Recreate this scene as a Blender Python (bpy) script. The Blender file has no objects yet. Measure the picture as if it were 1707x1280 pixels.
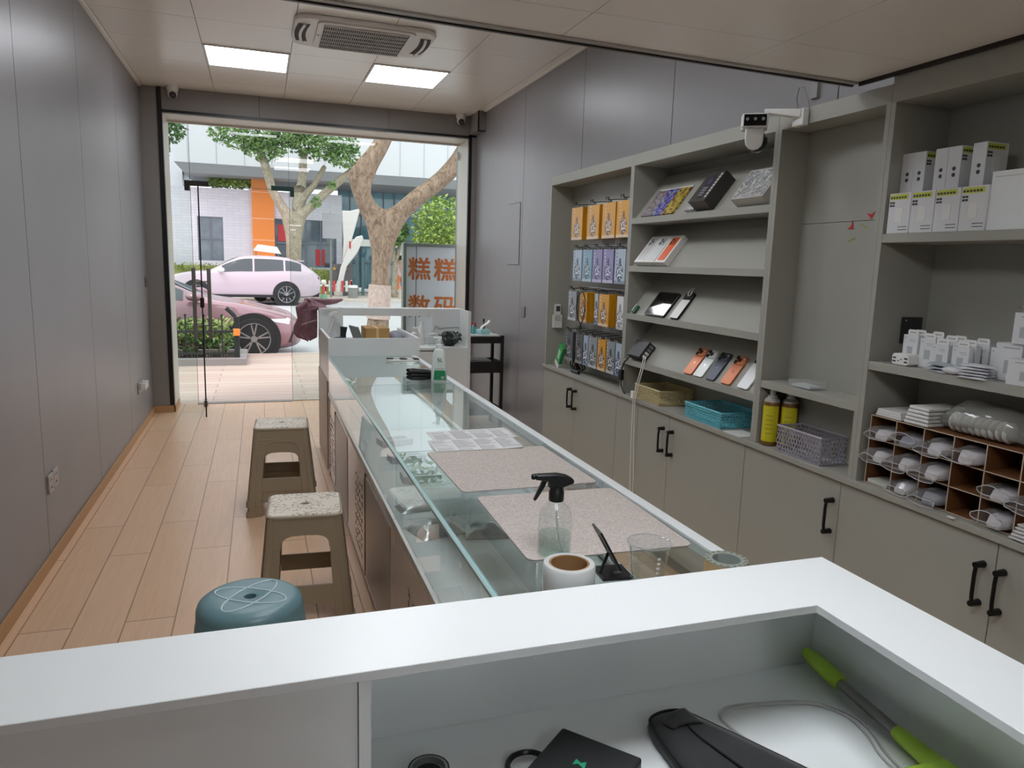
import bpy, bmesh, math, random
from mathutils import Vector, Matrix, Euler
PI = math.pi
SC = bpy.context.scene
COL = SC.collection
# ------------------------------------------------------------------ camera
cam_d = bpy.data.cameras.new('camera')
cam = bpy.data.objects.new('camera', cam_d)
COL.objects.link(cam)
_yaw, _pit, _rol = 0.3311934, -0.1611114, 0.030107
_f = Vector((math.sin(_yaw)*math.cos(_pit), math.cos(_yaw)*math.cos(_pit), math.sin(_pit)))
_r = Vector((math.cos(_yaw), -math.sin(_yaw), 0.0))
_u = _r.cross(_f)
_r2 = _r*math.cos(_rol) + _u*math.sin(_rol)
_u2 = -_r*math.sin(_rol) + _u*math.cos(_rol)
_m = Matrix((_r2, _u2, -_f)).transposed().to_4x4()
_m.translation = Vector((0, 0, 1.5))
cam.matrix_world = _m
cam_d.sensor_fit = 'HORIZONTAL'
cam_d.sensor_width = 36.0
cam_d.lens = 36.0*1226.0/1707.0
cam_d.clip_start = 0.02
cam_d.clip_end = 300
SC.camera = cam
# ------------------------------------------------------------------ view, world, sun
SC.view_settings.view_transform = 'Standard'
SC.view_settings.look = 'None'
SC.view_settings.gamma = 1.0
SC.view_settings.use_curve_mapping = False
SC.view_settings.exposure = 0.0
W_SKY = 2.1
SUN_E = 1.6
L_PANEL = 14.0
L_LOFT = 14.0
cy = SC.cycles
cy.max_bounces = 9
cy.diffuse_bounces = 5
cy.glossy_bounces = 5
cy.transmission_bounces = 8
cy.transparent_max_bounces = 24
cy.caustics_reflective = False
cy.caustics_refractive = False
cy.sample_clamp_indirect = 6.0
cy.use_denoising = True
world = bpy.data.worlds.new('overcast_sky')
SC.world = world
world.use_nodes = True
wn = world.node_tree.nodes
wl = world.node_tree.links
wn.clear()
wo = wn.new('ShaderNodeOutputWorld')
wb = wn.new('ShaderNodeBackground')
wtc = wn.new('ShaderNodeTexCoord')
wsx = wn.new('ShaderNodeSeparateXYZ')
wr = wn.new('ShaderNodeValToRGB')
wr.color_ramp.elements[0].position = 0.0
wr.color_ramp.elements[0].color = (0.86, 0.89, 0.95, 1)
wr.color_ramp.elements[1].position = 0.7
wr.color_ramp.elements[1].color = (0.90, 0.945, 1.0, 1)
wl.new(wtc.outputs['Generated'], wsx.inputs[0])
wl.new(wsx.outputs['Z'], wr.inputs[0])
wl.new(wr.outputs[0], wb.inputs['Color'])
wb.inputs['Strength'].default_value = W_SKY
wl.new(wb.outputs[0], wo.inputs[0])
sun_d = bpy.data.lights.new('sun', 'SUN')
sun_d.energy = SUN_E
sun_d.angle = math.radians(25)
sun_d.color = (1.0, 0.95, 0.88)
sun = bpy.data.objects.new('sun', sun_d)
COL.objects.link(sun)
sun.location = (-10, 5, 20)
sun.rotation_euler = Vector((0.42, 0.30, -0.86)).to_track_quat('-Z', 'Y').to_euler()

# ------------------------------------------------------------------ helpers
def lin(h):
    h = h.lstrip('#')
    o = []
    for i in (0, 2, 4):
        c = int(h[i:i+2], 16)/255.0
        o.append(c/12.92 if c <= 0.04045 else ((c+0.055)/1.055)**2.4)
    return (o[0], o[1], o[2], 1.0)

MATS = {}
def mat(name, hexc, rough=0.5, metal=0.0, spec=0.5, coat=0.0, emit=None, estr=0.0, noise=0.0, nscale=20.0, bump=0.0, bscale=200.0, sheen=0.0):
    if name in MATS:
        return MATS[name]
    m = bpy.data.materials.new(name)
    m.use_nodes = True
    nt = m.node_tree
    b = nt.nodes['Principled BSDF']
    c = lin(hexc)
    b.inputs['Base Color'].default_value = c
    b.inputs['Roughness'].default_value = rough
    b.inputs['Metallic'].default_value = metal
    b.inputs['Specular IOR Level'].default_value = spec
    b.inputs['Coat Weight'].default_value = coat
    b.inputs['Coat Roughness'].default_value = 0.08
    if sheen:
        b.inputs['Sheen Weight'].default_value = sheen
    if emit:
        b.inputs['Emission Color'].default_value = lin(emit)
        b.inputs['Emission Strength'].default_value = estr
    if noise or bump:
        tc = nt.nodes.new('ShaderNodeTexCoord')
    if noise:
        n = nt.nodes.new('ShaderNodeTexNoise')
        n.inputs['Scale'].default_value = nscale
        n.inputs['Detail'].default_value = 5
        nt.links.new(tc.outputs['Object'], n.inputs['Vector'])
        r = nt.nodes.new('ShaderNodeValToRGB')
        r.color_ramp.elements[0].position = 0.3
        r.color_ramp.elements[1].position = 0.7
        r.color_ramp.elements[0].color = tuple(min(1, v*(1-noise)) for v in c[:3]) + (1,)
        r.color_ramp.elements[1].color = tuple(min(1, v*(1+noise)) for v in c[:3]) + (1,)
        nt.links.new(n.outputs['Fac'], r.inputs[0])
        nt.links.new(r.outputs[0], b.inputs['Base Color'])
    if bump:
        n2 = nt.nodes.new('ShaderNodeTexNoise')
        n2.inputs['Scale'].default_value = bscale
        nt.links.new(tc.outputs['Object'], n2.inputs['Vector'])
        bp = nt.nodes.new('ShaderNodeBump')
        bp.inputs['Strength'].default_value = bump
        bp.inputs['Distance'].default_value = 0.002
        nt.links.new(n2.outputs['Fac'], bp.inputs['Height'])
        nt.links.new(bp.outputs[0], b.inputs['Normal'])
    MATS[name] = m
    return m

def glassmat(name, tint, ior=1.45, rough=0.0, film=0.0, filmcol='#ffffff'):
    """thin clear pane: fresnel mix of a tinted transparent and a mirror coat, plus an optional milky film"""
    if name in MATS:
        return MATS[name]
    m = bpy.data.materials.new(name)
    m.use_nodes = True
    nt = m.node_tree
    nt.nodes.clear()
    out = nt.nodes.new('ShaderNodeOutputMaterial')
    tr = nt.nodes.new('ShaderNodeBsdfTransparent')
    tr.inputs[0].default_value = lin(tint)
    gl = nt.nodes.new('ShaderNodeBsdfGlossy')
    gl.inputs['Roughness'].default_value = rough
    gl.inputs[0].default_value = (1, 1, 1, 1)
    fr = nt.nodes.new('ShaderNodeFresnel')
    fr.inputs[0].default_value = ior
    mx = nt.nodes.new('ShaderNodeMixShader')
    ge = nt.nodes.new('ShaderNodeNewGeometry')
    iv = nt.nodes.new('ShaderNodeMath')
    iv.operation = 'SUBTRACT'
    iv.inputs[0].default_value = 1.0
    nt.links.new(ge.outputs['Backfacing'], iv.inputs[1])
    mu = nt.nodes.new('ShaderNodeMath')
    mu.operation = 'MULTIPLY'
    nt.links.new(fr.outputs[0], mu.inputs[0])
    nt.links.new(iv.outputs[0], mu.inputs[1])
    nt.links.new(mu.outputs[0], mx.inputs[0])
    last = tr
    if film:
        df = nt.nodes.new('ShaderNodeBsdfDiffuse')
        df.inputs[0].default_value = lin(filmcol)
        m2 = nt.nodes.new('ShaderNodeMixShader')
        m2.inputs[0].default_value = film
        nt.links.new(tr.outputs[0], m2.inputs[1])
        nt.links.new(df.outputs[0], m2.inputs[2])
        last = m2
    nt.links.new(last.outputs[0], mx.inputs[1])
    nt.links.new(gl.outputs[0], mx.inputs[2])
    nt.links.new(mx.outputs[0], out.inputs[0])
    MATS[name] = m
    return m

class MB:
    """collects shapes; build() links them as ONE mesh object"""
    def __init__(s):
        s.bm = bmesh.new()
    def _mi(s, n0, mi):
        if mi:
            s.bm.faces.ensure_lookup_table()
            for f in s.bm.faces[n0:]:
                f.material_index = mi
    def hexa(s, pts, mi=0):
        n0 = len(s.bm.faces)
        v = [s.bm.verts.new(p) for p in pts]
        for q in ((0, 3, 2, 1), (4, 5, 6, 7), (0, 1, 5, 4), (1, 2, 6, 5), (2, 3, 7, 6), (3, 0, 4, 7)):
            s.bm.faces.new([v[i] for i in q])
        s._mi(n0, mi)
        return s
    def box(s, x0, x1, y0, y1, z0, z1, mi=0, M=None):
        p = [(x0, y0, z0), (x1, y0, z0), (x1, y1, z0), (x0, y1, z0), (x0, y0, z1), (x1, y0, z1), (x1, y1, z1), (x0, y1, z1)]
        if M is not None:
            p = [M @ Vector(q) for q in p]
        return s.hexa(p, mi)
    def cbox(s, c, d, mi=0, M=None):
        """box by centre and size, M applied about the centre"""
        T = Matrix.Translation(Vector(c)) @ (M.to_4x4() if M is not None else Matrix())
        a, b, e = d[0]/2, d[1]/2, d[2]/2
        return s.box(-a, a, -b, b, -e, e, mi, T)
    def prism(s, poly, h0, h1, M=None, mi=0):
        """2D outline (x,y) extruded from z=h0 to z=h1, then M"""
        n0 = len(s.bm.faces)
        M = M if M is not None else Matrix()
        a = [s.bm.verts.new(M @ Vector((p[0], p[1], h0))) for p in poly]
        b = [s.bm.verts.new(M @ Vector((p[0], p[1], h1))) for p in poly]
        n = len(poly)
        s.bm.faces.new(a[::-1])
        s.bm.faces.new(b)
        for i in range(n):
            s.bm.faces.new((a[i], a[(i+1) % n], b[(i+1) % n], b[i]))
        s._mi(n0, mi)
        return s
    def ring(s, c, ax, r, seg):
        ax = Vector(ax).normalized()
        t = Vector((0, 0, 1)) if abs(ax.z) < 0.9 else Vector((1, 0, 0))
        u = ax.cross(t).normalized()
        w = ax.cross(u).normalized()
        return [s.bm.verts.new(Vector(c) + u*r*math.cos(2*PI*i/seg) + w*r*math.sin(2*PI*i/seg)) for i in range(seg)]
    def bridge(s, A, B):
        n = len(A)
        for i in range(n):
            s.bm.faces.new((A[i], A[(i+1) % n], B[(i+1) % n], B[i]))
    def cyl(s, p0, p1, r0, r1=None, seg=20, mi=0, cap=True):
        n0 = len(s.bm.faces)
        r1 = r0 if r1 is None else r1
        ax = Vector(p1) - Vector(p0)
        A = s.ring(p0, ax, r0, seg)
        B = s.ring(p1, ax, r1, seg)
        s.bridge(A, B)
        if cap:
            s.bm.faces.new(A[::-1])
            s.bm.faces.new(B)
        s._mi(n0, mi)
        return s
    def tube(s, pts, r, seg=8, mi=0, closed=False, radii=None):
        n0 = len(s.bm.faces)
        pts = [Vector(p) for p in pts]
        n = len(pts)
        rings = []
        u = None
        for i, p in enumerate(pts):
            if closed:
                t = pts[(i+1) % n] - pts[i-1]
            else:
                t = pts[min(i+1, n-1)] - pts[max(i-1, 0)]
            t = t.normalized() if t.length > 1e-9 else Vector((0, 0, 1))
            if u is None:
                a = Vector((0, 0, 1)) if abs(t.z) < 0.9 else Vector((1, 0, 0))
                u = t.cross(a).normalized()
            else:
                u = (u - t*u.dot(t))
                u = u.normalized() if u.length > 1e-6 else t.orthogonal().normalized()
            w = t.cross(u)
            rr = radii[i] if radii else r
            rings.append([s.bm.verts.new(p + u*rr*math.cos(2*PI*k/seg) + w*rr*math.sin(2*PI*k/seg)) for k in range(seg)])
        for i in range(n-1):
            s.bridge(rings[i], rings[i+1])
        if closed:
            s.bridge(rings[-1], rings[0])
        else:
            s.bm.faces.new(rings[0][::-1])
            s.bm.faces.new(rings[-1])
        s._mi(n0, mi)
        return s
    def lathe(s, prof, M=None, seg=32, mi=0, closed=False):
        """profile [(r,z)] turned about z"""
        n0 = len(s.bm.faces)
        M = M if M is not None else Matrix()
        rings = []
        for r, z in prof:
            if r < 1e-6:
                rings.append([s.bm.verts.new(M @ Vector((0, 0, z)))])
            else:
                rings.append([s.bm.verts.new(M @ Vector((r*math.cos(2*PI*i/seg), r*math.sin(2*PI*i/seg), z))) for i in range(seg)])
        m = len(rings)
        for k in range(m if closed else m-1):
            A, B = rings[k], rings[(k+1) % m]
            if len(A) == 1 and len(B) == 1:
                continue
            for i in range(seg):
                j = (i+1) % seg
                if len(A) == 1:
                    s.bm.faces.new((A[0], B[j], B[i]))
                elif len(B) == 1:
                    s.bm.faces.new((A[i], A[j], B[0]))
                else:
                    s.bm.faces.new((A[i], A[j], B[j], B[i]))
        s._mi(n0, mi)
        return s
    def ball(s, c, r, mi=0, seg=16, rings=10, sc=(1, 1, 1)):
        pr = [(max(0, math.sin(PI*k/rings)) if 0 < k < rings else 0, -math.cos(PI*k/rings)) for k in range(rings+1)]
        M = Matrix.Translation(Vector(c)) @ Matrix.Diagonal((r*sc[0], r*sc[1], r*sc[2], 1))
        return s.lathe(pr, M, seg, mi)
    def loft(s, loops, mi=0, cap=True, closed=True):
        n0 = len(s.bm.faces)
        R = [[s.bm.verts.new(p) for p in L] for L in loops]
        n = len(R[0])
        for a, b in zip(R[:-1], R[1:]):
            for i in range(n if closed else n-1):
                s.bm.faces.new((a[i], a[(i+1) % n], b[(i+1) % n], b[i]))
        if cap and closed:
            s.bm.faces.new(R[0][::-1])
            s.bm.faces.new(R[-1])
        s._mi(n0, mi)
        return s
    def grid(s, fn, nu, nv, mi=0, thick=0.0):
        n0 = len(s.bm.faces)
        V = [[s.bm.verts.new(fn(i/nu, j/nv)) for j in range(nv+1)] for i in range(nu+1)]
        for i in range(nu):
            for j in range(nv):
                s.bm.faces.new((V[i][j], V[i+1][j], V[i+1][j+1], V[i][j+1]))
        s._mi(n0, mi)
        return s
    def build(s, name, mats, parent=None, world=False, smooth=False, bevel=0.0, bseg=2, subd=0, solid=0.0, M=None, angle=40, kind=None, label=None):
        bm = s.bm
        bmesh.ops.recalc_face_normals(bm, faces=bm.faces)
        loc = Vector((0, 0, 0))
        if M is not None:
            bm.transform(M)
        if parent is not None and world:
            bm.transform(PM[root_of(parent).name].inverted())
        if parent is None:
            co = [v.co for v in bm.verts]
            lo = Vector((min(c.x for c in co), min(c.y for c in co), min(c.z for c in co)))
            hi = Vector((max(c.x for c in co), max(c.y for c in co), max(c.z for c in co)))
            loc = Vector(((lo.x+hi.x)/2, (lo.y+hi.y)/2, lo.z))
            bm.transform(Matrix.Translation(-loc))
        if smooth:
            lim = math.radians(angle)
            for f in bm.faces:
                f.smooth = True
            for e in bm.edges:
                if len(e.link_faces) == 2 and e.calc_face_angle(0) > lim:
                    e.smooth = False
        me = bpy.data.meshes.new(name)
        bm.to_mesh(me)
        bm.free()
        o = bpy.data.objects.new(name, me)
        COL.objects.link(o)
        o.location = loc
        if not isinstance(mats, (list, tuple)):
            mats = [mats]
        for m in mats:
            me.materials.append(m)
        if parent is not None:
            o.parent = parent
        else:
            PM[o.name] = Matrix.Translation(loc)
        if solid:
            md = o.modifiers.new('solid', 'SOLIDIFY')
            md.thickness = solid
            md.offset = 0
        if bevel:
            md = o.modifiers.new('bevel', 'BEVEL')
            md.width = bevel
            md.segments = bseg
            md.limit_method = 'ANGLE'
            md.angle_limit = math.radians(35)
        if subd:
            md = o.modifiers.new('sub', 'SUBSURF')
            md.levels = subd
            md.render_levels = subd
        if kind:
            o['kind'] = kind
        if label:
            o['label'] = label
        return o

PM = {}
def root_of(o):
    while o.parent is not None:
        o = o.parent
    return o
def tag(o, label, cat, group=None, kind=None):
    o['label'] = label
    o['category'] = cat
    if group:
        o['group'] = group
    if kind:
        o['kind'] = kind
    return o
def thing(name, label, cat, loc=(0, 0, 0), rotz=0.0, group=None, rot=None, kind=None):
    o = bpy.data.objects.new(name, None)
    COL.objects.link(o)
    o.empty_display_size = 0.05
    o.location = loc
    o.rotation_euler = rot if rot is not None else (0, 0, rotz)
    PM[o.name] = Matrix.Translation(Vector(loc)) @ Euler(o.rotation_euler).to_matrix().to_4x4()
    return tag(o, label, cat, group, kind)
def dup(root, loc=None, rotz=None, label=None, group=None, rot=None):
    r = root.copy()
    COL.objects.link(r)
    if loc is not None:
        r.location = loc
    if rotz is not None:
        r.rotation_euler = (0, 0, rotz)
    if rot is not None:
        r.rotation_euler = rot
    if label:
        r['label'] = label
    if group:
        r['group'] = group
    for ch in list(root.children):
        c = ch.copy()
        COL.objects.link(c)
        c.parent = r
        for g in list(ch.children):
            d = g.copy()
            COL.objects.link(d)
            d.parent = c
    return r
def RX(a): return Matrix.Rotation(a, 4, 'X')
def RY(a): return Matrix.Rotation(a, 4, 'Y')
def RZ(a): return Matrix.Rotation(a, 4, 'Z')
def TR(*p): return Matrix.Translation(Vector(p if len(p) == 3 else p[0]))
def rrect(w, h, r, n=5, cx=0, cy=0):
    p = []
    for sx, sy, a0 in ((1, 1, 0), (-1, 1, 90), (-1, -1, 180), (1, -1, 270)):
        for k in range(n+1):
            a = math.radians(a0 + 90*k/n)
            p.append((cx + sx*(w/2-r) + r*math.cos(a), cy + sy*(h/2-r) + r*math.sin(a)))
    return p
def text_mesh(body, size, depth=0.0008, bold=0.0, align='CENTER'):
    cu = bpy.data.curves.new('txt', 'FONT')
    cu.body = body
    cu.size = size
    cu.extrude = depth
    cu.offset = bold
    cu.align_x = align
    cu.align_y = 'CENTER'
    o = bpy.data.objects.new('txt', cu)
    COL.objects.link(o)
    bpy.context.view_layer.update()
    dg = bpy.context.evaluated_depsgraph_get()
    me = bpy.data.meshes.new_from_object(o.evaluated_get(dg))
    bpy.data.objects.remove(o)
    bpy.data.curves.remove(cu)
    return me
def text_part(name, body, size, material, parent, M, depth=0.0008, bold=0.0, align='CENTER', label=None):
    me = text_mesh(body, size, depth, bold, align)
    me.transform(M)
    if parent is not None:
        pass
    o = bpy.data.objects.new(name, me)
    COL.objects.link(o)
    me.materials.clear()
    me.materials.append(material)
    o.parent = parent
    if label:
        o['label'] = label
    return o
def frame_of(right, up, pos):
    """matrix whose local x = right, y = up"""
    r = Vector(right).normalized()
    u = Vector(up).normalized()
    n = r.cross(u)
    m = Matrix((r, u, n)).transposed().to_4x4()
    m.translation = Vector(pos)
    return m
# ------------------------------------------------------------------ materials of the room
M_WALL = mat('grey_wall_panel', '#858284', rough=0.36, spec=0.45, noise=0.03, nscale=3)
M_SEAM = mat('dark_seam', '#1c1b1b', rough=0.6)
M_COLUMN = mat('dark_grey_cladding', '#87827f', rough=0.4)
M_BLACK = mat('black_trim', '#0b0b0c', rough=0.35)
M_CEIL = mat('satin_ceiling_panel', '#f3f0ea', rough=0.25, spec=0.7)
M_LOFT = mat('satin_soffit_panel', '#ebe9e4', rough=0.28, spec=0.5)
M_ALU = mat('aluminium', '#c9c7c3', rough=0.32, metal=0.6)
M_WHITEFRAME = mat('pale_window_frame', '#d2cdc5', rough=0.4)
M_WOODSKIRT = mat('oak_skirting', '#b58d63', rough=0.5)
M_WHITE = mat('white_board', '#e7ebea', rough=0.32, spec=0.5)
M_WHITEIN = mat('white_board_inner', '#cfd3d0', rough=0.5)
M_CAB = mat('warm_grey_cabinet', '#a09f95', rough=0.45, noise=0.02, nscale=4)
M_CABIN = mat('warm_grey_carcass', '#9b9993', rough=0.5)
M_PANE = glassmat('clear_pane', '#f3f8f6', 1.45)
M_PANEEDGE = mat('green_glass_edge', '#23463f', rough=0.2)
M_STEEL = mat('brushed_steel', '#8d8a86', rough=0.3, metal=0.9)
M_DARKSTEEL = mat('dark_bronze_metal', '#3b3835', rough=0.35, metal=0.7)
M_BLKPL = mat('black_plastic', '#141415', rough=0.38)
M_WHPL = mat('white_plastic', '#e4e3df', rough=0.35)
M_GREYPL = mat('grey_plastic', '#8b8a88', rough=0.4)

def brickmat(name, c1, c2, cm, length, width, gap, rough, spec=0.5, along='Y', grain=0.0, bump=0.0, offset=0.37):
    m = bpy.data.materials.new(name)
    m.use_nodes = True
    nt = m.node_tree
    b = nt.nodes['Principled BSDF']
    b.inputs['Roughness'].default_value = rough
    b.inputs['Specular IOR Level'].default_value = spec
    tc = nt.nodes.new('ShaderNodeTexCoord')
    mp = nt.nodes.new('ShaderNodeMapping')
    if along == 'Y':
        mp.inputs['Rotation'].default_value = (0, 0, PI/2)
    nt.links.new(tc.outputs['Object'], mp.inputs[0])
    br = nt.nodes.new('ShaderNodeTexBrick')
    br.inputs['Color1'].default_value = lin(c1)
    br.inputs['Color2'].default_value = lin(c2)
    br.inputs['Mortar'].default_value = lin(cm)
    br.inputs['Scale'].default_value = 1.0
    br.inputs['Mortar Size'].default_value = gap
    br.inputs['Mortar Smooth'].default_value = 0.1
    br.inputs['Bias'].default_value = 0.0
    br.inputs['Brick Width'].default_value = length
    br.inputs['Row Height'].default_value = width
    br.offset = offset
    br.offset_frequency = 2
    nt.links.new(mp.outputs[0], br.inputs['Vector'])
    col = br.outputs['Color']
    if grain:
        mp2 = nt.nodes.new('ShaderNodeMapping')
        mp2.inputs['Scale'].default_value = (28, 1.6, 1) if along == 'Y' else (1.6, 28, 1)
        nt.links.new(tc.outputs['Object'], mp2.inputs[0])
        nz = nt.nodes.new('ShaderNodeTexNoise')
        nz.inputs['Scale'].default_value = 3.0
        nz.inputs['Detail'].default_value = 6
        nt.links.new(mp2.outputs[0], nz.inputs['Vector'])
        rp = nt.nodes.new('ShaderNodeValToRGB')
        rp.color_ramp.elements[0].color = (1-grain, 1-grain, 1-grain, 1)
        rp.color_ramp.elements[0].position = 0.3
        rp.color_ramp.elements[1].color = (1, 1, 1, 1)
        rp.color_ramp.elements[1].position = 0.7
        nt.links.new(nz.outputs['Fac'], rp.inputs[0])
        mx = nt.nodes.new('ShaderNodeMix')
        mx.data_type = 'RGBA'
        mx.blend_type = 'MULTIPLY'
        mx.inputs[0].default_value = 1.0
        nt.links.new(col, mx.inputs[6])
        nt.links.new(rp.outputs[0], mx.inputs[7])
        col = mx.outputs[2]
    nt.links.new(col, b.inputs['Base Color'])
    if bump:
        bp = nt.nodes.new('ShaderNodeBump')
        bp.inputs['Strength'].default_value = bump
        bp.inputs['Distance'].default_value = 0.003
        bp.invert = True
        nt.links.new(br.outputs['Fac'], bp.inputs['Height'])
        nt.links.new(bp.outputs[0], b.inputs['Normal'])
    MATS[name] = m
    return m

M_FLOOR = brickmat('oak_plank_floor', '#deb691', '#e4be9c', '#a17c5a', 1.21, 0.19, 0.003, 0.33, 0.6, 'Y', 0.10, 0.25)
M_PAVE = brickmat('pink_stone_paving', '#c2b0a2', '#b9a196', '#a08d83', 1.5, 0.21, 0.008, 0.6, 0.4, 'X', 0.10, 0.2, 0.37)

# ------------------------------------------------------------------ room shell
XL, XR, ZC = -0.988, 2.15, 2.984
YF = 7.62
YG = 8.03
tag(MB().box(XL-0.1, XR+0.1, -2.6, 8.06, -0.12, 0.0).build('floor', M_FLOOR), 'oak plank floor running the length of the shop', 'floor', kind='structure')

def panels_wall(name, x0, x1, seams, label, z1=ZC):
    """vertical board cladding with 4 mm shadow gaps on a dark backing"""
    b = MB()
    back = x0 if name.endswith('left') else x1
    sgn = -1 if name.endswith('left') else 1
    for a, c in zip(seams[:-1], seams[1:]):
        b.box(min(x0, x1), max(x0, x1), a+0.003, c-0.003, 0, z1, 0)
    xb = x0 if sgn < 0 else x1
    b.box(min(xb, xb+sgn*0.05), max(xb, xb+sgn*0.05), seams[0], seams[-1], 0, z1+0.05, 1)
    return tag(b.build(name, [M_WALL, M_SEAM]), label, 'wall', kind='structure')
panels_wall('wall_left', XL-0.012, XL, [-2.6, -1.01, 0.21, 1.43, 2.66, 3.889, 5.131, 6.36, 7.62], 'grey panelled wall along the open aisle')
panels_wall('wall_right', XR, XR+0.012, [-2.6, -1.2, 0.0, 1.2, 2.45, 3.70, 4.90, 6.11, 7.62], 'grey panelled wall behind the shelving')
tag(MB().box(XL-0.1, XR+0.1, -2.7, -2.6, 0, ZC).build('wall_back', M_WALL), 'plain grey wall behind the white desk', 'wall', kind='structure')
# front wall : columns, header
b = MB()
b.box(XL-0.1, -0.81, YF, YG+0.1, 0, ZC, 0)
b.box(XR-0.075, XR+0.1, YF, YG+0.1, 0, ZC, 0)
xs = [-0.81, 0.03, 1.245, XR-0.075]
for a, c in zip(xs[:-1], xs[1:]):
    b.box(a+0.002, c-0.002, YF, YG+0.1, 2.775, ZC, 0)
b.box(-0.81, XR-0.075, YF+0.01, YG+0.1, 2.78, ZC, 1)
tag(b.build('wall_front', [M_COLUMN, M_SEAM]), 'dark grey columns and header framing the glass shopfront', 'wall', kind='structure')
b = MB()
b.box(-0.845, -0.806, YF-0.008, YF+0.03, 0.07, ZC)
b.box(-0.81, XR-0.075, YF-0.008, YF+0.03, 2.765, 2.79)
b.box(XR-0.080, XR-0.047, YF-0.008, YF+0.03, 0.0, 2.80)
b.box(XR-0.080, XR-0.001, YF-0.008, YF+0.03, 2.78, 2.80)
tag(b.build('trim_1', M_BLACK), 'black edge strip around the shopfront opening', 'trim', kind='structure')
b = MB()
b.box(XR-0.075, XR-0.001, 7.30, YF-0.01, 2.80, ZC-0.002, 0)
b.box(XR-0.079, XR-0.066, 7.29, 7.2999, 2.80, ZC-0.002, 1)
b.box(XR-0.079, XR-0.001, 7.29, 7.32, 2.788, 2.7999, 1)
tag(b.build('trim_2', [M_COLUMN, M_BLACK]), 'small boxed casing high in the right front corner', 'trim', kind='structure')
b = MB()
b.box(XL+0.001, XL+0.012, -2.59, YF-0.001, 0.001, 0.06)
tag(b.build('baseboard_left', M_WOODSKIRT), 'thin oak skirting along the aisle wall', 'skirting', kind='structure')
b = MB()
b.box(XL+0.013, -0.80, YF-0.014, YF-0.001, 0.001, 0.065)
b.box(-0.809, -0.795, YF-0.014, YG-0.03, 0.001, 0.065)
tag(b.build('baseboard_front', M_WOODSKIRT), 'oak skirting around the foot of the front column', 'skirting', kind='structure')
# ceiling of 600 mm metal tiles
b = MB()
gx = [XL-0.02, -0.955, -0.352, 0.253, 0.858, 1.463, 2.068, XR+0.02]
gy = [2.0, 2.37, 2.97, 3.57, 4.17, 4.77, 5.37, 5.97, 6.57, 7.17, 7.66]
for a, c in zip(gx[:-1], gx[1:]):
    for d, e in zip(gy[:-1], gy[1:]):
        b.box(a+0.002, c-0.002, d+0.002, e-0.002, ZC, ZC+0.012, 0)
b.box(XL-0.1, XR+0.1, 2.0, 8.1, ZC+0.012, ZC+0.08, 1)
tag(b.build('ceiling', [M_CEIL, mat('ceiling_gap', '#4c4844', rough=0.7)]), 'cream metal tile ceiling over the shop floor', 'ceiling', kind='structure')
b = MB()
b.box(XL+0.0005, XL+0.02, 2.1, YF, ZC-0.012, ZC-0.0005)
b.box(XR-0.02, XR-0.0005, 2.1, 7.28, ZC-0.012, ZC-0.0005)
tag(b.build('trim_3', M_CEIL), 'pale cornice angle between ceiling and walls', 'trim', kind='structure')
# mezzanine : low soffit over the camera
SZ = 2.127
def soff_y(x):
    return 1.935 + (x+0.988)*0.144/2.888
b = MB()
sx = [XL, -0.385, 0.21, 0.805, 1.385, 1.885]
sy = [-2.6, -1.8, -1.2, -0.6, 0.0, 0.6, 1.2, 1.8]
for i, (a, c) in enumerate(zip(sx[:-1], sx[1:])):
    for d, e in zip(sy, sy[1:]+[None]):
        e0 = soff_y(a)-0.02 if e is None else e
        e1 = soff_y(c)-0.02 if e is None else e
        b.hexa([(a+0.001, d+0.001, SZ), (c-0.001, d+0.001, SZ), (c-0.001, e1-0.001, SZ), (a+0.001, e0-0.001, SZ),
                (a+0.001, d+0.001, SZ+0.012), (c-0.001, d+0.001, SZ+0.012), (c-0.001, e1-0.001, SZ+0.012), (a+0.001, e0-0.001, SZ+0.012)], 0)
b.hexa([(XL, -2.6, SZ+0.012), (1.885, -2.6, SZ+0.012), (1.885, soff_y(1.885), SZ+0.012), (XL, soff_y(XL), SZ+0.012),
        (XL, -2.6, ZC), (1.885, -2.6, ZC), (1.885, soff_y(1.885), ZC), (XL, soff_y(XL), ZC)], 0)
tag(b.build('ceiling_loft', M_LOFT), 'low panelled underside of the loft over the white desk', 'ceiling', kind='structure')
b = MB()
def strip(o0, o1, z0, z1, mi):
    a, c = XL, 1.884
    b.hexa([(a, soff_y(a)+o0, z0), (c, soff_y(c)+o0, z0), (c, soff_y(c)+o1, z0), (a, soff_y(a)+o1, z0),
            (a, soff_y(a)+o0, z1), (c, soff_y(c)+o0, z1), (c, soff_y(c)+o1, z1), (a, soff_y(a)+o1, z1)], mi)
strip(-0.019, -0.0005, SZ-0.006, SZ+0.011, 0)
strip(0.0005, 0.012, SZ-0.010, SZ+0.05, 1)
b.box(1.886, 1.896, -2.6, 2.06, SZ-0.012, SZ+0.011, 1)
tag(b.build('trim_4', [M_ALU, M_DARKSTEEL]), 'metal edge strip around the loft soffit', 'trim', kind='structure')

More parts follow.
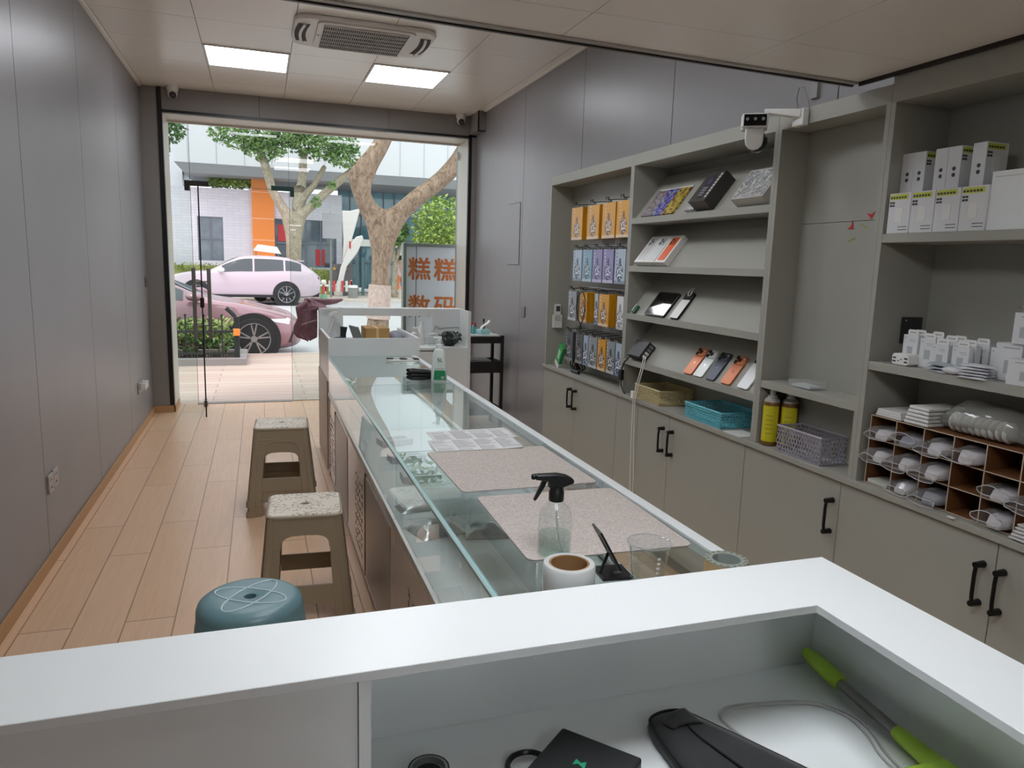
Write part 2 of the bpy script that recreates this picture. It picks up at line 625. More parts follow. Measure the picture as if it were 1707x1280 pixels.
# ------------------------------------------------------------------ lamps of the room, plus unseen panels added for light
M_LED = mat('led_diffuser', '#ffffff', rough=0.5, emit='#f4f8ff', estr=L_PANEL)
M_LEDLOFT = mat('led_diffuser_loft', '#ffffff', rough=0.5, emit='#f4f8ff', estr=L_LOFT)
def led(x0, x1, y0, y1, z, label, m=None):
    t = thing('ceiling_light', label, 'ceiling light', ((x0+x1)/2, (y0+y1)/2, z))
    w, d = (x1-x0)/2, (y1-y0)/2
    f = MB()
    f.box(-w, w, -d, -d+0.014, -0.009, -0.0005)
    f.box(-w, w, d-0.014, d, -0.009, -0.0005)
    f.box(-w, -w+0.014, -d+0.014, d-0.014, -0.009, -0.0005)
    f.box(w-0.014, w, -d+0.014, d-0.014, -0.009, -0.0005)
    f.build('frame', M_WHPL, t)
    MB().box(-w+0.014, w-0.014, -d+0.014, d-0.014, -0.006, -0.0008).build('diffuser', m or M_LED, t)
    return t
led(-0.349, 0.25, 5.973, 6.567, ZC, 'square lit ceiling panel nearer the left wall')
led(0.861, 1.46, 5.973, 6.567, ZC, 'square lit ceiling panel towards the right shelves, beyond the air conditioner')
led(0.255, 0.856, 2.373, 2.967, ZC, 'unseen ceiling panel added behind the loft edge, nearer the loft')  # unseen panel, placed to bring light onto the counters
led(0.255, 0.856, 3.573, 4.167, ZC, 'unseen ceiling panel added behind the loft edge, nearer the air conditioner')  # second unseen panel, set over the counters to brighten them

led(0.215, 0.80, 0.61, 1.19, SZ, 'lit panel in the loft soffit right above the white desk', M_LEDLOFT)
led(0.215, 0.80, -1.79, -1.21, SZ, 'unseen fill panel added to the loft soffit farther back behind the white desk', M_LEDLOFT)  # added behind the camera as ambient fill

# ------------------------------------------------------------------ shopfront glazing
w1 = thing('window_1', 'frameless glass shopfront beside and above the open door', 'shop window', (0.63, YG, 0), kind='structure')
f = MB()
f.box(-0.8095, XR-0.0755, YF+0.035, YG+0.03, 2.7625, 2.7695, 0)
f.box(-0.8095, -0.803, YF+0.035, YG+0.03, 0.066, 2.7625, 0)
f.box(XR-0.0785, XR-0.0755, YF+0.035, YG+0.03, 0.0, 2.7625, 0)
f.box(0.305, XR-0.0785, YG-0.012, YG+0.012, 0, 0.012, 0)
f.box(-0.803, XR-0.0785, YG-0.02, YG+0.02, 2.745, 2.7625, 0)
f.build('window_frame', M_WHITEFRAME, w1, world=True)
def pane(x0, x1, z0, z1):
    p = MB()
    p.box(x0, x1, YG-0.005, YG+0.005, z0, z1, 0)
    p.build('glass_pane', M_PANE, w1, world=True)
pane(-0.80, -0.627, 0.004, 2.744)
pane(-0.623, 0.298, 2.175, 2.744)
pane(0.302, XR-0.079, 0.012, 2.744)
e = MB()
for x in (-0.625, 0.30):
    e.box(x-0.0016, x+0.0016, YG-0.0055, YG+0.0055, 0.012, 2.744)
e.box(-0.623, 0.298, YG-0.0055, YG+0.0055, 2.170, 2.175)
e.build('glass_joint', M_PANEEDGE, w1, world=True)
p = MB()
p.box(-0.677, -0.455, YG-0.022, YG+0.022, 2.165, 2.215)
p.box(-0.677, -0.63, YG-0.022, YG+0.022, 2.118, 2.165)
p.build('patch_fitting', M_DARKSTEEL, w1, world=True, bevel=0.002)
p = MB()
p.box(0.128, 0.349, YG-0.022, YG+0.022, 2.165, 2.212)
p.box(0.308, 0.349, YG-0.022, YG+0.022, 2.112, 2.165)
p.build('patch_fitting', mat('dark_green_metal', '#163a34', rough=0.4, metal=0.4), w1, world=True, bevel=0.002)
# open glass door, hinged on the left pane, seen almost edge on
hx, hy = -0.556, 8.02
fx, fy = -0.503, 7.268
ang = math.atan2(fy-hy, fx-hx)
L = math.hypot(fx-hx, fy-hy)
d1 = thing('door_1', 'glass door leaf standing open into the shop', 'door', (hx, hy, 0), ang, kind='structure')
MB().box(0.03, L-0.001, -0.005, 0.005, 0.012, 2.145).build('glass_pane', M_PANE, d1)
e = MB()
e.box(L-0.001, L+0.003, -0.006, 0.006, 0.010, 2.15)
e.box(0.03, L, -0.0055, 0.0055, 2.145, 2.149)
e.build('glass_edge', M_BLACK, d1)
for sx_ in (-1, 1):
    h = MB()
    h.box(L-0.085, L-0.055, sx_*0.064-0.017, sx_*0.064+0.017, 0.735, 1.385)
    h.build('pull_handle', M_STEEL, d1, bevel=0.003)
    s_ = MB()
    for z in (0.86, 1.26):
        s_.cyl((L-0.07, sx_*0.006, z), (L-0.07, sx_*0.05, z), 0.009)
    s_.build('handle_standoff', M_STEEL, d1)
MB().box(L-0.13, L-0.03, -0.018, 0.018, 1.025, 1.115).build('lock', M_DARKSTEEL, d1, bevel=0.003)
k = MB()
k.box(0.0, 0.17, -0.018, 0.018, 0.004, 0.055)
k.build('bottom_patch', M_STEEL, d1, bevel=0.002)
tag(MB().box(-0.63, 0.30, YG-0.05, YG+0.05, 0.0005, 0.006).build('threshold', M_STEEL), 'steel threshold strip under the glass door', 'threshold', kind='structure')
# ------------------------------------------------------------------ the street outside
rnd = random.Random(11)
GZ = -0.13
tag(MB().box(-9, 14, 8.061, 12.2, -0.12, -0.008).build('pavement', M_PAVE), 'pink stone paving outside the shopfront', 'pavement', kind='structure')
tag(MB().box(-9, 14, 12.2, 12.32, -0.25, -0.012).build('kerb', mat('kerb_stone', '#b9b2ad', rough=0.7)), 'stone kerb between paving and road', 'kerb', kind='structure')
tag(MB().box(-30, 40, 12.32, 60, -0.3, GZ).build('street', mat('asphalt', '#b3b0b2', rough=0.85, noise=0.06, nscale=8)), 'pale grey road surface outside', 'road', kind='structure')
tag(MB().box(-30, 40, 29.0, 40, GZ, GZ+0.1).build('pavement_far', mat('far_paving', '#c9bdb4', rough=0.8, noise=0.05)), 'paved forecourt across the road', 'pavement', kind='structure')
M_TYRE = mat('tyre_rubber', '#1b1b1d', rough=0.7)
M_RIM = mat('alloy_rim', '#a9a9ad', rough=0.28, metal=0.9)
M_CARGLASS = mat('car_window_glass', '#20262e', rough=0.05, spec=0.9, coat=0.5)
M_DARKTRIM = mat('car_dark_trim', '#1d1c1e', rough=0.5)
M_LAMP = mat('headlamp_lens', '#dfe3e8', rough=0.1, spec=0.8, coat=0.6)
M_TAIL = mat('tail_lamp_lens', '#6d4a58', rough=0.15, coat=0.5)

def crom(keys, n):
    """Catmull-Rom through tuples"""
    out = []
    m = len(keys)
    for i in range(m-1):
        p0, p1, p2, p3 = keys[max(i-1, 0)], keys[i], keys[i+1], keys[min(i+2, m-1)]
        for k in range(n):
            t = k/n
            out.append(tuple(0.5*((2*b)+(c-a)*t+(2*a-5*b+4*c-d)*t*t+(3*b-a-3*c+d)*t**3) for a, b, c, d in zip(p0, p1, p2, p3)))
    out.append(keys[-1])
    return out

def car_half(st):
    x, zl, zb, zt, w, wt = st
    H = zb-zl
    G = zt-zb
    p = [(0, zl), (.8*w, zl), (.95*w, zl+.05), (w, zl+.25*H), (1.0*w, zl+.55*H), (.99*w, zl+.8*H), (.955*w, zb)]
    a = .955*w
    for t in (.25, .5, .75):
        p.append((a+(wt-a)*t+.015*math.sin(PI*t), zb+(G*.9)*t))
    p += [(wt, zt-.10*G), (wt*.82, zt-.03*G), (wt*.45, zt-.005*G), (0, zt)]
    return p

def car(name, label, keys, paint, loc, rotz, wheels, R, gl, spokes, twin=False):
    t = thing(name, label, 'car', loc, rotz)
    sts = crom(keys, 6)
    loops = []
    for s in sts:
        h = car_half(s)
        loops.append([(s[0], -y, z) for y, z in h] + [(s[0], y, z) for y, z in h[-2:0:-1]])
    MB().loft(loops).build('body', paint, t, smooth=True, angle=35)
    # side glass and screens
    x0, x1, pillars = gl
    for sg in (-1, 1):
        segs = [x0]+pillars+[x1]
        for a, c in zip(segs[:-1], segs[1:]):
            g = MB()
            def fn(u, v, a=a, c=c, sg=sg):
                x = a+(c-a)*u - (0.03 if u == 0 and a != x0 else 0) + (0.03 if u == 1 and c != x1 else 0)
                best = min(sts, key=lambda q: abs(q[0]-x))
                i = sts.index(best)
                j = min(len(sts)-1, i+1) if x < best[0] else max(0, i-1)
                o = sts[j]
                f = 0 if abs(o[0]-best[0]) < 1e-6 else (x-best[0])/(o[0]-best[0])
                s = tuple(p+(q-p)*f for p, q in zip(best, o))
                h = car_half(s)
                L = h[6:11]
                v2 = .06+.82*v
                k = v2*4
                i0 = min(3, int(k))
                fr = k-i0
                y = L[i0][0]+(L[i0+1][0]-L[i0][0])*fr
                z = L[i0][1]+(L[i0+1][1]-L[i0][1])*fr
                return (x, sg*(y+.008), z)
            g.grid(fn, 8, 6)
            g.build('side_window', M_CARGLASS, t, smooth=True)
    for (xa, xb, nm) in ((keys[4][0]-0.05, keys[5][0]-0.05, 'windscreen'), (keys[7][0], keys[8][0]-0.02, 'rear_window')):
        g = MB()
        def fs(u, v, xa=xa, xb=xb):
            x = xa+(xb-xa)*u
            best = sorted(sts, key=lambda q: abs(q[0]-x))[:2]
            f = 0 if abs(best[1][0]-best[0][0]) < 1e-6 else (x-best[0][0])/(best[1][0]-best[0][0])
            s = tuple(p+(q-p)*f for p, q in zip(best[0], best[1]))
            y = (v*2-1)*s[5]*.86
            return (x, y, s[3]-.05*(abs(v*2-1)**3)*(s[3]-s[2])+.012)
        g.grid(fs, 8, 8)
        g.build(nm, M_CARGLASS, t, smooth=True)
    w = max(k[4] for k in keys)
    for wx in wheels:
        for sg in (-1, 1):
            a = MB()
            a.cyl((wx, sg*(w-.30), R), (wx, sg*(w+.004), R), R+.065, seg=36)
            a.build('wheel_arch', M_DARKTRIM, t, smooth=True)
            wh = MB()
            Mw = TR(wx, sg*(w-.10), R) @ RX(-sg*PI/2)
            wh.lathe([(R*.55, -.1), (R*.93, -.11), (R, -.08), (R, .085), (R*.93, .112), (R*.74, .118), (R*.70, .10), (R*.68, .02), (0, .02)], Mw, 36)
            wo_ = wh.build('wheel', M_TYRE, t, smooth=True)
            r = MB()
            r.lathe([(R*.66, .07), (R*.70, .112), (R*.735, .115), (R*.74, .10)], Mw, 36)
            for k in range(spokes):
                for dd in ((-.11, .11) if twin else (0,)):
                    an = 2*PI*k/spokes + .3
                    c0 = (math.cos(an)*R*.12, math.sin(an)*R*.12)
                    c1 = (math.cos(an+dd*1.6)*R*.70, math.sin(an+dd*1.6)*R*.70)
                    nx, ny = -(c1[1]-c0[1]), (c1[0]-c0[0])
                    l = math.hypot(nx, ny)
                    nx, ny = nx/l*.012, ny/l*.012
                    r.prism([(c0[0]+nx, c0[1]+ny), (c0[0]-nx, c0[1]-ny), (c1[0]-nx*.9, c1[1]-ny*.9), (c1[0]+nx*.9, c1[1]+ny*.9)], .075, .105, Mw)
            r.lathe([(0, .115), (.05, .115), (.06, .09), (.06, .05)], Mw, 16)
            r.build('rim', M_RIM, wo_, smooth=True, angle=30)
    return t, w

M_PINK = mat('rose_metallic_paint', '#967379', rough=0.3, metal=0.45, coat=0.6, spec=0.5)
M_PALEP = mat('pale_pink_paint', '#c5b1bb', rough=0.35, coat=0.7, spec=0.5)
k1 = [(0, .26, .50, .56, .60, .45), (-.12, .20, .62, .69, .80, .62), (-.42, .16, .70, .78, .90, .72), (-.95, .16, .82, .90, .925, .76), (-1.45, .17, .90, .99, .925, .72),
      (-2.25, .17, .95, 1.34, .92, .54), (-2.8, .17, .96, 1.40, .93, .55), (-3.5, .17, .97, 1.32, .94, .54), (-4.25, .2, .98, 1.08, .91, .70), (-4.75, .32, .85, .92, .72, .6)]
c1, w = car('coupe_car', 'dusty pink metallic coupe parked beyond the planter with its nose to the right', k1, M_PINK, (0.60, 13.22, GZ), 0.03, (-.74, -3.55), .345,
            (-1.75, -3.9, [-2.95]), 5, True)
for sg in (-1, 1):
    g = MB()
    g.loft([[(-.05, sg*.60, .55), (-.05, sg*.60, .60), (-.07, sg*.5, .62), (-.05, sg*.5, .56)], [(-.20, sg*.835, .57), (-.20, sg*.83, .655), (-.22, sg*.74, .69), (-.2, sg*.74, .6)], [(-.46, sg*.905, .62), (-.46, sg*.905, .64), (-.48, sg*.88, .66), (-.46, sg*.88, .62)]])
    g.build('headlight', M_LAMP, c1, smooth=True)
    g = MB()
    g.hexa([(-.06, sg*.70, .28), (-.20, sg*.865, .28), (-.2, sg*.80, .28), (-.1, sg*.66, .28), (-.06, sg*.72, .47), (-.13, sg*.82, .47), (-.15, sg*.78, .47), (-.08, sg*.68, .47)])
    g.build('air_intake', M_DARKTRIM, c1)
    g = MB()
    g.ball((-1.58, sg*1.02, 1.0), .11, sc=(1.15, .85, .62))
    g.box(-1.60, -1.54, min(sg*.86, sg*1.0), max(sg*.86, sg*1.0), .93, .97)
    g.build('door_mirror', M_PINK, c1, smooth=True)
g = MB()
for y in (-.10, .10):
    g.prism(rrect(.17, .09, .03), -.01, .02, TR(-.0, y, .47) @ RY(PI/2) @ RZ(PI/2))
g.build('grille', M_DARKTRIM, c1)
k2 = [(0, .34, .72, .80, .66, .5), (-.18, .28, .88, .95, .86, .66), (-.55, .26, .98, 1.05, .95, .74), (-1.0, .26, 1.03, 1.11, .97, .78), (-1.38, .26, 1.06, 1.16, .98, .74),
      (-2.2, .26, 1.10, 1.60, .97, .62), (-2.85, .26, 1.11, 1.68, .97, .63), (-4.0, .26, 1.16, 1.60, .98, .60), (-4.62, .3, 1.12, 1.26, .95, .72), (-4.93, .42, .92, 1.0, .82, .66)]
c2, w = car('suv_car', 'pale pink sport utility vehicle parked across the road with its tail to the right', k2, M_PALEP, (-2.95, 27.45, GZ), PI, (-.95, -3.8), .385,
            (-1.75, -4.3, [-2.75, -3.75]), 10, False)
for sg in (-1, 1):
    MB().loft([[(-4.56, sg*.90, .93), (-4.56, sg*.92, 1.0), (-4.6, sg*.87, 1.0), (-4.6, sg*.87, .93)], [(-4.90, sg*.82, .90), (-4.90, sg*.82, .99), (-4.92, sg*.6, .99), (-4.92, sg*.6, .91)]]).build('tail_light', M_TAIL, c2)
    g = MB()
    g.ball((-1.72, sg*1.09, 1.17), .12, sc=(1.1, .9, .72))
    g.box(-1.74, -1.68, min(sg*.93, sg*1.05), max(sg*.93, sg*1.05), 1.08, 1.12)
    g.build('door_mirror', M_WHPL, c2, smooth=True)
MB().box(-4.42, -4.0, -.52, .52, 1.50, 1.545).build('roof_spoiler', M_PALEP, c2, bevel=.015)
MB().box(-4.9, -4.55, -.80, .80, .30, .46).build('rear_bumper_trim', M_DARKTRIM, c2, bevel=.02)
for sg in (-1, 1):
    MB().box(-4.0, -1.2, min(sg*.93, sg*.985), max(sg*.93, sg*.985), .27, .36).build('sill_trim', M_DARKTRIM, c2)

# ---- planter with fence
pl = thing('planter_bed', 'low kerbed planter behind a black railing outside the door', 'planter', (-1.8, 11.4, -0.008))
b = MB()
b.box(-4.0, -0.21, 10.87, 11.02, -0.008, 0.085)
b.box(-0.36, -0.21, 11.02, 11.95, -0.008, 0.085)
b.box(-4.0, -0.21, 11.95, 12.05, -0.008, 0.085)
b.build('kerb', mat('planter_kerb', '#8f8a88', rough=0.7), pl, world=True)
MB().box(-4.0, -0.36, 11.02, 11.95, -0.008, 0.05).build('soil', mat('planter_soil', '#4b4038', rough=0.9, noise=0.3, nscale=30), pl, world=True)
fe = thing('planter_fence', 'black metal railing with ball finials along the planter', 'fence', (-1.8, 11.02, 0.05))
M_FENCE = mat('fence_black_green', '#1d2422', rough=0.45)
b = MB()
b.box(-4.0, -0.36, 11.025, 11.06, .435, .47)
b.box(-4.0, -0.36, 11.025, 11.06, .13, .155)
b.build('rail', M_FENCE, fe, world=True)
for i in range(14):
    x = -0.52-0.235*i
    b = MB()
    b.cyl((x, 11.042, .10), (x, 11.042, .665), .011, seg=8)
    b.ball((x, 11.042, .68), .02, seg=8, rings=6)
    b.build('baluster', M_FENCE, fe, world=True, smooth=True)
b = MB()
b.box(-0.365, -0.295, 11.02, 11.09, .085, .66)
b.build('fence_post', M_FENCE, fe, world=True, bevel=.004)
b = MB()
b.cyl((-.34, 11.06, .66), (-.46, 11.07, .78), .03)
b.build('bracket', M_FENCE, fe, world=True)
MB().box(-.372, -.285, 10.975, 11.0195, .395, .495).build('reflector', mat('orange_plastic', '#ef8a3c', rough=.4), fe, world=True, bevel=.01, label='orange reflector box on the end post')

# ---- foliage helper
def leafmat(name, a, b_):
    m = mat(name, a, rough=0.55, noise=0.0)
    nt = m.node_tree
    bs = nt.nodes['Principled BSDF']
    tc = nt.nodes.new('ShaderNodeTexCoord')
    nz = nt.nodes.new('ShaderNodeTexNoise')
    nz.inputs['Scale'].default_value = 2.5
    nt.links.new(tc.outputs['Object'], nz.inputs['Vector'])
    rp = nt.nodes.new('ShaderNodeValToRGB')
    rp.color_ramp.elements[0].position = .35
    rp.color_ramp.elements[1].position = .65
    rp.color_ramp.elements[0].color = lin(a)
    rp.color_ramp.elements[1].color = lin(b_)
    nt.links.new(nz.outputs['Fac'], rp.inputs[0])
    nt.links.new(rp.outputs[0], bs.inputs['Base Color'])
    bs.inputs['Subsurface Weight'].default_value = 0.0
    return m
M_LEAF = leafmat('plane_leaf', '#587a42', '#86a362')
M_LEAFD = leafmat('deep_leaf', '#46663f', '#6c8f58')
M_LEAFY = leafmat('bright_leaf', '#839c45', '#a9bd60')
M_SHRUB = leafmat('shrub_leaf', '#62783a', '#98a65a')
M_HEDGE = leafmat('hedge_leaf', '#77803f', '#9aa65e')
def leaves(b, c, r, n, size, rg):
    for _ in range(n):
        while True:
            p = Vector((rg.uniform(-1, 1), rg.uniform(-1, 1), rg.uniform(-1, 1)))
            if 0.15 < p.length <= 1:
                break
        q = Vector(c)+Vector((p.x*r[0], p.y*r[1], p.z*r[2]))
        R = Euler((rg.uniform(-1, 1), rg.uniform(-1, 1), rg.uniform(0, 6.28))).to_matrix()
        s = size*rg.uniform(.6, 1.3)
        v = [b.bm.verts.new(q+R @ Vector(k)) for k in ((-s*.5, 0, 0), (-.1*s, -s*.32, .05*s), (s*.55, 0, -.08*s), (-.1*s, s*.32, .05*s))]
        b.bm.faces.new(v)
def skin_tree(name, nodes, edges, material, parent, world=True, levels=2):
    me = bpy.data.meshes.new(name)
    inv = PM[root_of(parent).name].inverted()
    me.from_pydata([inv @ Vector(n[:3]) for n in nodes], edges, [])
    o = bpy.data.objects.new(name, me)
    COL.objects.link(o)
    o.parent = parent
    sk = o.modifiers.new('skin', 'SKIN')
    sk.use_smooth_shade = True
    for i, n in enumerate(nodes):
        o.data.skin_vertices[0].data[i].radius = (n[3], n[3])
    o.data.skin_vertices[0].data[0].use_root = True
    s = o.modifiers.new('sub', 'SUBSURF')
    s.levels = s.render_levels = levels
    me.materials.append(material)
    return o
def barkmat(name, a, b_, c_):
    m = mat(name, a, rough=0.8)
    nt = m.node_tree
    bs = nt.nodes['Principled BSDF']
    tc = nt.nodes.new('ShaderNodeTexCoord')
    nz = nt.nodes.new('ShaderNodeTexNoise')
    nz.inputs['Scale'].default_value = 7.0
    nz.inputs['Detail'].default_value = 9
    nz.inputs['Roughness'].default_value = .75
    nz.inputs['Distortion'].default_value = 1.2
    mp = nt.nodes.new('ShaderNodeMapping')
    mp.inputs['Scale'].default_value = (1.6, 1.6, .8)
    nt.links.new(tc.outputs['Object'], mp.inputs[0])
    nt.links.new(mp.outputs[0], nz.inputs['Vector'])
    rp = nt.nodes.new('ShaderNodeValToRGB')
    rp.color_ramp.elements[0].position = .36
    rp.color_ramp.elements[1].position = .62
    rp.color_ramp.elements[0].color = lin(b_)
    rp.color_ramp.elements[1].color = lin(c_)
    e = rp.color_ramp.elements.new(.5)
    e.color = lin(a)
    nt.links.new(nz.outputs['Fac'], rp.inputs[0])
    nt.links.new(rp.outputs[0], bs.inputs['Base Color'])
    bp = nt.nodes.new('ShaderNodeBump')
    bp.inputs['Strength'].default_value = .8
    bp.inputs['Distance'].default_value = .03
    nt.links.new(nz.outputs['Fac'], bp.inputs['Height'])
    nt.links.new(bp.outputs[0], bs.inputs['Normal'])
    return m
M_BARK = barkmat('plane_bark_pale', '#a89b86', '#8a7d68', '#c0b49d')
M_BARKB = barkmat('plane_bark_brown', '#957c69', '#664f40', '#ad9480')
M_WASH = mat('lime_whitewash', '#bfa79d', rough=0.8, noise=0.18, nscale=14)

# planter shrubs
sh = thing('shrub_row', 'leafy yellow-green shrubs packed into the planter behind the railing', 'shrub', (-1.8, 11.5, 0.05))
b = MB()
for i in range(16):
    leaves(b, (-0.55-.2*i, 11.52+rnd.uniform(-.08, .08), .42), (.2, .3, .2), 260, .075, rnd)
b.build('foliage', M_SHRUB, sh, world=True, kind='stuff')
b = MB()
for i in range(16):
    leaves(b, (-0.55-.2*i, 11.52+rnd.uniform(-.08, .08), .30), (.2, .3, .2), 160, .075, rnd)
b.build('undergrowth', M_LEAFD, sh, world=True, kind='stuff')
b = MB()
for i in range(16):
    x = -0.55-.2*i
    for k in range(3):
        b.cyl((x+.03*k, 11.4+.04*k, .052), (x+.08*k-.06, 11.4+.08*k, .4), .008, seg=6)
b.build('stems', M_BARK, sh, world=True)

# tree B : large forked plane tree at the kerb
tb = thing('plane_tree', 'thick forked plane tree trunk close to the shop with a whitewashed foot', 'tree', (2.28, 15.4, GZ))
nodes = [(2.27, 15.4, -.16, .30), (2.31, 15.4, .25, .235), (2.36, 15.4, 1.0, .21), (2.38, 15.4, 1.7, .215), (2.38, 15.4, 2.12, .25),
         (2.12, 15.4, 2.5, .20), (1.95, 15.35, 2.85, .19), (1.88, 15.3, 3.15, .215), (2.1, 15.35, 3.4, .21), (2.32, 15.4, 3.7, .18), (2.55, 15.45, 4.2, .17), (2.7, 15.5, 4.9, .14),
         (2.70, 15.4, 2.42, .20), (3.1, 15.4, 2.80, .185), (3.6, 15.4, 3.18, .18), (3.95, 15.4, 3.55, .20), (4.3, 15.4, 4.2, .16), (4.8, 15.4, 5.0, .12),
         (1.72, 15.3, 3.24, .10)]
edges = [(0, 1), (1, 2), (2, 3), (3, 4), (4, 5), (5, 6), (6, 7), (7, 8), (8, 9), (9, 10), (10, 11), (4, 12), (12, 13), (13, 14), (14, 15), (15, 16), (16, 17), (7, 18)]
skin_tree('trunk', nodes, edges, M_BARKB, tb)
ww = MB()
ww.tube([(2.305, 15.4, .30), (2.325, 15.4, .6), (2.338, 15.4, .85), (2.345, 15.4, 1.0)], .2, seg=24, radii=[.252, .240, .232, .228])
ww.build('whitewash', M_WASH, tb, world=True, smooth=True)
b = MB()
leaves(b, (2.75, 15.9, 5.2), (1.5, 1.2, .7), 900, .2, rnd)
leaves(b, (4.9, 15.6, 5.4), (1.5, 1.2, .7), 700, .2, rnd)
leaves(b, (1.80, 15.3, 3.36), (.12, .12, .14), 24, .10, rnd)
b.build('foliage', M_LEAF, tb, world=True, kind='stuff')

# tree A : plane tree behind the pale car
ta = thing('plane_tree', 'slender plane tree with several upright limbs rising behind the pale pink car', 'tree', (1.25, 29.6, GZ))
nodes = [(1.22, 29.6, -.1, .32), (1.23, 29.6, 1.3, .29), (1.27, 29.6, 2.75, .32),
         (.85, 29.5, 3.35, .19), (.50, 29.4, 3.95, .17), (.30, 29.3, 4.75, .17), (.0, 29.3, 5.6, .14),
         (1.45, 29.6, 3.6, .20), (1.60, 29.7, 4.4, .17), (1.68, 29.8, 5.6, .13),
         (1.80, 29.5, 3.35, .18), (2.35, 29.4, 3.9, .17), (2.9, 29.3, 4.4, .17), (3.5, 29.2, 4.9, .13), (2.0, 29.7, 4.2, .12), (2.45, 29.7, 5.0, .10)]
edges = [(0, 1), (1, 2), (2, 3), (3, 4), (4, 5), (5, 6), (2, 7), (7, 8), (8, 9), (2, 10), (10, 11), (11, 12), (12, 13), (7, 14), (14, 15)]
skin_tree('trunk', nodes, edges, M_BARK, ta)
b = MB()
for c, r, n in (((-.4, 28.9, 5.85), (1.15, .8, .55), 900), ((.25, 29.0, 5.35), (.7, .6, .4), 380), ((2.3, 29.2, 5.75), (1.25, .9, .6), 1000), ((3.0, 28.9, 5.3), (.7, .5, .4), 300),
                ((2.05, 29.0, 3.55), (.18, .2, .2), 40), ((1.15, 29.0, 5.9), (.8, .6, .4), 400), ((2.6, 28.9, 4.2), (.16, .2, .16), 30)):
    leaves(b, c, (r[0]*1.12, r[1], r[2]*1.15), int(n*1.25), .17, rnd)
b.build('foliage', M_LEAF, ta, world=True, kind='stuff')
# tree C : at the left edge of the shopfront
tc_ = thing('plane_tree', 'plane tree half hidden at the far left edge of the shopfront', 'tree', (-3.55, 30.0, GZ))
skin_tree('trunk', [(-3.55, 30, -.1, .3), (-3.5, 30, 1.5, .26), (-3.4, 30, 3.2, .22), (-3.2, 30, 4.6, .15), (-3.0, 30, 5.6, .1), (-3.8, 30, 5.0, .12)], [(0, 1), (1, 2), (2, 3), (3, 4), (2, 5)], M_BARK, tc_)
b = MB()
leaves(b, (-3.2, 29.8, 6.05), (.85, .7, .8), 750, .2, rnd)
leaves(b, (-3.35, 29.8, 5.25), (.45, .5, .5), 250, .2, rnd)
b.build('foliage', M_LEAFD, tc_, world=True, kind='stuff')
# bright trees on the right
for i, (x, y, z, r, lb) in enumerate(((7.3, 31.0, 3.1, 1.2, 'bright green bushy tree above the light box, nearer the shopfront corner'), (5.35, 31.3, 2.75, .62, 'smaller green tree between the forked trunk and the bushy tree'))):
    t = thing('broadleaf_tree', lb, 'tree', (x, y, GZ))
    skin_tree('trunk', [(x, y, -.1, .14), (x+.05, y, 1.2, .11), (x-.1, y, 2.6, .07), (x+.4, y, 3.0, .05)], [(0, 1), (1, 2), (1, 3)], M_BARK, t, levels=1)
    b = MB()
    leaves(b, (x, y, z), (r*1.05, r*.9, r), int(1500*r), .17, rnd)
    leaves(b, (x-.2*r, y-.3, z-.55*r), (r*.9, r*.8, r*.6), int(700*r), .17, rnd)
    b.build('foliage', M_LEAFY if i == 0 else M_LEAF, t, world=True, kind='stuff')

# ---- building across the road
M_BW = brickmat('white_brick_wall', '#dcdae2', '#d6d3dd', '#c3c0cb', .5, .12, .006, .7, .3, 'X', 0.04, 0.1, .5)
M_BW.node_tree.nodes['Mapping'].inputs['Rotation'].default_value = (PI/2, 0, 0)
M_BU = mat('white_metal_facade', '#d8d6da', rough=0.5)
M_EAVE = mat('grey_eave', '#98989d', rough=0.6)
M_OR = mat('orange_cladding', '#e8893f', rough=0.5)
M_WIN = mat('shop_window_glass', '#5d6873', rough=0.08, spec=0.9, noise=0.35, nscale=1.5)
M_WINF = mat('window_dark_frame', '#6f7482', rough=0.5)
M_TEAL = mat('curtain_glass', '#6f98a6', rough=0.06, spec=0.9, noise=0.25, nscale=.6)
bd = thing('building', 'white brick building with an orange pillar and overhanging upper storey across the road', 'building', (2, 36, GZ))
b = MB()
b.box(-9, -2.43, 34, 37, GZ, 4.28)
b.box(-2.43, -1.43, 34, 37, GZ, 1.28)
b.box(-2.43, -1.43, 34, 37, 3.1, 4.28)
b.box(-1.43, .6, 34, 37, GZ, 4.28)
b.box(.6, 3.25, 34, 37, 3.15, 4.28)
b.box(.6, 3.25, 34, 37, GZ, 1.1)
b.box(3.25, 3.5, 34, 37, GZ, 4.28)
b.build('wall', M_BW, bd, world=True)
b = MB()
b.box(-.26, .64, 33.85, 34.0, GZ, 5.0, 0)
for z in (1.3, 2.2, 3.1, 4.2):
    b.box(-.262, .642, 33.845, 34.0, z, z+.02, 1)
b.build('pillar', [M_OR, mat('pale_joint', '#f0d7c4', rough=.6)], bd, world=True)
b = MB()
b.box(-3.1, 20, 32.6, 40, 5.1, 13.0)
b.box(-9, -3.1, 36, 40, 4.28, 13.0)
b.build('upper_storey', M_BU, bd, world=True)
b = MB()
for i in range(22):
    x = -2.6+1.05*i
    b.box(x, x+.03, 32.585, 32.6, 5.12, 13.0)
b.build('facade_joint', mat('facade_joint_grey', '#b9bdc8', rough=.6), bd, world=True)
b = MB()
b.hexa([(-2.75, 32.75, 4.72), (20, 32.75, 4.72), (20, 37, 4.72), (-2.75, 37, 4.72), (-3.1, 32.58, 5.1), (20, 32.58, 5.1), (20, 37, 5.1), (-3.1, 37, 5.1)])
b.build('eave', M_EAVE, bd, world=True)
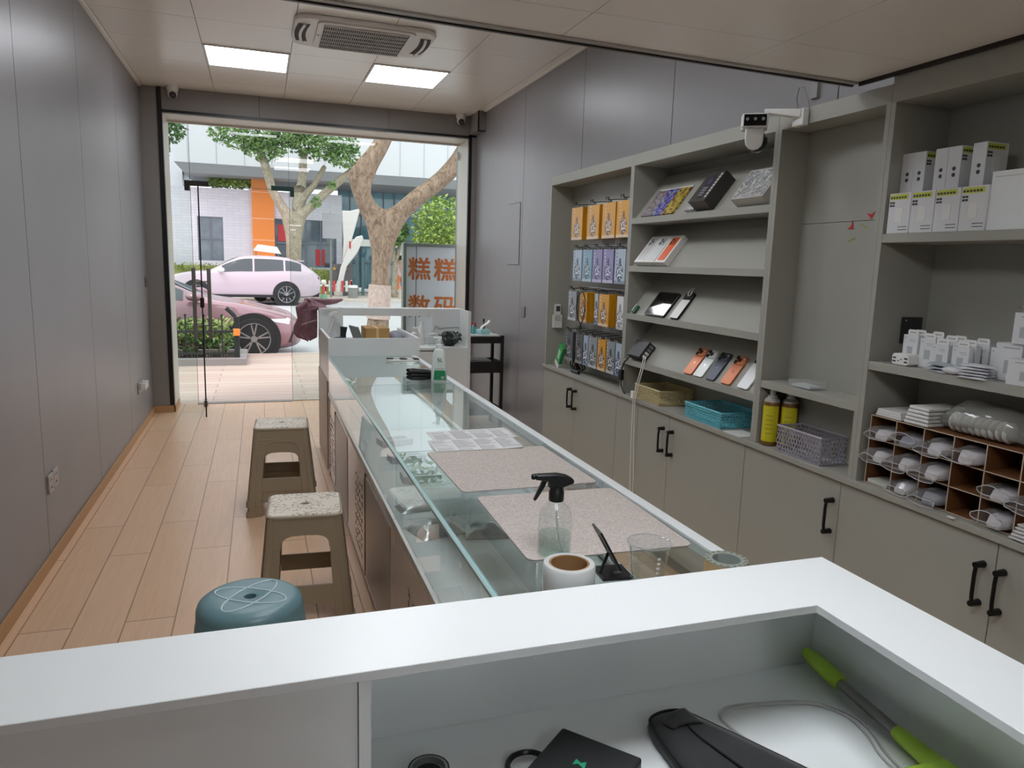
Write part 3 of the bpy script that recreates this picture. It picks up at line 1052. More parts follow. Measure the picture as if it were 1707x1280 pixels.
def bwin(x0, x1, z0, z1, nx, nz, y=34.06, m=M_WIN):
    g = MB()
    g.box(x0, x1, y, y+.04, z0, z1)
    w_ = g.build('window', m, bd, world=True)
    f = MB()
    for i in range(nx+1):
        x = x0+(x1-x0)*i/nx
        f.box(x-.03, x+.03, y-.04, y, z0, z1)
    for k in range(nz+1):
        z = z0+(z1-z0)*k/nz
        f.box(x0, x1, y-.045, y-.005, z-.03, z+.03)
    f.build('window_frame', M_WINF, w_, world=True)
    return w_
bwin(-2.43, -1.43, 1.28, 3.1, 2, 2)
bwin(.66, 3.22, 1.1, 3.15, 4, 2)
bwin(3.6, 11, .2, 4.72, 14, 4, 36.5, M_TEAL)
for q in ((.78, 1.2, 2.2, 2.9), (2.35, 2.75, 1.2, 1.9)):
    MB().box(q[0], q[1], 34.03, 34.05, q[2], q[3]).build('red_poster', mat('red_poster', '#b8383f', rough=.5), bd, world=True)
b = MB()
for i in range(24):
    leaves(b, (-1.9+.075*i, 34.3, 4.52), (.15, .2, .24), 40, .13, rnd)
b.build('roof_planting', M_LEAFY, bd, world=True, kind='stuff')
b = MB()
b.box(3.65, 6.2, 33.6, 35, 2.1, 2.4)
b.box(3.7, 3.8, 33.7, 33.8, GZ, 2.1)
b.box(6.0, 6.12, 33.7, 33.8, GZ, 2.1)
b.box(4.85, 4.95, 33.7, 33.8, GZ, 2.1)
b.build('entrance_canopy', M_WHPL, bd, world=True)
# hedges
for (x0, x1, z0, z1, y, lb) in ((-7, -1.0, .0, 1.2, 33.3, 'clipped hedge in front of the white brick wall, left of the pale car'), (1.75, 2.85, .3, 1.15, 33.2, 'short hedge seen between the pale car tail and the grey signpost')):
    t = thing('hedge', lb, 'hedge', ((x0+x1)/2, y, GZ+.1))
    b = MB()
    b.box(x0, x1, y-.22, y+.22, GZ+.1, z1-.12)
    b.build('hedge_core', M_HEDGE, t, world=True)
    b = MB()
    n = int((x1-x0)/.2)
    for i in range(n):
        leaves(b, (x0+.1+.2*i, y-.05, z1-.25), (.2, .33, .24), 70, .09, rnd)
    b.build('foliage', M_HEDGE, t, world=True, kind='stuff')
# signpost (seen from the back)
t = thing('road_sign', 'grey road sign panel seen from behind on a thin pole', 'road sign', (2.75, 30.6, GZ+.1))
MB().cyl((2.70, 30.6, GZ+.1), (2.70, 30.6, 3.3), .04).build('pole', M_GREYPL, t, world=True)
b = MB()
b.box(2.38, 3.12, 30.5, 30.54, 2.3, 3.28)
b.box(2.38, 3.12, 30.54, 30.58, 2.75, 2.80)
b.build('panel', mat('sign_back_grey', '#b2aeb2', rough=.5, metal=.2), t, world=True)
# white sail sculpture
t = thing('sail_sculpture', 'white petal-shaped sculpture with red marks beside the glass facade', 'sculpture', (3.3, 32.0, GZ+.1))
M_SC = mat('sculpture_white', '#e9e2df', rough=.45)
b = MB()
b.prism([(2.95, .3), (3.3, 1.0), (3.35, 2.3), (3.3, 3.5), (3.62, 3.5), (4.05, 3.62), (3.8, 2.7), (3.5, 1.7), (3.3, .3), (3.3, GZ+.101), (2.95, GZ+.101)], 31.95, 32.10, Matrix(((1, 0, 0, 0), (0, 0, 1, 0), (0, 1, 0, 0), (0, 0, 0, 1))))
b.build('tall_petal', M_SC, t, world=True, bevel=.03)
b = MB()
b.prism([(3.0, .2), (3.2, 1.15), (3.55, 2.0), (3.85, 2.45), (4.1, 2.52), (4.15, 2.35), (3.9, 1.8), (3.45, 1.2), (3.2, .2), (3.2, GZ+.101), (3.0, GZ+.101)], 31.74, 31.90, Matrix(((1, 0, 0, 0), (0, 0, 1, 0), (0, 1, 0, 0), (0, 0, 0, 1))))
b.build('low_petal', M_SC, t, world=True, bevel=.03)
b = MB()
b.box(3.55, 3.62, 31.72, 31.74, 1.95, 2.25)
b.build('red_mark', mat('red_paint', '#c9303f', rough=.5), t, world=True)
# dark plinth wall with stars
t = thing('plinth_wall', 'low dark wall with small gold stars beside the gate', 'wall', (3.2, 32.4, GZ+.1))
MB().box(2.85, 3.75, 32.2, 32.4, GZ+.1, 1.3).build('wall_block', mat('dark_granite', '#6a6468', rough=.4), t, world=True)
b = MB()
for x in (2.98, 3.45):
    pts = []
    for k in range(10):
        rr = .10 if k % 2 == 0 else .045
        pts.append((x+rr*math.sin(2*PI*k/10), 1.1+rr*math.cos(2*PI*k/10)))
    b.prism(pts, 32.18, 32.2, Matrix(((1, 0, 0, 0), (0, 0, 1, 0), (0, 1, 0, 0), (0, 0, 0, 1))))
b.build('star', mat('gold_star', '#c9a548', rough=.4), t, world=True)
# gate
t = thing('bar_gate', 'teal grey bar gate behind the forked tree trunk', 'gate', (5, 32.8, GZ+.1))
M_GATE = mat('gate_teal_grey', '#5d7a80', rough=.5)
b = MB()
for x in (3.72, 4.0, 4.25, 6.4):
    b.box(x-.06, x+.06, 32.74, 32.86, GZ+.1, 1.6)
b.build('gate_post', M_GATE, t, world=True)
b = MB()
b.box(4.25, 6.4, 32.77, 32.83, 1.42, 1.48)
b.box(4.25, 6.4, 32.77, 32.83, .25, .31)
b.build('gate_rail', M_GATE, t, world=True)
b = MB()
for i in range(17):
    x = 4.36+.12*i
    b.box(x-.018, x+.018, 32.78, 32.82, .31, 1.42)
b.build('gate_bars', M_GATE, t, world=True)
# red and white barrier
t = thing('crowd_barrier', 'red and white street barrier in front of the gate', 'barrier', (3.1, 31.4, GZ+.1))
for i in range(7):
    x = 2.55+.17*i
    MB().box(x-.05, x+.05, 31.38, 31.42, .18, .62).build('slat', M_WHPL if i % 2 else mat('barrier_red', '#d84a4a', rough=.5), t, world=True)
b = MB()
for x in (2.55, 3.6):
    b.box(x-.02, x+.02, 31.2, 31.6, GZ+.1, .05)
    b.box(x-.02, x+.02, 31.38, 31.42, GZ+.1, .66)
b.box(2.5, 3.62, 31.43, 31.46, .36, .42)
b.build('barrier_frame', M_WHPL, t, world=True)
# roadside post
t = thing('hydrant_post', 'small red and green roadside post by the tail of the pale car', 'post', (2.3, 29.3, GZ+.1))
MB().cyl((2.3, 29.3, GZ+.1), (2.3, 29.3, .16), .16, .10).build('base', mat('post_green', '#6f9a7c', rough=.5), t, world=True)
MB().cyl((2.3, 29.3, .16), (2.3, 29.3, .5), .06).build('shaft', mat('post_red', '#c4524c', rough=.5), t, world=True)
b = MB()
b.ball((2.3, 29.3, .6), .11)
b.cyl((2.12, 29.3, .48), (2.48, 29.3, .48), .045)
b.build('cap', M_WHPL, t, world=True, smooth=True)
# litter bins
for i, (x, y, lb, m) in enumerate(((3.52, 30.2, 'grey bin at the end of the red and white barrier', M_GREYPL), (5.5, 29.9, 'beige bin with an orange lid near the light box edge', mat('bin_beige', '#c3b8a6', rough=.6)))):
    t = thing('street_bin', lb, 'bin', (x, y, GZ+.1))
    MB().cyl((0, 0, 0), (0, 0, .42), .19, .2).build('bin_body', m, t, smooth=True)
    MB().cyl((0, 0, .42), (0, 0, .52), .21, .18).build('bin_lid', mat('bin_orange', '#e0805a', rough=.5) if i else M_WHPL, t, smooth=True)
# cart canopy behind the pale car
t = thing('street_cart', 'small cart with a pale pitched canopy behind the pale pink car', 'cart', (.28, 29.0, GZ))
b = MB()
b.loft([[(-.22, 28.7, 1.72), (.76, 28.7, 1.62), (.76, 29.3, 1.62), (-.22, 29.3, 1.72)], [(-.05, 28.8, 1.95), (.62, 28.8, 1.88), (.62, 29.2, 1.88), (-.05, 29.2, 1.95)]])
b.build('canopy', mat('canopy_beige', '#cfc7bf', rough=.6), t, world=True)
b = MB()
for x in (-.12, .66):
    for y in (28.8, 29.2):
        b.cyl((x, y, .5), (x, y, 1.68), .02, seg=8)
b.build('canopy_post', M_GREYPL, t, world=True)
b = MB()
b.box(-.2, .76, 28.75, 29.25, .25, .8)
b.build('cart_body', mat('cart_body', '#a59b93', rough=.6), t, world=True)
b = MB()
for x in (0, .56):
    b.cyl((x, 28.74, .12), (x, 28.68, .12), .25)
b.build('wheel', M_TYRE, t, world=True)

# ---- light box sign outside the glass
t = thing('light_box_sign', 'grey framed light box with four orange characters standing outside the shopfront', 'sign', (1.88, 8.42, -0.008))
b = MB()
x0, x1, zt = 1.535, 2.21, 1.705
b.box(x0, x0+.035, 8.36, 8.48, .10, zt)
b.box(x1-.035, x1, 8.36, 8.48, .10, zt)
b.box(x0+.035, x1-.035, 8.36, 8.48, zt-.035, zt)
b.box(x0+.035, x1-.035, 8.36, 8.48, .10, .16)
b.build('frame', mat('sign_frame_grey', '#8c908d', rough=.4, metal=.4), t, world=True, bevel=.004)
M_SIGNF = bpy.data.materials.new('sign_face')
M_SIGNF.use_nodes = True
_n = M_SIGNF.node_tree.nodes
_n['Principled BSDF'].inputs['Base Color'].default_value = lin('#efeff2')
_n['Principled BSDF'].inputs['Roughness'].default_value = .4
_tl = _n.new('ShaderNodeBsdfTranslucent')
_tl.inputs[0].default_value = lin('#f6f6fa')
_mx = _n.new('ShaderNodeMixShader')
_mx.inputs[0].default_value = .55
M_SIGNF.node_tree.links.new(_n['Principled BSDF'].outputs[0], _mx.inputs[1])
M_SIGNF.node_tree.links.new(_tl.outputs[0], _mx.inputs[2])
M_SIGNF.node_tree.links.new(_mx.outputs[0], _n['Material Output'].inputs[0])
for ya, yb, nm in ((8.375, 8.379, 'face'), (8.456, 8.46, 'rear_face')):
    MB().box(x0+.035, x1-.035, ya, yb, .16, zt-.035).build(nm, M_SIGNF, t, world=True)
b = MB()
b.box(x0+.03, x0+.10, 8.28, 8.56, -.008, .10)
b.box(x1-.10, x1-.03, 8.28, 8.56, -.008, .10)
b.build('foot', mat('sign_frame_grey', '#8c908d'), t, world=True)
inv = PM[t.name].inverted()
M_ORTXT = mat('orange_lettering', '#d2743a', rough=.45)
for ch, cx, cz in (('糕', 1.723, 1.40), ('糕', 2.022, 1.395), ('数', 1.723, .975), ('码', 2.022, .97)):
    _bm = bmesh.new()
    for dx_, dz_ in ((-.006, 0), (.006, 0), (0, -.006), (0, .006)):
        _me = text_mesh(ch, .268, .0015+.0002*(dx_ > 0)+.0004*(dz_ > 0)+.0006*(dz_ < 0), 0.0)
        _me.transform(inv @ frame_of((1, 0, 0), (0, 0, 1), (cx+dx_, 8.372, cz+dz_)))
        _bm.from_mesh(_me)
        bpy.data.meshes.remove(_me)
    _o = bpy.data.meshes.new('lettering')
    _bm.to_mesh(_o)
    _bm.free()
    _o.materials.append(M_ORTXT)
    _ob = bpy.data.objects.new('lettering', _o)
    COL.objects.link(_ob)
    _ob.parent = t
b = MB()
b.tube([(1.685, 8.365, zt+.01), (1.682, 8.362, 1.3), (1.68, 8.362, .7), (1.68, 8.364, .12)], .004, seg=6)
b.build('cable', M_BLACK, t, world=True)

# ---- person walking beyond the trunk
t = thing('person', 'distant person in a pale top and orange trousers walking past the gate', 'person', (5.72, 32.0, GZ+.1))
px, py, pz = 5.72, 32.0, GZ+.1
nd = [(px, py, pz+.92, .13), (px, py, pz+1.15, .12), (px+.01, py, pz+1.38, .15), (px+.02, py, pz+1.47, .06), (px+.03, py, pz+1.58, .10), (px+.03, py, pz+1.66, .09),
      (px-.08, py-.05, pz+.88, .09), (px-.12, py-.06, pz+.5, .065), (px-.22, py-.08, pz+.08, .05), (px-.10, py-.08, pz+.04, .04),
      (px+.08, py+.05, pz+.88, .09), (px+.2, py+.05, pz+.5, .065), (px+.22, py+.05, pz+.08, .05), (px+.34, py+.05, pz+.05, .04),
      (px-.02, py-.19, pz+1.36, .06), (px+.06, py-.22, pz+1.1, .045), (px+.2, py-.2, pz+.92, .04), (px+.28, py-.2, pz+.88, .035),
      (px+.02, py+.19, pz+1.36, .06), (px-.08, py+.22, pz+1.1, .045), (px-.06, py+.2, pz+.86, .04), (px-.04, py+.2, pz+.78, .035)]
ed = [(0, 1), (1, 2), (2, 3), (3, 4), (4, 5), (0, 6), (6, 7), (7, 8), (8, 9), (0, 10), (10, 11), (11, 12), (12, 13), (2, 14), (14, 15), (15, 16), (16, 17), (2, 18), (18, 19), (19, 20), (20, 21)]
skin_tree('body', nd, ed, mat('skin', '#d9ab90', rough=.6), t)
b = MB()
b.lathe([(.145, .88), (.15, 1.1), (.175, 1.32), (.10, 1.44), (.07, 1.45)], TR(px+.01, py, pz) @ Matrix.Diagonal((.95, 1.2, 1, 1)), 16)
b.build('top', mat('pale_top', '#e5c9c6', rough=.8), t, world=True, smooth=True)
for s_ in (-1, 1):
    b = MB()
    b.tube([(px+s_*.07, py+s_*.05, pz+.92), (px+(-.12 if s_ < 0 else .2), py+s_*.055, pz+.5), (px+(-.22 if s_ < 0 else .22), py+s_*.06, pz+.12)], .1, seg=12, radii=[.12, .09, .075])
    b.build('trouser_leg', mat('orange_trousers', '#e2885e', rough=.8), t, world=True, smooth=True)
b = MB()
b.ball((px+.015, py, pz+1.65), .12, sc=(1, .95, 1))
b.build('hair', mat('dark_hair', '#2a2220', rough=.7), t, world=True, smooth=True)
# ------------------------------------------------------------------ wall cabinets on the right
XF = 1.90
XB = 2.146
LZ = 0.81
M_HANDLE = mat('black_handle', '#111112', rough=0.35, metal=0.3)
def door(parent, y0, y1, handle=None):
    d = MB()
    d.box(XF, XF+0.018, y0+0.0015, y1-0.0015, 0.085, 0.784)
    o = d.build('door', M_CAB, parent, world=True, bevel=0.001, bseg=1)
    if handle is not None:
        h = MB()
        y = handle
        h.tube([(XF-0.028, y, 0.598), (XF-0.031, y, 0.625), (XF-0.031, y, 0.685), (XF-0.028, y, 0.712)], 0.0055, seg=10)
        for z in (0.598, 0.712):
            h.cyl((XF-0.034, y, z), (XF-0.001, y, z), 0.0085, 0.0105, seg=12)
        h.build('handle', M_HANDLE, o, world=True, smooth=True)
def cabinet(label, y0, y1, back, doors, shelves=(), ztop=2.095, under=2.037):
    t = thing('display_cabinet', label, 'cabinet', ((XF+XB)/2, (y0+y1)/2, 0))
    b = MB()
    b.box(XF+0.019, XB, y0+0.001, y1-0.001, 0.08, 0.788)
    b.build('base_carcass', M_CABIN, t, world=True)
    MB().box(XF+0.05, XB, y0+0.001, y1-0.001, 0.0005, 0.08).build('plinth', M_CABIN, t, world=True)
    for a, c in ((y0+0.0005, y0+0.019), (y1-0.019, y1-0.0005)):
        MB().box(XF, XB, a, c, LZ+0.0005, under).build('side_panel', M_CAB, t, world=True)
    b = MB()
    if isinstance(back, tuple):
        b.box(back[0], back[0]+0.015, y0+0.0195, y1-0.0195, LZ+0.0005, back[1]-0.001)
        b.box(back[0], back[0]+0.015, y0+0.0195, y1-0.0195, back[1]+0.001, under)
    else:
        b.box(back, back+0.012, y0+0.0195, y1-0.0195, LZ+0.0005, under)
    b.build('back_panel', M_CAB, t, world=True)
    MB().box(XF+0.015, XB, y0+0.0005, y1-0.0005, under, under+0.018).build('top_panel', M_CAB, t, world=True)
    MB().box(XF, XF+0.0148, y0+0.0008, y1-0.0008, under, ztop).build('fascia', M_CAB, t, world=True)
    if ztop < 2.2:
        MB().box(XF+0.0152, XB, y0+0.0008, y1-0.0008, ztop-0.012, ztop).build('top_cover', M_CAB, t, world=True)
    for d in doors:
        door(t, *d)
    for (kind, z) in shelves:
        s = MB()
        if kind == 'flat':
            s.box(XF+0.0005, (back[0] if isinstance(back, tuple) else back)-0.0005, y0+0.0195, y1-0.0195, z-0.028, z)
            s.build('shelf', M_CAB, t, world=True, bevel=0.001, bseg=1)
        else:
            ya, yb = y0+0.0195, y1-0.0195
            s.box(XF, XF+0.012, ya, yb, z-0.022, z+0.008)
            s.box(XF+0.012, XB-0.012, ya, yb, z-0.022, z-0.007)
            n = Vector((1, 0, 1.3)).normalized()
            q0 = Vector((XF+0.012, 0, z))
            q1 = q0+n*0.30
            k = Vector((n.z, 0, -n.x))*0.012
            s.prism([(q0.x, q0.z), (q1.x, q1.z), (q1.x+k.x, q1.z+k.z), (q0.x+k.x, q0.z+k.z)], -yb, -ya, Matrix(((1, 0, 0, 0), (0, 0, -1, 0), (0, 1, 0, 0), (0, 0, 0, 1))))
            s.build('sloped_shelf', M_CAB, t, world=True)
    return t
cabinet('farthest grey wall cabinet, with boxed phone cases hanging on hooks', 3.645, 4.83, 2.06, [(4.29, 4.83, 4.331), (3.69, 4.29, 4.251)])
cabinet('grey wall cabinet with four sloped shelves of phones and boxes', 2.465, 3.645, 2.131, [(3.44, 3.69, None), (3.115, 3.44, 3.161), (2.51, 3.115, 3.074)],
        [('slope', 1.755), ('slope', 1.503), ('slope', 1.247), ('slope', 0.998)])
cabinet('narrow grey wall cabinet with yellow cans and a grey basket', 1.925, 2.465, (2.03, 1.69), [(1.968, 2.51, 1.998)], [('flat', 1.07)])
cabinet('nearest grey wall cabinet, stacked with white boxes and bagged parts', 0.70, 1.925, 2.13, [(1.383, 1.968, 1.418), (0.70, 1.383, 1.357)], [('flat', 1.22), ('flat', 1.632)], ztop=2.42, under=2.037)
t = thing('worktop', 'long grey ledge running under all the wall cabinets', 'ledge', ((XF+XB)/2, 2.8, 0.79))
MB().box(XF-0.012, XB, 0.70, 4.845, 0.7885, LZ).build('ledge_board', M_CAB, t, world=True, bevel=0.002)

# ------------------------------------------------------------------ hanging phone case boxes
def packmat(name, base, dark, light):
    """printed carton: base colour, a standing figure-like blot and small print, all in object space"""
    m = mat(name, base, rough=0.35)
    nt = m.node_tree
    bs = nt.nodes['Principled BSDF']
    tc = nt.nodes.new('ShaderNodeTexCoord')
    sp = nt.nodes.new('ShaderNodeSeparateXYZ')
    nt.links.new(tc.outputs['Object'], sp.inputs[0])
    def M_(op, a, b=None):
        n = nt.nodes.new('ShaderNodeMath')
        n.operation = op
        for i, v in enumerate((a, b)):
            if v is None:
                continue
            if isinstance(v, (int, float)):
                n.inputs[i].default_value = v
            else:
                nt.links.new(v, n.inputs[i])
        return n.outputs[0]
    y, z = sp.outputs['Y'], sp.outputs['Z']
    nz = nt.nodes.new('ShaderNodeTexNoise')
    nz.inputs['Scale'].default_value = 70
    nt.links.new(tc.outputs['Object'], nz.inputs['Vector'])
    d = M_('ADD', M_('POWER', M_('DIVIDE', y, 0.046), 2), M_('POWER', M_('DIVIDE', M_('SUBTRACT', z, 0.066), 0.058), 2))
    d = M_('ADD', d, M_('MULTIPLY', M_('SUBTRACT', nz.outputs['Fac'], .5), 2.2))
    fig = M_('LESS_THAN', d, .75)
    d2 = M_('ADD', M_('POWER', M_('DIVIDE', y, 0.012), 2), M_('POWER', M_('DIVIDE', M_('SUBTRACT', z, 0.128), 0.018), 2))
    hd = M_('LESS_THAN', d2, 1.0)
    tx = M_('MULTIPLY', M_('LESS_THAN', z, .018), M_('GREATER_THAN', M_('SINE', M_('MULTIPLY', y, 420)), 0.0))
    tx2 = M_('MULTIPLY', M_('MULTIPLY', M_('GREATER_THAN', y, .038), M_('LESS_THAN', y, .046)), M_('GREATER_THAN', M_('SINE', M_('MULTIPLY', z, 300)), .1))
    tx2 = M_('MULTIPLY', tx2, M_('GREATER_THAN', z, .1))
    mot = M_('GREATER_THAN', nz.outputs['Fac'], .52)
    def mix(f, a, b):
        n = nt.nodes.new('ShaderNodeMix')
        n.data_type = 'RGBA'
        nt.links.new(f, n.inputs[0])
        for i, v in ((6, a), (7, b)):
            if isinstance(v, tuple):
                n.inputs[i].default_value = v
            else:
                nt.links.new(v, n.inputs[i])
        return n.outputs[2]
    figc = mix(mot, lin(dark), lin(light))
    c = mix(fig, lin(base), figc)
    c = mix(hd, c, lin(dark))
    c = mix(M_('MAXIMUM', tx, tx2), c, lin(light if sum(lin(base)[:3]) < 1.2 else dark))
    ff = nt.nodes.new('ShaderNodeNewGeometry')
    sn = nt.nodes.new('ShaderNodeSeparateXYZ')
    nt.links.new(tc.outputs['Normal'], sn.inputs[0])
    front = M_('LESS_THAN', sn.outputs['X'], -.9)
    c = mix(front, lin(base), c)
    nt.links.new(c, bs.inputs['Base Color'])
    return m
PK = {
 'orange': packmat('carton_orange', '#dc9c1c', '#7a4a2a', '#e8e6dc'),
 'pale': packmat('carton_pale_blue', '#aebfd0', '#3c4a66', '#e8edf4'),
 'cyan': packmat('carton_cyan', '#7fa6bd', '#35566b', '#d6e3ea'),
 'purple': packmat('carton_purple', '#8d86b4', '#423a78', '#e9e6f2'),
 'silver': packmat('carton_silver', '#8e979c', '#2c3034', '#e6e8e8'),
 'dark': packmat('carton_charcoal', '#55575a', '#1d1e20', '#b8babc'),
 'white': packmat('carton_white', '#dedfdf', '#8b8d90', '#f2f2f2'),
}
PKN = {'orange': 'orange', 'pale': 'pale blue', 'cyan': 'cyan blue', 'purple': 'purple and white', 'silver': 'silver grey', 'dark': 'charcoal', 'white': 'white'}
PROTO = {}
def pack(kind, w, h, x, y, z, label, group, front):
    key = (kind, round(w, 3), round(h, 3))
    if key not in PROTO:
        b = MB()
        b.box(0, 0.011, -w/2, w/2, 0, h)
        me = b.build('p', PK[kind], None).data
        bpy.data.objects.remove([o for o in bpy.data.objects if o.data == me][0])
        me.transform(TR(0.0055, 0, 0))
        b = MB()
        b.prism([(-.022, 0), (.022, 0), (.018, .016), (-.018, .016)], .004, .007, Matrix(((0, 0, 1, 0), (1, 0, 0, 0), (0, 1, 0, h), (0, 0, 0, 1))))
        tb_ = b.build('p', M_BLKPL, None)
        m2 = tb_.data
        m2.transform(Matrix.Translation(tb_.location))
        bpy.data.objects.remove(tb_)
        PROTO[key] = (me, m2)
    me, m2 = PROTO[key]
    if front:
        t = thing('phone_case_box', label, 'box', (x, y, z), 0, group)
        for nm, m in (('carton', me), ('hang_tab', m2)):
            o = bpy.data.objects.new(nm, m)
            COL.objects.link(o)
            o.parent = t
    else:
        o = bpy.data.objects.new('phone_case_box', me)
        COL.objects.link(o)
        o.location = (x, y, z)
        tag(o, label, 'box', group)
rows = [
 ('top', 1.668, .204, [('orange', 4.53, 4.36, 5), ('orange', 4.285, 4.115, 4), ('orange', 4.07, 3.90, 5), ('orange', 3.88, 3.71, 4)]),
 ('second', 1.408, .196, [('pale', 4.475, 4.345, 3), ('cyan', 4.325, 4.19, 4), ('purple', 4.175, 4.045, 2), ('purple', 4.03, 3.895, 2), ('pale', 3.875, 3.745, 3)]),
 ('third', 1.150, .190, [('silver', 4.53, 4.40, 3), ('orange', 4.345, 4.235, 7), ('pale', 4.12, 4.075, 2), ('orange', 4.06, 3.925, 7), ('white', 3.82, 3.74, 2)]),
 ('bottom', .882, .190, [('dark', 4.555, 4.43, 3), ('dark', 4.38, 4.27, 3), ('pale', 4.258, 4.195, 2), ('silver', 4.178, 4.06, 3), ('orange', 4.045, 3.94, 2), ('silver', 3.922, 3.82, 3), ('pale', 3.805, 3.735, 2)]),
]
ORD = ['frontmost', 'second deep', 'third deep', 'fourth deep', 'fifth deep', 'sixth deep', 'hindmost']
POS = {4: ['leftmost', 'second', 'third', 'rightmost'], 5: ['leftmost', 'second', 'middle', 'fourth', 'rightmost'], 7: ['leftmost', 'second', 'third', 'middle', 'fifth', 'sixth', 'rightmost']}
for rn, z0, h, st in rows:
    rk = thing('hook_rail', 'black wire hooks carrying the %s row of hanging phone case boxes' % rn, 'hooks', (2.05, 4.15, z0+h))
    b = MB()
    b.box(2.046, 2.0595, 3.69, 4.62, z0+h+.018, z0+h+.030)
    b.build('rail', M_STEEL, rk, world=True)
    for i, (kind, ya, yb, n) in enumerate(st):
        yc = (ya+yb)/2
        w = ya-yb
        b = MB()
        b.tube([(2.046, yc, z0+h+.024), (2.0, yc, z0+h+.022), (1.95, yc, z0+h+.017), (1.93, yc, z0+h+.017), (1.922, yc, z0+h+.030)], .0025, seg=6)
        b.tube([(1.925, yc-.018, z0+h+.014), (1.922, yc-.02, z0+h+.03), (1.922, yc+.02, z0+h+.03), (1.925, yc+.018, z0+h+.014)], .002, seg=6)
        b.build('hook', M_BLKPL, rk, world=True)
        for k in range(n):
            x = 1.936+.0125*k
            lb = '%s phone case box, %s on the %s hook of the %s row' % (PKN[kind], ORD[k], POS[len(st)][i], rn)
            pack(kind, w, h, x, yc+(0.004 if k % 2 else 0), z0+(.0 if k else 0), lb, 'phone case boxes on the %s row of hooks' % rn, k == 0)
# black neck cord hanging among the third row
t = thing('neck_cord', 'black neck cord looped in front of the orange box of the third row', 'cord', (1.925, 4.29, 1.12))
b = MB()
b.tube([(1.926, 4.27, 1.335), (1.922, 4.235, 1.30), (1.92, 4.225, 1.24), (1.921, 4.25, 1.17), (1.922, 4.285, 1.135), (1.922, 4.33, 1.17), (1.92, 4.36, 1.24), (1.921, 4.345, 1.31), (1.926, 4.29, 1.345)], .0035, seg=8, closed=True)
b.tube([(1.922, 4.285, 1.135), (1.922, 4.283, 1.10)], .005, seg=8)
b.build('loop', M_BLKPL, t, world=True, smooth=True)
# coiled black cable at the ledge, green carton, remote in holder
t = thing('cable_coil', 'tangled black cable lying on the ledge below the charcoal boxes', 'cable', (1.96, 4.43, LZ))
b = MB()
for k in range(5):
    pts = []
    for i in range(20):
        a = 2*PI*i/20
        pts.append((1.955+.016*k*.3+.01*math.sin(3*a+k), 4.44-.016*k+.045*math.cos(a)+.01*math.sin(2*a+k), LZ+.012+.055*(1+math.sin(a))*(1-.08*k)))
    b.tube(pts, .005, seg=8, closed=True)
b.build('cable_loops', M_BLKPL, t, world=True, smooth=True)
b = MB()
b.cyl((1.93, 4.41, LZ+.013), (1.935, 4.31, LZ+.013), .011, .011)
b.build('plug', M_BLKPL, t, world=True, smooth=True)
t = thing('slim_carton', 'slim green and white carton leaning on the ledge at the far end', 'box', (1.93, 4.66, LZ+0.012), rot=(math.radians(30), 0, 0))
b = MB()
b.box(-.012, .012, -.035, .035, .035, .165)
b.build('green_sleeve', mat('green_carton', '#2f9a4e', rough=.4), t)
MB().box(-.012, .012, -.035, .035, 0, .0345).build('white_end', M_WHPL, t)
b = MB()
b.box(-.0128, -.012, -.016, .016, .06, .13)
b.build('print', mat('pale_green_print', '#a9d8b4', rough=.5), t)
t = thing('remote_control', 'white air conditioner remote in a wall holder on the cabinet side', 'remote control', (1.97, 4.79, 1.07))
b = MB()
b.prism(rrect(.046, .15, .008), -.018, 0, TR(1.972, 4.809, 1.16) @ RX(PI/2) @ TR(0, 0, .018), 0)
b.build('remote_body', M_WHPL, t, world=True, bevel=.003)
MB().box(1.957, 1.987, 4.7895, 4.7908, 1.185, 1.222).build('screen', mat('lcd_grey', '#4a5054', rough=.2), t, world=True)
b = MB()
for i in range(3):
    for j in range(3):
        b.cyl((1.960+.012*i, 4.7908, 1.125+.014*j), (1.960+.012*i, 4.7875, 1.125+.014*j), .0035, seg=10)
b.build('buttons', M_GREYPL, t, world=True)
b = MB()
b.box(1.94, 2.004, 4.784, 4.8105, 1.07, 1.078)
b.box(1.94, 1.947, 4.784, 4.8105, 1.078, 1.16)
b.box(1.997, 2.004, 4.784, 4.8105, 1.078, 1.16)
b.box(1.947, 1.997, 4.784, 4.787, 1.078, 1.118)
b.build('holder', M_WHPL, t, world=True)

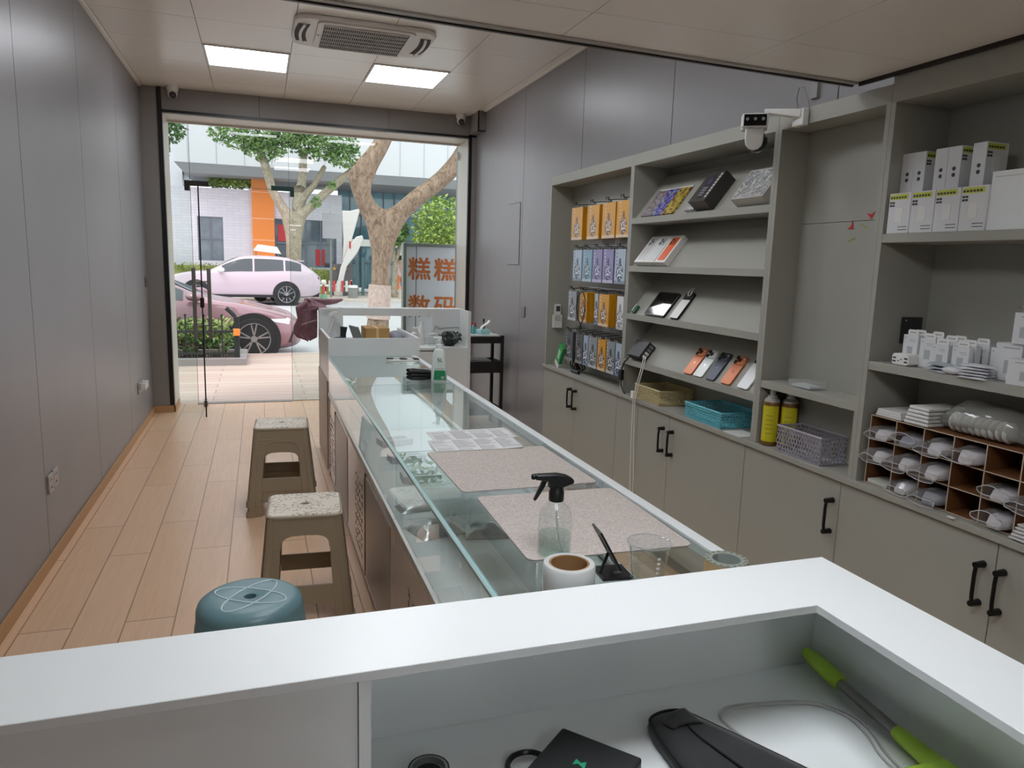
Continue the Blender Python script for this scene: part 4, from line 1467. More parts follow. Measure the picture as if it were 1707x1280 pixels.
# ------------------------------------------------------------------ sloped shelf goods
UP = Vector((1, 0, 1.3)).normalized()
def slope_frame(y, z, off=0.0, lift=0.0, spin=0.0):
    q = Vector((XF+.012, y, z)) + UP*(.012+off) + Vector((-UP.z, 0, UP.x))*(.0008+lift)
    return frame_of((0, -1, 0), UP, q) @ RZ(spin)
def sl_thing(name, label, cat, y, z, off=0.0, lift=0.0, group=None, spin=0.0):
    F = slope_frame(y, z, off, lift, spin)
    return thing(name, label, cat, F.to_translation(), 0, group, rot=F.to_euler())
def noisemat(name, cols, scale, rough=.2, coat=.6):
    m = mat(name, cols[0], rough=rough, coat=coat)
    nt = m.node_tree
    bs = nt.nodes['Principled BSDF']
    tc = nt.nodes.new('ShaderNodeTexCoord')
    nz = nt.nodes.new('ShaderNodeTexNoise')
    nz.inputs['Scale'].default_value = scale
    nz.inputs['Detail'].default_value = 3
    nz.inputs['Distortion'].default_value = 1.5
    nt.links.new(tc.outputs['Object'], nz.inputs['Vector'])
    rp = nt.nodes.new('ShaderNodeValToRGB')
    rp.color_ramp.interpolation = 'CONSTANT'
    n = len(cols)
    rp.color_ramp.elements[0].color = lin(cols[0])
    rp.color_ramp.elements[0].position = 0
    rp.color_ramp.elements[1].color = lin(cols[-1])
    rp.color_ramp.elements[1].position = .62
    for i in range(1, n-1):
        e = rp.color_ramp.elements.new(.36+.26*(i-.5)/(n-1.5))
        e.color = lin(cols[i])
    nt.links.new(nz.outputs['Fac'], rp.inputs[0])
    nt.links.new(rp.outputs[0], bs.inputs['Base Color'])
    return m
for i, (lb, cols, y) in enumerate((('glossy patterned flat pack in silver grey, leftmost on the top sloped shelf', ['#5a585c', '#a7a4a6', '#8a6f76', '#c9c6c8'], 3.50),
                                   ('glossy patterned flat pack in violet blue on the top sloped shelf', ['#3a2f7a', '#6a56b0', '#8fa6c9', '#b7a23c'], 3.394),
                                   ('glossy patterned flat pack in yellow and red on the top sloped shelf', ['#a3a047', '#c9b84a', '#8e4c3a', '#6d8a5a'], 3.288))):
    t = sl_thing('flat_pack', lb, 'pack', y, 1.755, group='patterned packs on the top sloped shelf')
    MB().box(-.051, .051, 0, .168, 0, .010).build('card', noisemat('print_%d' % i, cols, 34), t)
    b = MB()
    b.box(-.05, .05, .168, .180, .004, .006)
    b.build('header_tab', M_WHPL, t)
t = sl_thing('slim_box', 'slim white and grey printed box left of the black phone box', 'box', 3.078, 1.755)
MB().box(-.04, .04, 0, .165, 0, .018).build('carton', noisemat('print_silver', ['#d6d8da', '#a9adb2', '#eceded', '#7f858b'], 40), t)
t = sl_thing('phone_box', 'black boxed feature phone standing proud on the top sloped shelf', 'box', 2.962, 1.755)
M_BKBOX = mat('black_carton', '#3a3836', rough=.4)
MB().box(-.066, .066, 0, .175, 0, .065).build('carton', M_BKBOX, t, bevel=.001)
b = MB()
b.prism(rrect(.046, .125, .014), .065, .0658, TR(.0, .085, 0))
b.build('printed_phone', mat('printed_phone_dark', '#26252f', rough=.3), t)
b = MB()
b.box(-.016, .016, .095, .135, .0658, .0663)
b.build('printed_screen', mat('printed_screen', '#4c4a6a', rough=.2), t)
b = MB()
for i in range(4):
    for j in range(3):
        b.box(-.017+.0125*j, -.009+.0125*j, .032+.014*i, .040+.014*i, .0658, .0663)
b.build('printed_keys', mat('printed_keys', '#a9a7ad', rough=.4), t)
b = MB()
for i in range(9):
    b.box(.045, .058, .02+.016*i, .031+.016*i, .065, .0655)
b.build('edge_print', M_WHPL, t)
M_FOIL = noisemat('silver_foil_print', ['#c7c9c9', '#8e9296', '#eeefee', '#b3b6b9'], 26, .15)
t = sl_thing('wrapped_box', 'film wrapped silver box at the right end of the top sloped shelf', 'box', 2.61, 1.755)
MB().box(-.105, .105, 0, .155, 0, .05).build('carton', mat('grey_white_carton', '#c9c8c3', rough=.4), t)
b = MB()
b.box(-.098, -.004, .006, .148, .05, .0512)
b.box(.006, .098, .006, .148, .05, .0512)
b.build('window_print', M_FOIL, t)
b = MB()
b.box(-.1065, .1065, -.001, .1565, -.0003, .053)
b.build('film', glassmat('clear_film', '#f4f4f4', 1.4, .08, .06), t)
# second shelf : three phone boxes
def phone_back(b, w, h, z, top, m_body, m_lens, t):
    pass
for i, (y, c, lb) in enumerate(((3.515, '#cfcbcb', 'white phone box printed with a silver phone, leftmost of the three'), (3.41, '#d6dcda', 'white phone box printed with a silver phone, middle of the three'), (3.302, '#ea6a35', 'white phone box printed with an orange phone'))):
    t = sl_thing('phone_box', lb, 'box', y, 1.503, group='white phone boxes on the second sloped shelf')
    MB().box(-.0505, .0505, 0, .172, 0, .032).build('carton', M_WHPL, t, bevel=.0008)
    MB().prism(rrect(.070, .145, .009), .032, .0326, TR(0, .086, 0)).build('printed_phone', mat('printed_body_'+c[1:], c, rough=.35), t)
    b = MB()
    b.prism(rrect(.062, .045, .008), .0326, .0330, TR(0, .132, 0), 0)
    b.build('printed_camera', mat('printed_cam_'+c[1:], {'#ea6a35': '#b9542c'}.get(c, '#aeb0b0'), rough=.35), t)
    b = MB()
    for (u, v) in ((-.019, .146), (-.019, .123), (.002, .134)):
        b.cyl((u, v, .0330), (u, v, .0334), .0085, seg=14)
    b.build('printed_lens', mat('printed_lens', '#1a1a1c', rough=.3), t)
# third shelf
t = sl_thing('tablet', 'black tablet leaning on the third sloped shelf', 'tablet', 3.358, 1.247)
MB().prism(rrect(.205, .150, .012), 0, .010, TR(0, .075, 0)).build('tablet_body', M_BLKPL, t, bevel=.001)
MB().prism(rrect(.190, .135, .006), .010, .0104, TR(0, .075, 0)).build('screen', mat('dark_screen', '#0c0c0e', rough=.06, spec=.8), t)
t = sl_thing('phone', 'black phone with a bright white lower half and a loop strap', 'phone', 3.162, 1.247)
MB().prism(rrect(.074, .158, .012), 0, .012, TR(0, .079, 0)).build('phone_body', M_BLKPL, t, bevel=.001)
MB().box(-.036, .036, .002, .112, .012, .0126).build('white_card', M_WHPL, t)
b = MB()
b.tube([(-.004, .135, .013), (-.012, .150, .018), (-.004, .176, .020), (.010, .178, .020), (.014, .158, .018), (.008, .140, .013)], .004, seg=8, closed=True)
b.build('loop_strap', M_ALU, t, smooth=True)
t = sl_thing('small_dispenser', 'tiny green and white dispenser at the left end of the third sloped shelf', 'dispenser', 3.575, 1.247)
MB().box(-.016, .016, 0, .045, 0, .016).build('green_body', mat('dark_green_plastic', '#24633a', rough=.4), t, bevel=.002)
MB().cyl((-.006, .004, .019), (-.006, .048, .019), .003).build('white_tip', M_WHPL, t)
# fourth shelf : charging hub and five phones
t = sl_thing('charging_hub', 'black charging hub with lit sockets at the left end of the lowest sloped shelf', 'charger', 3.49, .998)
MB().hexa([(-.075, 0, 0), (.065, 0, 0), (.065, .10, 0), (-.075, .10, 0), (-.075, 0, .05), (.065, 0, .05), (.065, .10, .05), (-.075, .10, .05)]).build('hub_body', M_BLKPL, t, bevel=.004)
MB().box(.0652, .0665, .006, .094, .006, .046).build('socket_panel', mat('hub_panel', '#26242e', rough=.3), t)
HUB = t
for i in range(4):
    MB().box(.0666, .0700, .012+.021*i, .026+.021*i, .012, .036).build('usb_plug' if i < 2 else 'socket', M_WHPL if i < 2 else M_GREYPL, t)
PH = [(3.010, '#c87850', 'orange phone, leftmost of the phones on the lowest sloped shelf'), (2.922, '#c5c8c6', 'silver phone beside the leftmost orange phone'),
      (2.826, '#3a404c', 'dark blue phone in the middle of the row of phones'), (2.707, '#cc7b53', 'orange phone on the right of the dark blue phone'), (2.584, '#dcdedd', 'white phone at the right end of the lowest sloped shelf')]
for i, (y, c, lb) in enumerate(PH):
    t = sl_thing('phone', lb, 'phone', y, .998, group='phones on the lowest sloped shelf')
    mm = mat('phone_'+c[1:], c, rough=.32, metal=.35)
    MB().prism(rrect(.073, .150, .011), 0, .009, TR(0, .075, 0)).build('phone_body', mm, t, bevel=.0015)
    if i < 4:
        MB().prism(rrect(.069, .044, .011), .009, .0125, TR(0, .125, 0)).build('camera_bar', mm, t, bevel=.001)
        b = MB()
        for (u, v) in ((-.020, .136), (-.020, .114), (.001, .125)):
            b.cyl((u, v, .0125), (u, v, .0155), .0095, seg=16)
        b.build('lens', mat('camera_lens', '#17171a', rough=.1, spec=.8), t)
        MB().cyl((.024, .134, .0125), (.024, .134, .0130), .004, seg=10).build('flash', M_WHPL, t)
        MB().cyl((0, .066, .009), (0, .066, .0093), .006, seg=12).build('back_mark', mat('phone_mark_'+c[1:], '#%02x%02x%02x' % tuple(max(0, int(c[j:j+2], 16)-28) for j in (1, 3, 5)), rough=.2, metal=.5), t)
    else:
        b = MB()
        b.cyl((-.022, .136, .009), (-.022, .136, .012), .009, seg=16)
        b.build('lens', mat('camera_lens', '#17171a'), t)
# white charging cables falling over the ledge
t = thing('charging_cable', 'pair of white charging cables falling from the hub down past the cabinet doors', 'cable', (1.87, 3.40, LZ))
for d in (0, .02):
    b = MB()
    b.tube([(1.905, 3.415-d, 1.045), (1.893, 3.40-d, 1.03), (1.884, 3.405-d, .97), (1.874, 3.43-d, .88), (1.868, 3.44-d, .80), (1.872, 3.445-d*1.4, .60), (1.876, 3.44-d*2, .38), (1.885, 3.43, .10)], .0028, seg=6)
    b.build('cable', M_WHPL, t, world=True, smooth=True)
MB().box(1.858, 1.874, 3.425, 3.455, .815, .855).build('inline_plug', M_WHPL, t, world=True, bevel=.003)
b = MB()
b.tube([(1.925, 3.56, 1.03), (1.905, 3.575, 1.02), (1.885, 3.595, .99), (1.880, 3.612, .95), (1.879, 3.618, .90), (1.880, 3.61, .86), (1.883, 3.595, .835), (1.8845, 3.57, .818)], .004, seg=8)
b.build('power_cord', M_BLKPL, HUB, world=True, smooth=True)
MB().box(1.870, 1.890, 3.600, 3.632, .885, .945).build('cord_adapter', M_BLKPL, HUB, world=True, bevel=.004)

# ------------------------------------------------------------------ baskets, cans, case
def basket(label, x0, x1, y0, y1, z1, m, nv):
    t = thing('storage_basket', label, 'basket', ((x0+x1)/2, (y0+y1)/2, LZ+.0005))
    z0 = LZ+.001
    MB().box(x0+.008, x1-.008, y0+.008, y1-.008, z0, z0+.004).build('basket_base', m, t, world=True)
    def wall(p0, p1, nm):
        b = MB()
        p0, p1 = Vector(p0), Vector(p1)
        d = p1-p0
        L_ = d.length
        d = d/L_
        nx = Vector((-d.y, d.x, 0))*.0012
        def bar(a, c, za, zb):
            A, C_ = p0+d*a, p0+d*c
            b.hexa([tuple(A-nx)[:2]+(za,), tuple(C_-nx)[:2]+(za,), tuple(C_+nx)[:2]+(za,), tuple(A+nx)[:2]+(za,), tuple(A-nx)[:2]+(zb,), tuple(C_-nx)[:2]+(zb,), tuple(C_+nx)[:2]+(zb,), tuple(A+nx)[:2]+(zb,)])
        H = z1-z0
        rowh = H/nv
        for k in range(nv+1):
            z = z0+rowh*k
            e = .006 if k in (0, nv) else .0019
            bar(0, L_, max(z0, z-e), min(z1, z+e))
        n = int(L_/.0145)
        for k in range(nv):
            for i in range(n+1):
                a = L_*i/n + (.5*L_/n if k % 2 else 0)
                a0, a1 = max(0, a-.0021), min(L_, a+.0021)
                if a1 > a0:
                    bar(a0, a1, z0+rowh*k, z0+rowh*(k+1))
        b.build(nm, m, t, world=True)
    wall((x0, y0, 0), (x0, y1, 0), 'long_side')
    wall((x1, y0, 0), (x1, y1, 0), 'long_side')
    wall((x0, y0, 0), (x1, y0, 0), 'short_side')
    wall((x0, y1, 0), (x1, y1, 0), 'short_side')
    b = MB()
    b.tube([(x0, y0, z1), (x1, y0, z1), (x1, y1, z1), (x0, y1, z1)], .0042, seg=6, closed=True)
    b.build('rim', m, t, world=True)
    return t
basket('tan perforated plastic basket under the sloped shelves', 1.905, 2.10, 3.235, 3.495, .885, mat('tan_plastic', '#d6c797', rough=.5), 6)
basket('turquoise perforated plastic basket between the tan basket and the yellow cans', 1.905, 2.10, 2.70, 2.99, .880, mat('turquoise_plastic', '#74ccd9', rough=.45), 6)
basket('grey perforated plastic basket beside the yellow cans', 1.905, 2.02, 2.085, 2.326, .912, mat('mauve_grey_plastic', '#aaa6ad', rough=.5), 6)
def can(label, x, y):
    t = thing('spray_can', label, 'can', (x, y, LZ+.0005), .7)
    b = MB()
    b.lathe([(0, 0), (.030, 0), (.033, .003), (.033, .172), (.031, .178)], seg=28)
    b.build('can_body', mat('can_brown', '#7b5a2c', rough=.3, metal=.3), t, smooth=True)
    b = MB()
    for k in range(9):
        pass
    pts = []
    b.grid(lambda u, v: (-.0335*math.cos((u-.5)*2.2), .0335*math.sin((u-.5)*2.2), .018+.145*v), 14, 1)
    b.build('label_print', mat('can_yellow', '#cfc321', rough=.35), t, smooth=True)
    b = MB()
    for k in range(5):
        b.grid(lambda u, v, k=k: (-.0338*math.cos((u-.5)*.9), .0338*math.sin((u-.5)*.9), .05+.018*k+.003*v), 8, 1)
    b.build('label_text', mat('can_text', '#8f8a3a', rough=.5), t)
    b = MB()
    b.lathe([(.031, .178), (.030, .186), (.018, .196), (.0175, .204), (0, .204)], seg=24)
    b.build('can_shoulder', M_ALU, t, smooth=True)
    b = MB()
    b.lathe([(.011, .204), (.011, .222), (.007, .228), (0, .228)], seg=16)
    b.build('nozzle', M_WHPL, t, smooth=True)
can('yellow labelled spray can at the front left of the grey basket', 1.937, 2.411)
can('yellow labelled spray can tucked behind the front can', 1.990, 2.367)
t = thing('clear_case', 'small clear plastic case on the narrow cabinet shelf', 'case', (1.955, 2.245, 1.0705))
b = MB()
b.box(-.04, .04, -.06, .06, 0, .028)
b.build('case_shell', glassmat('cloudy_clear', '#e8ecec', 1.45, .05, .18), t, bevel=.004)
MB().box(-.03, .03, -.05, .05, .004, .012).build('case_insert', M_WHPL, t)
tag(MB().box(1.893, 1.99, 2.545, 2.66, LZ+.0005, LZ+.003).build('paper_card', M_WHPL), 'white card lying on the ledge right of the turquoise basket', 'card')
# paper birds pinned in the narrow cabinet
for i, (y, z, r, lb) in enumerate(((2.185, 1.673, .3, 'red paper tag stuck low on the narrow cabinet back'), (2.095, 1.712, -.5, 'red paper tag stuck near the right side of the narrow cabinet'))):
    t = thing('paper_tag', lb, 'paper tag', (2.0285, y, z))
    b = MB()
    M0 = Matrix(((0, 0, -1, 0), (-1, 0, 0, 0), (0, 1, 0, 0), (0, 0, 0, 1))) @ RZ(r)
    b.prism([(-.016, -.006), (.012, -.014), (.014, .018), (.004, .0)], 0, .001, M0)
    b.build('red_tag', mat('red_paper', '#c4242c', rough=.6), t)
    b = MB()
    b.prism([(-.02, -.052), (.016, -.05), (.016, -.046), (-.02, -.048)], 0, .0006, M0)
    b.build('yellow_strip', mat('faded_yellow', '#a9a24f', rough=.7), t)
# ------------------------------------------------------------------ nearest cabinet : chargers, packs, organiser
M_CBOX = mat('white_charger_carton', '#d9dadb', rough=.4)
M_PRN = mat('dark_print', '#3a3b3d', rough=.5)
M_LIME = mat('lime_print', '#c4cc4a', rough=.5)
M_PRG = mat('light_grey_print', '#aeb1b3', rough=.5)
def charger(label, x, y, z, rz, group):
    t = thing('charger_box', label, 'box', (x, y, z), rz, group)
    w, h, d = .0835, .124, .044
    MB().box(0, d, -w/2, w/2, 0, h).build('carton', M_CBOX, t, bevel=.0006, bseg=1)
    b = MB()
    b.box(-.0005, 0, .012-w/2, w/2-.004, h-.020, h-.004)
    b.build('lime_band', M_LIME, t)
    b = MB()
    for i in range(6):
        b.box(-.0010, -.0005, w/2-.012-.0105*i, w/2-.005-.0105*i, h-.0165, h-.0105)
    for i in range(2):
        for k in range(2):
            b.box(-.0008, 0, w/2-.012-.010*k, w/2-.004-.010*k, h-.032-.009*i, h-.026-.009*i)
    for k in range(2):
        b.box(-.0008, 0, -w/2+.006, -w/2+.040, .010+.009*k, .012+.009*k)
    b.build('brand_print', M_PRN, t)
    b = MB()
    b.box(-.0008, 0, -.014, .014, .035, .078)
    b.box(-.0008, 0, -.007, -.004, .078, .084)
    b.box(-.0008, 0, .004, .007, .078, .084)
    b.build('product_print', M_WHPL, t)
    b = MB()
    for zz in (.042, .060):
        b.cyl((d*.45, -w/2-.0006, zz), (d*.45, -w/2, zz), .006, seg=12)
        b.cyl((d*.45, w/2, zz), (d*.45, w/2+.0006, zz), .006, seg=12)
    b.build('side_icon', M_PRN, t)
    return t
c0 = None
P4 = ['leftmost', 'second', 'third', 'rightmost']
for i in range(4):
    lb = 'white charger box with lime band, %s in the front row on the top shelf' % P4[i]
    y = 1.855-.0860*i
    if c0 is None:
        c0 = charger(lb, 1.906, y, 1.6325, 0, 'white charger boxes on the nearest cabinet top shelf')
    else:
        dup(c0, (1.906, y, 1.6325), 0, lb)
for i in range(4):
    dup(c0, (1.985, 1.857-.0875*i, 1.6325), 0, 'white charger box, %s in the hidden rear row under the upper boxes' % P4[i])
up = [(1.99, 1.860, PI/2, 'side-on upper charger box at the left end of the upper row'), (1.99, 1.815, PI/2, 'side-on upper charger box, second from the left in the upper row'),
      (1.99, 1.737, PI/2, 'side-on upper charger box, third from the left in the upper row'), (1.99, 1.692, PI/2, 'side-on upper charger box, fourth from the left in the upper row'), (1.99, 1.612, PI/2, 'side-on upper charger box at the right end of the upper row')]
for x, y, rz, lb in up:
    dup(c0, (x, y, 1.758), rz, lb)
t = thing('router_box', 'large plain white box right of the charger boxes', 'box', (1.912, 1.40, 1.6325))
MB().box(0, .15, -.14, .155, 0, .158).build('carton', M_WHITE, t, bevel=.001)
b = MB()
b.box(-.0006, 0, -.13, .145, .142, .1435)
for i in range(3):
    b.box(-.0006, 0, -.03-.03*i, -.012-.03*i, .118-.008*i, .121-.008*i)
b.box(-.0006, 0, .0, .03, .012, .020)
b.build('print', M_PRG, t)
b = MB()
b.box(-.0006, 0, -.075, -.05, .135, .141)
b.build('red_print', mat('red_print', '#c65a5a', rough=.5), t)

# middle shelf
MS = 1.2205
t = thing('power_bank', 'white power bank lying with four sockets facing the aisle', 'power bank', (1.915, 1.795, MS))
MB().prism(rrect(.064, .036, .010), 0, .17, Matrix(((0, 0, 1, 0), (1, 0, 0, 0), (0, 1, 0, .019), (0, 0, 0, 1)))).build('shell', M_WHPL, t, bevel=.002)
b = MB()
for (u, v) in ((-.022, .023), (-.022, .012), (.022, .023), (.022, .012)):
    b.box(-.0006, 0.0005, u-.006, u+.006, v-.0025, v+.0025)
for (u, v) in ((-.004, .019), (.006, .014)):
    b.box(-.0006, 0.0005, u-.003, u+.003, v-.0015, v+.0015)
b.build('socket', M_PRN, t)
M_CP = mat('white_cable_carton', '#d8dada', rough=.35)
def cablepack(label, x, y, z, h, rz):
    t = thing('cable_pack', label, 'pack', (x, y, z), rz, 'white cable packs on the nearest cabinet middle shelf')
    w = .055
    MB().box(0, .018, -w/2, w/2, 0, h).build('carton', M_CP, t)
    b = MB()
    b.prism(rrect(.040, .018, .007), 0.008, .0095, Matrix(((0, 0, 1, 0), (1, 0, 0, 0), (0, 1, 0, h+.008), (0, 0, 0, 1))))
    b.build('hang_tab', M_WHPL, t)
    b = MB()
    b.box(.0072, .0080, -.012, .012, h+.006, h+.010)
    b.box(-.0006, 0, -.010, .010, h*.30, h*.62)
    b.cyl((0, .020, h-.010), (-.0007, .020, h-.010), .0025, seg=8)
    b.box(-.0006, 0, -.018, .004, h-.016, h-.014)
    b.box(-.0006, 0, -.018, .0, h-.021, h-.0195)
    b.build('print', M_PRG, t)
    return t
cp = None
spots = [(1.955, 1.80, .096, 0), (1.975, 1.79, .096, 0.05), (1.955, 1.735, .090, 0), (1.978, 1.728, .096, 0), (1.935, 1.672, .080, 0.05), (1.965, 1.668, .090, 0), (1.99, 1.66, .090, 0), (1.93, 1.598, .080, 0), (1.96, 1.60, .084, 0), (1.99, 1.585, .09, 0), (1.985, 1.52, .086, 0)]
WHO = ['leftmost in front', 'leftmost behind', 'second from left in front', 'second from left behind', 'third from left, nearest the aisle', 'third from left, middle of its file', 'third from left, rear of its file',
       'fourth from left, nearest the aisle', 'fourth from left, middle of its file', 'fourth from left, rear of its file', 'rightmost, beside the tall white boxes']
for (x, y, h, rz), who in zip(spots, WHO):
    cablepack('white cable pack standing on the shelf, %s' % who, x, y, MS, h, rz)
M_SILV = mat('silver_pouch', '#aeb6bb', rough=.25, metal=.3)
def pouch_stack(y, x, n, w, d, hh, m, lbl, seed, nm):
    rg = random.Random(seed)
    for i in range(n):
        b = MB()
        z0 = MS+hh*i
        a = rg.uniform(-.25, .25)
        def top(u, v, z0=z0, hh=hh):
            return 0
        nu = 8
        Mx = TR(x, y, z0) @ RZ(a)
        def f1(u, v):
            e = (1-(2*u-1)**6)*(1-(2*v-1)**6)
            return Mx @ Vector(((u-.5)*d, (v-.5)*w, .0006+(hh-.0016)*e*(.8+.2*math.sin(7*u+5*v+i))))
        b.grid(f1, 10, 10)
        b.grid(lambda u, v: Mx @ Vector(((u-.5)*d, (v-.5)*w, .0005)), 10, 10)
        bmesh.ops.remove_doubles(b.bm, verts=b.bm.verts, dist=.0004)
        o = b.build(nm, m, smooth=True)
        tag(o, lbl % (['lowest', 'second from the bottom', 'third from the bottom', 'fourth from the bottom', 'fifth from the bottom', 'topmost'][i] if i < n-1 else 'topmost'), 'pouch', 'flat pouches stacked on the middle shelf')
pouch_stack(1.648, 1.912+.01, 3, .075, .045, .010, M_SILV, 'shiny grey flat pouch beside the power bank, %s of its stack', 3, 'flat_pouch')
pouch_stack(1.528, 1.915, 5, .085, .05, .0085, mat('white_pouch', '#d5d6da', rough=.3), 'white flat pouch left of the near white box, %s of its stack', 5, 'flat_pouch')
tag(MB().ball((1.905, 1.60, MS+.012), .012, sc=(1, 2.6, .9)).build('small_pouch', mat('white_pouch', '#d5d6da'), smooth=True), 'small crumpled white pouch in front of the flat pouches', 'pouch')
for (x, y, z, w, h, d, lb) in ((1.96, 1.475, MS, .075, .105, .08, 'tall white box carrying another box on the middle shelf'), (1.95, 1.435, MS+.106, .06, .085, .07, 'white box stacked highest on the middle shelf under clear film'),
                               (1.905, 1.385, MS, .095, .070, .05, 'squat white box nearest the camera on the middle shelf'), (1.91, 1.36, MS+.071, .07, .02, .045, 'thin white box lying on the squat box')):
    t = thing('white_box', lb, 'box', (x, y, z))
    MB().box(0, d, -w/2, w/2, 0, h).build('carton', M_CBOX, t, bevel=.0008)
    b = MB()
    b.box(-.0006, 0, -w/2+.008, w/2-.02, h*.86, h*.9)
    if h > .03:
        b.box(-.0006, 0, -.012, .010, h*.2, h*.55)
    b.build('print', M_PRG, t)
t = thing('film_bag', 'crumpled clear film bag on top of the stacked white boxes', 'bag', (1.985, 1.435, MS+.1925))
b = MB()
b.grid(lambda u, v: (-.03+.06*u, -.035+.07*v, .012*math.sin(PI*u)*math.sin(PI*v)+.008*math.sin(9*u)*math.cos(11*v)+.014), 12, 12)
b.build('film', glassmat('crinkled_film', '#eef0f0', 1.5, .06, .12), t, smooth=True)
# socket plate on the cabinet side
t = thing('blank_plate', 'black square switch plate on the inner side of the nearest cabinet', 'switch plate', (2.06, 1.905, 1.28))
MB().box(2.018, 2.104, 1.897, 1.9055, 1.278, 1.366).build('plate', mat('black_plate', '#2b2b2c', rough=.35), t, world=True, bevel=.003)
MB().cyl((2.031, 1.897, 1.355), (2.031, 1.8965, 1.355), .0025, seg=10).build('led', M_WHPL, t, world=True)

# organiser
M_BROWN = mat('brown_board', '#704725', rough=.6)
M_EDGE = mat('pale_board_edge', '#b9a994', rough=.6)
og = thing('pigeonhole_organiser', 'brown pigeonhole organiser on the ledge of the nearest cabinet', 'organiser', (2.02, 1.54, LZ+.0005))
ys = [1.885-.1045*i for i in range(8)]
zs = [LZ+.003, LZ+.080, LZ+.156, LZ+.232]
X0, X1 = 1.918, 2.118
b = MB()
for y in ys:
    b.box(X0, X1, y-.0015, y+.0015, zs[0], zs[-1], 0)
    b.box(X0-.0006, X0, y-.0018, y+.0018, zs[0], zs[-1], 1)
b.build('divider', [M_BROWN, M_EDGE], og, world=True)
for k, z in enumerate(zs):
    b = MB()
    for a, c in zip(ys[1:], ys[:-1]):
        b.box(X0, X1, a+.002, c-.002, z-.0013, z+.0013, 0)
        b.box(X0-.0006, X0, a+.002, c-.002, z-.0016, z+.0016, 1)
    b.build('board', [M_BROWN, M_EDGE], og, world=True)
MB().box(X1, X1+.003, ys[-1], ys[0], zs[0], zs[-1]).build('back', M_BROWN, og, world=True)
M_BAG = glassmat('zip_bag_film', '#f0f0f2', 1.42, .07, .10)
M_ZIP = mat('zip_edge_plastic', '#c9c9cb', rough=.3)
M_CONT = mat('white_contents', '#d9d6d4', rough=.5, noise=.08, nscale=40)
M_CONTG = mat('grey_contents', '#9fa0a6', rough=.5)
def bag(label, col, row, seed, w=.088, content=M_CONT, out=.045, tilt=0.0, hh=.05):
    rg = random.Random(seed)
    y = (ys[col]+ys[col+1])/2
    z = zs[row]+.003
    t = thing('zip_bag', label, 'bag', (X0, y, z), 0, 'bagged parts in the pigeonhole organiser')
    c = MB()
    s1, s2 = rg.uniform(.75, 1), rg.uniform(.7, 1)
    c.loft([rr3(.0+.0, w*.55*s1, hh*.45, .012), rr3(.02, w*.80*s1, hh*.8, .010), rr3(.07, w*.86, hh*.9*s2, .010), rr3(.13, w*.84, hh*.8*s2, .010)])
    c.build('contents', content, t, smooth=True, M=TR(-.012, rg.uniform(-.004, .004), 0))
    f = MB()
    n = 10
    ph = rg.uniform(0, 6)
    loops = []
    for i, xx in enumerate((-out-.02, -out, -out*.5, -.005, .04, .13)):
        k = (.05, .62, .85, .97, 1, 1)[i]
        hh2 = max(.004, (hh+.012)*k)
        L_ = []
        for j in range(20):
            a = 2*PI*j/20
            wob = 1+.10*math.sin(3*a+ph+i)+.06*math.sin(5*a+2*i)
            zz = hh2*(.5+.5*math.sin(a)*wob*.92)
            zz = min(max(zz, .0012), .0745)
            yy = max(-.0475, min(.0475, .046*math.cos(a)*(1.0 if i > 1 else 1.05)*wob))
            L_.append((xx+.004*math.sin(4*a+ph), yy, zz + (0.012*math.sin(ph) if i < 2 else 0)+(.006 if i < 2 else 0)))
        loops.append(L_)
    e_ = MB()
    e_.tube([(p[0], p[1], max(.0022, p[2])) for p in loops[1]], .0011, seg=5, closed=True)
    e_.build('zip_edge', M_ZIP, t)
    f.loft(loops[1:], cap=False)
    for v_ in f.bm.verts:
        v_.co.z = max(.0012, v_.co.z+rg.uniform(-.0035, .0035))
        v_.co.x += rg.uniform(-.004, .004)
    f.build('film', M_BAG, t, smooth=True, angle=18)
    return t
def rr3(x, w, h, r):
    return [(x, u, v+h/2+.0015) for u, v in rrect(w, h, min(r, h*.45, w*.45), 3)]
CO = ['first', 'second', 'third', 'fourth', 'fifth', 'sixth', 'seventh']
RO = ['bottom', 'middle', 'top']
for i, (c, r) in enumerate(((0, 2), (0, 1), (1, 1), (1, 2), (2, 2), (2, 1), (1, 0), (2, 0), (3, 2), (4, 1), (4, 0), (5, 1))):
    bag('clear bag of white parts in the %s column, %s row of the organiser' % (CO[c], RO[r]), c, r, 30+i, content=M_CONT if i % 4 != 3 else M_CONTG, out=.03+.012*(i % 3), hh=.036+.005*(i % 3))
t = thing('card_bundle', 'pale cards lying flat in the first column, bottom row of the organiser', 'cards', (X0, (ys[0]+ys[1])/2, zs[0]+.003))
MB().box(.0, .15, -.04, .04, 0, .012).build('cards', mat('pale_card', '#c5c6b8', rough=.6), t)
tz = zs[-1]+.0025
t = thing('paper_stack', 'short stack of white cards on top of the organiser, left end', 'paper stack', (2.0, 1.825, tz))
for i in range(3):
    MB().box(-.075, .075, -.05+.002*i, .05-.003*i, .008*i, .008*i+.0072).build('card_block', M_WHPL, t)
t = thing('foam_bundle', 'folded white foam sheets on top of the organiser beside the white cards', 'foam', (1.96, 1.715, tz))
b = MB()
for i in range(5):
    b.box(-.04, .11, -.045, .045-.004*i, .012*i, .012*i+.010)
b.build('foam_sheets', mat('white_foam', '#dcdcd8', rough=.7), t, bevel=.003)
t = thing('parcel_bag', 'big translucent bag of white ribbed packing on top of the organiser', 'bag', (2.0, 1.53, tz))
b = MB()
for i in range(9):
    b.ball((-.035, .08-.021*i, .032), .03, sc=(1, .42, 1.0), seg=12, rings=8)
b.build('ribbed_packing', mat('white_packing', '#cfcfca', rough=.6), t, smooth=True)
b = MB()
loops = []
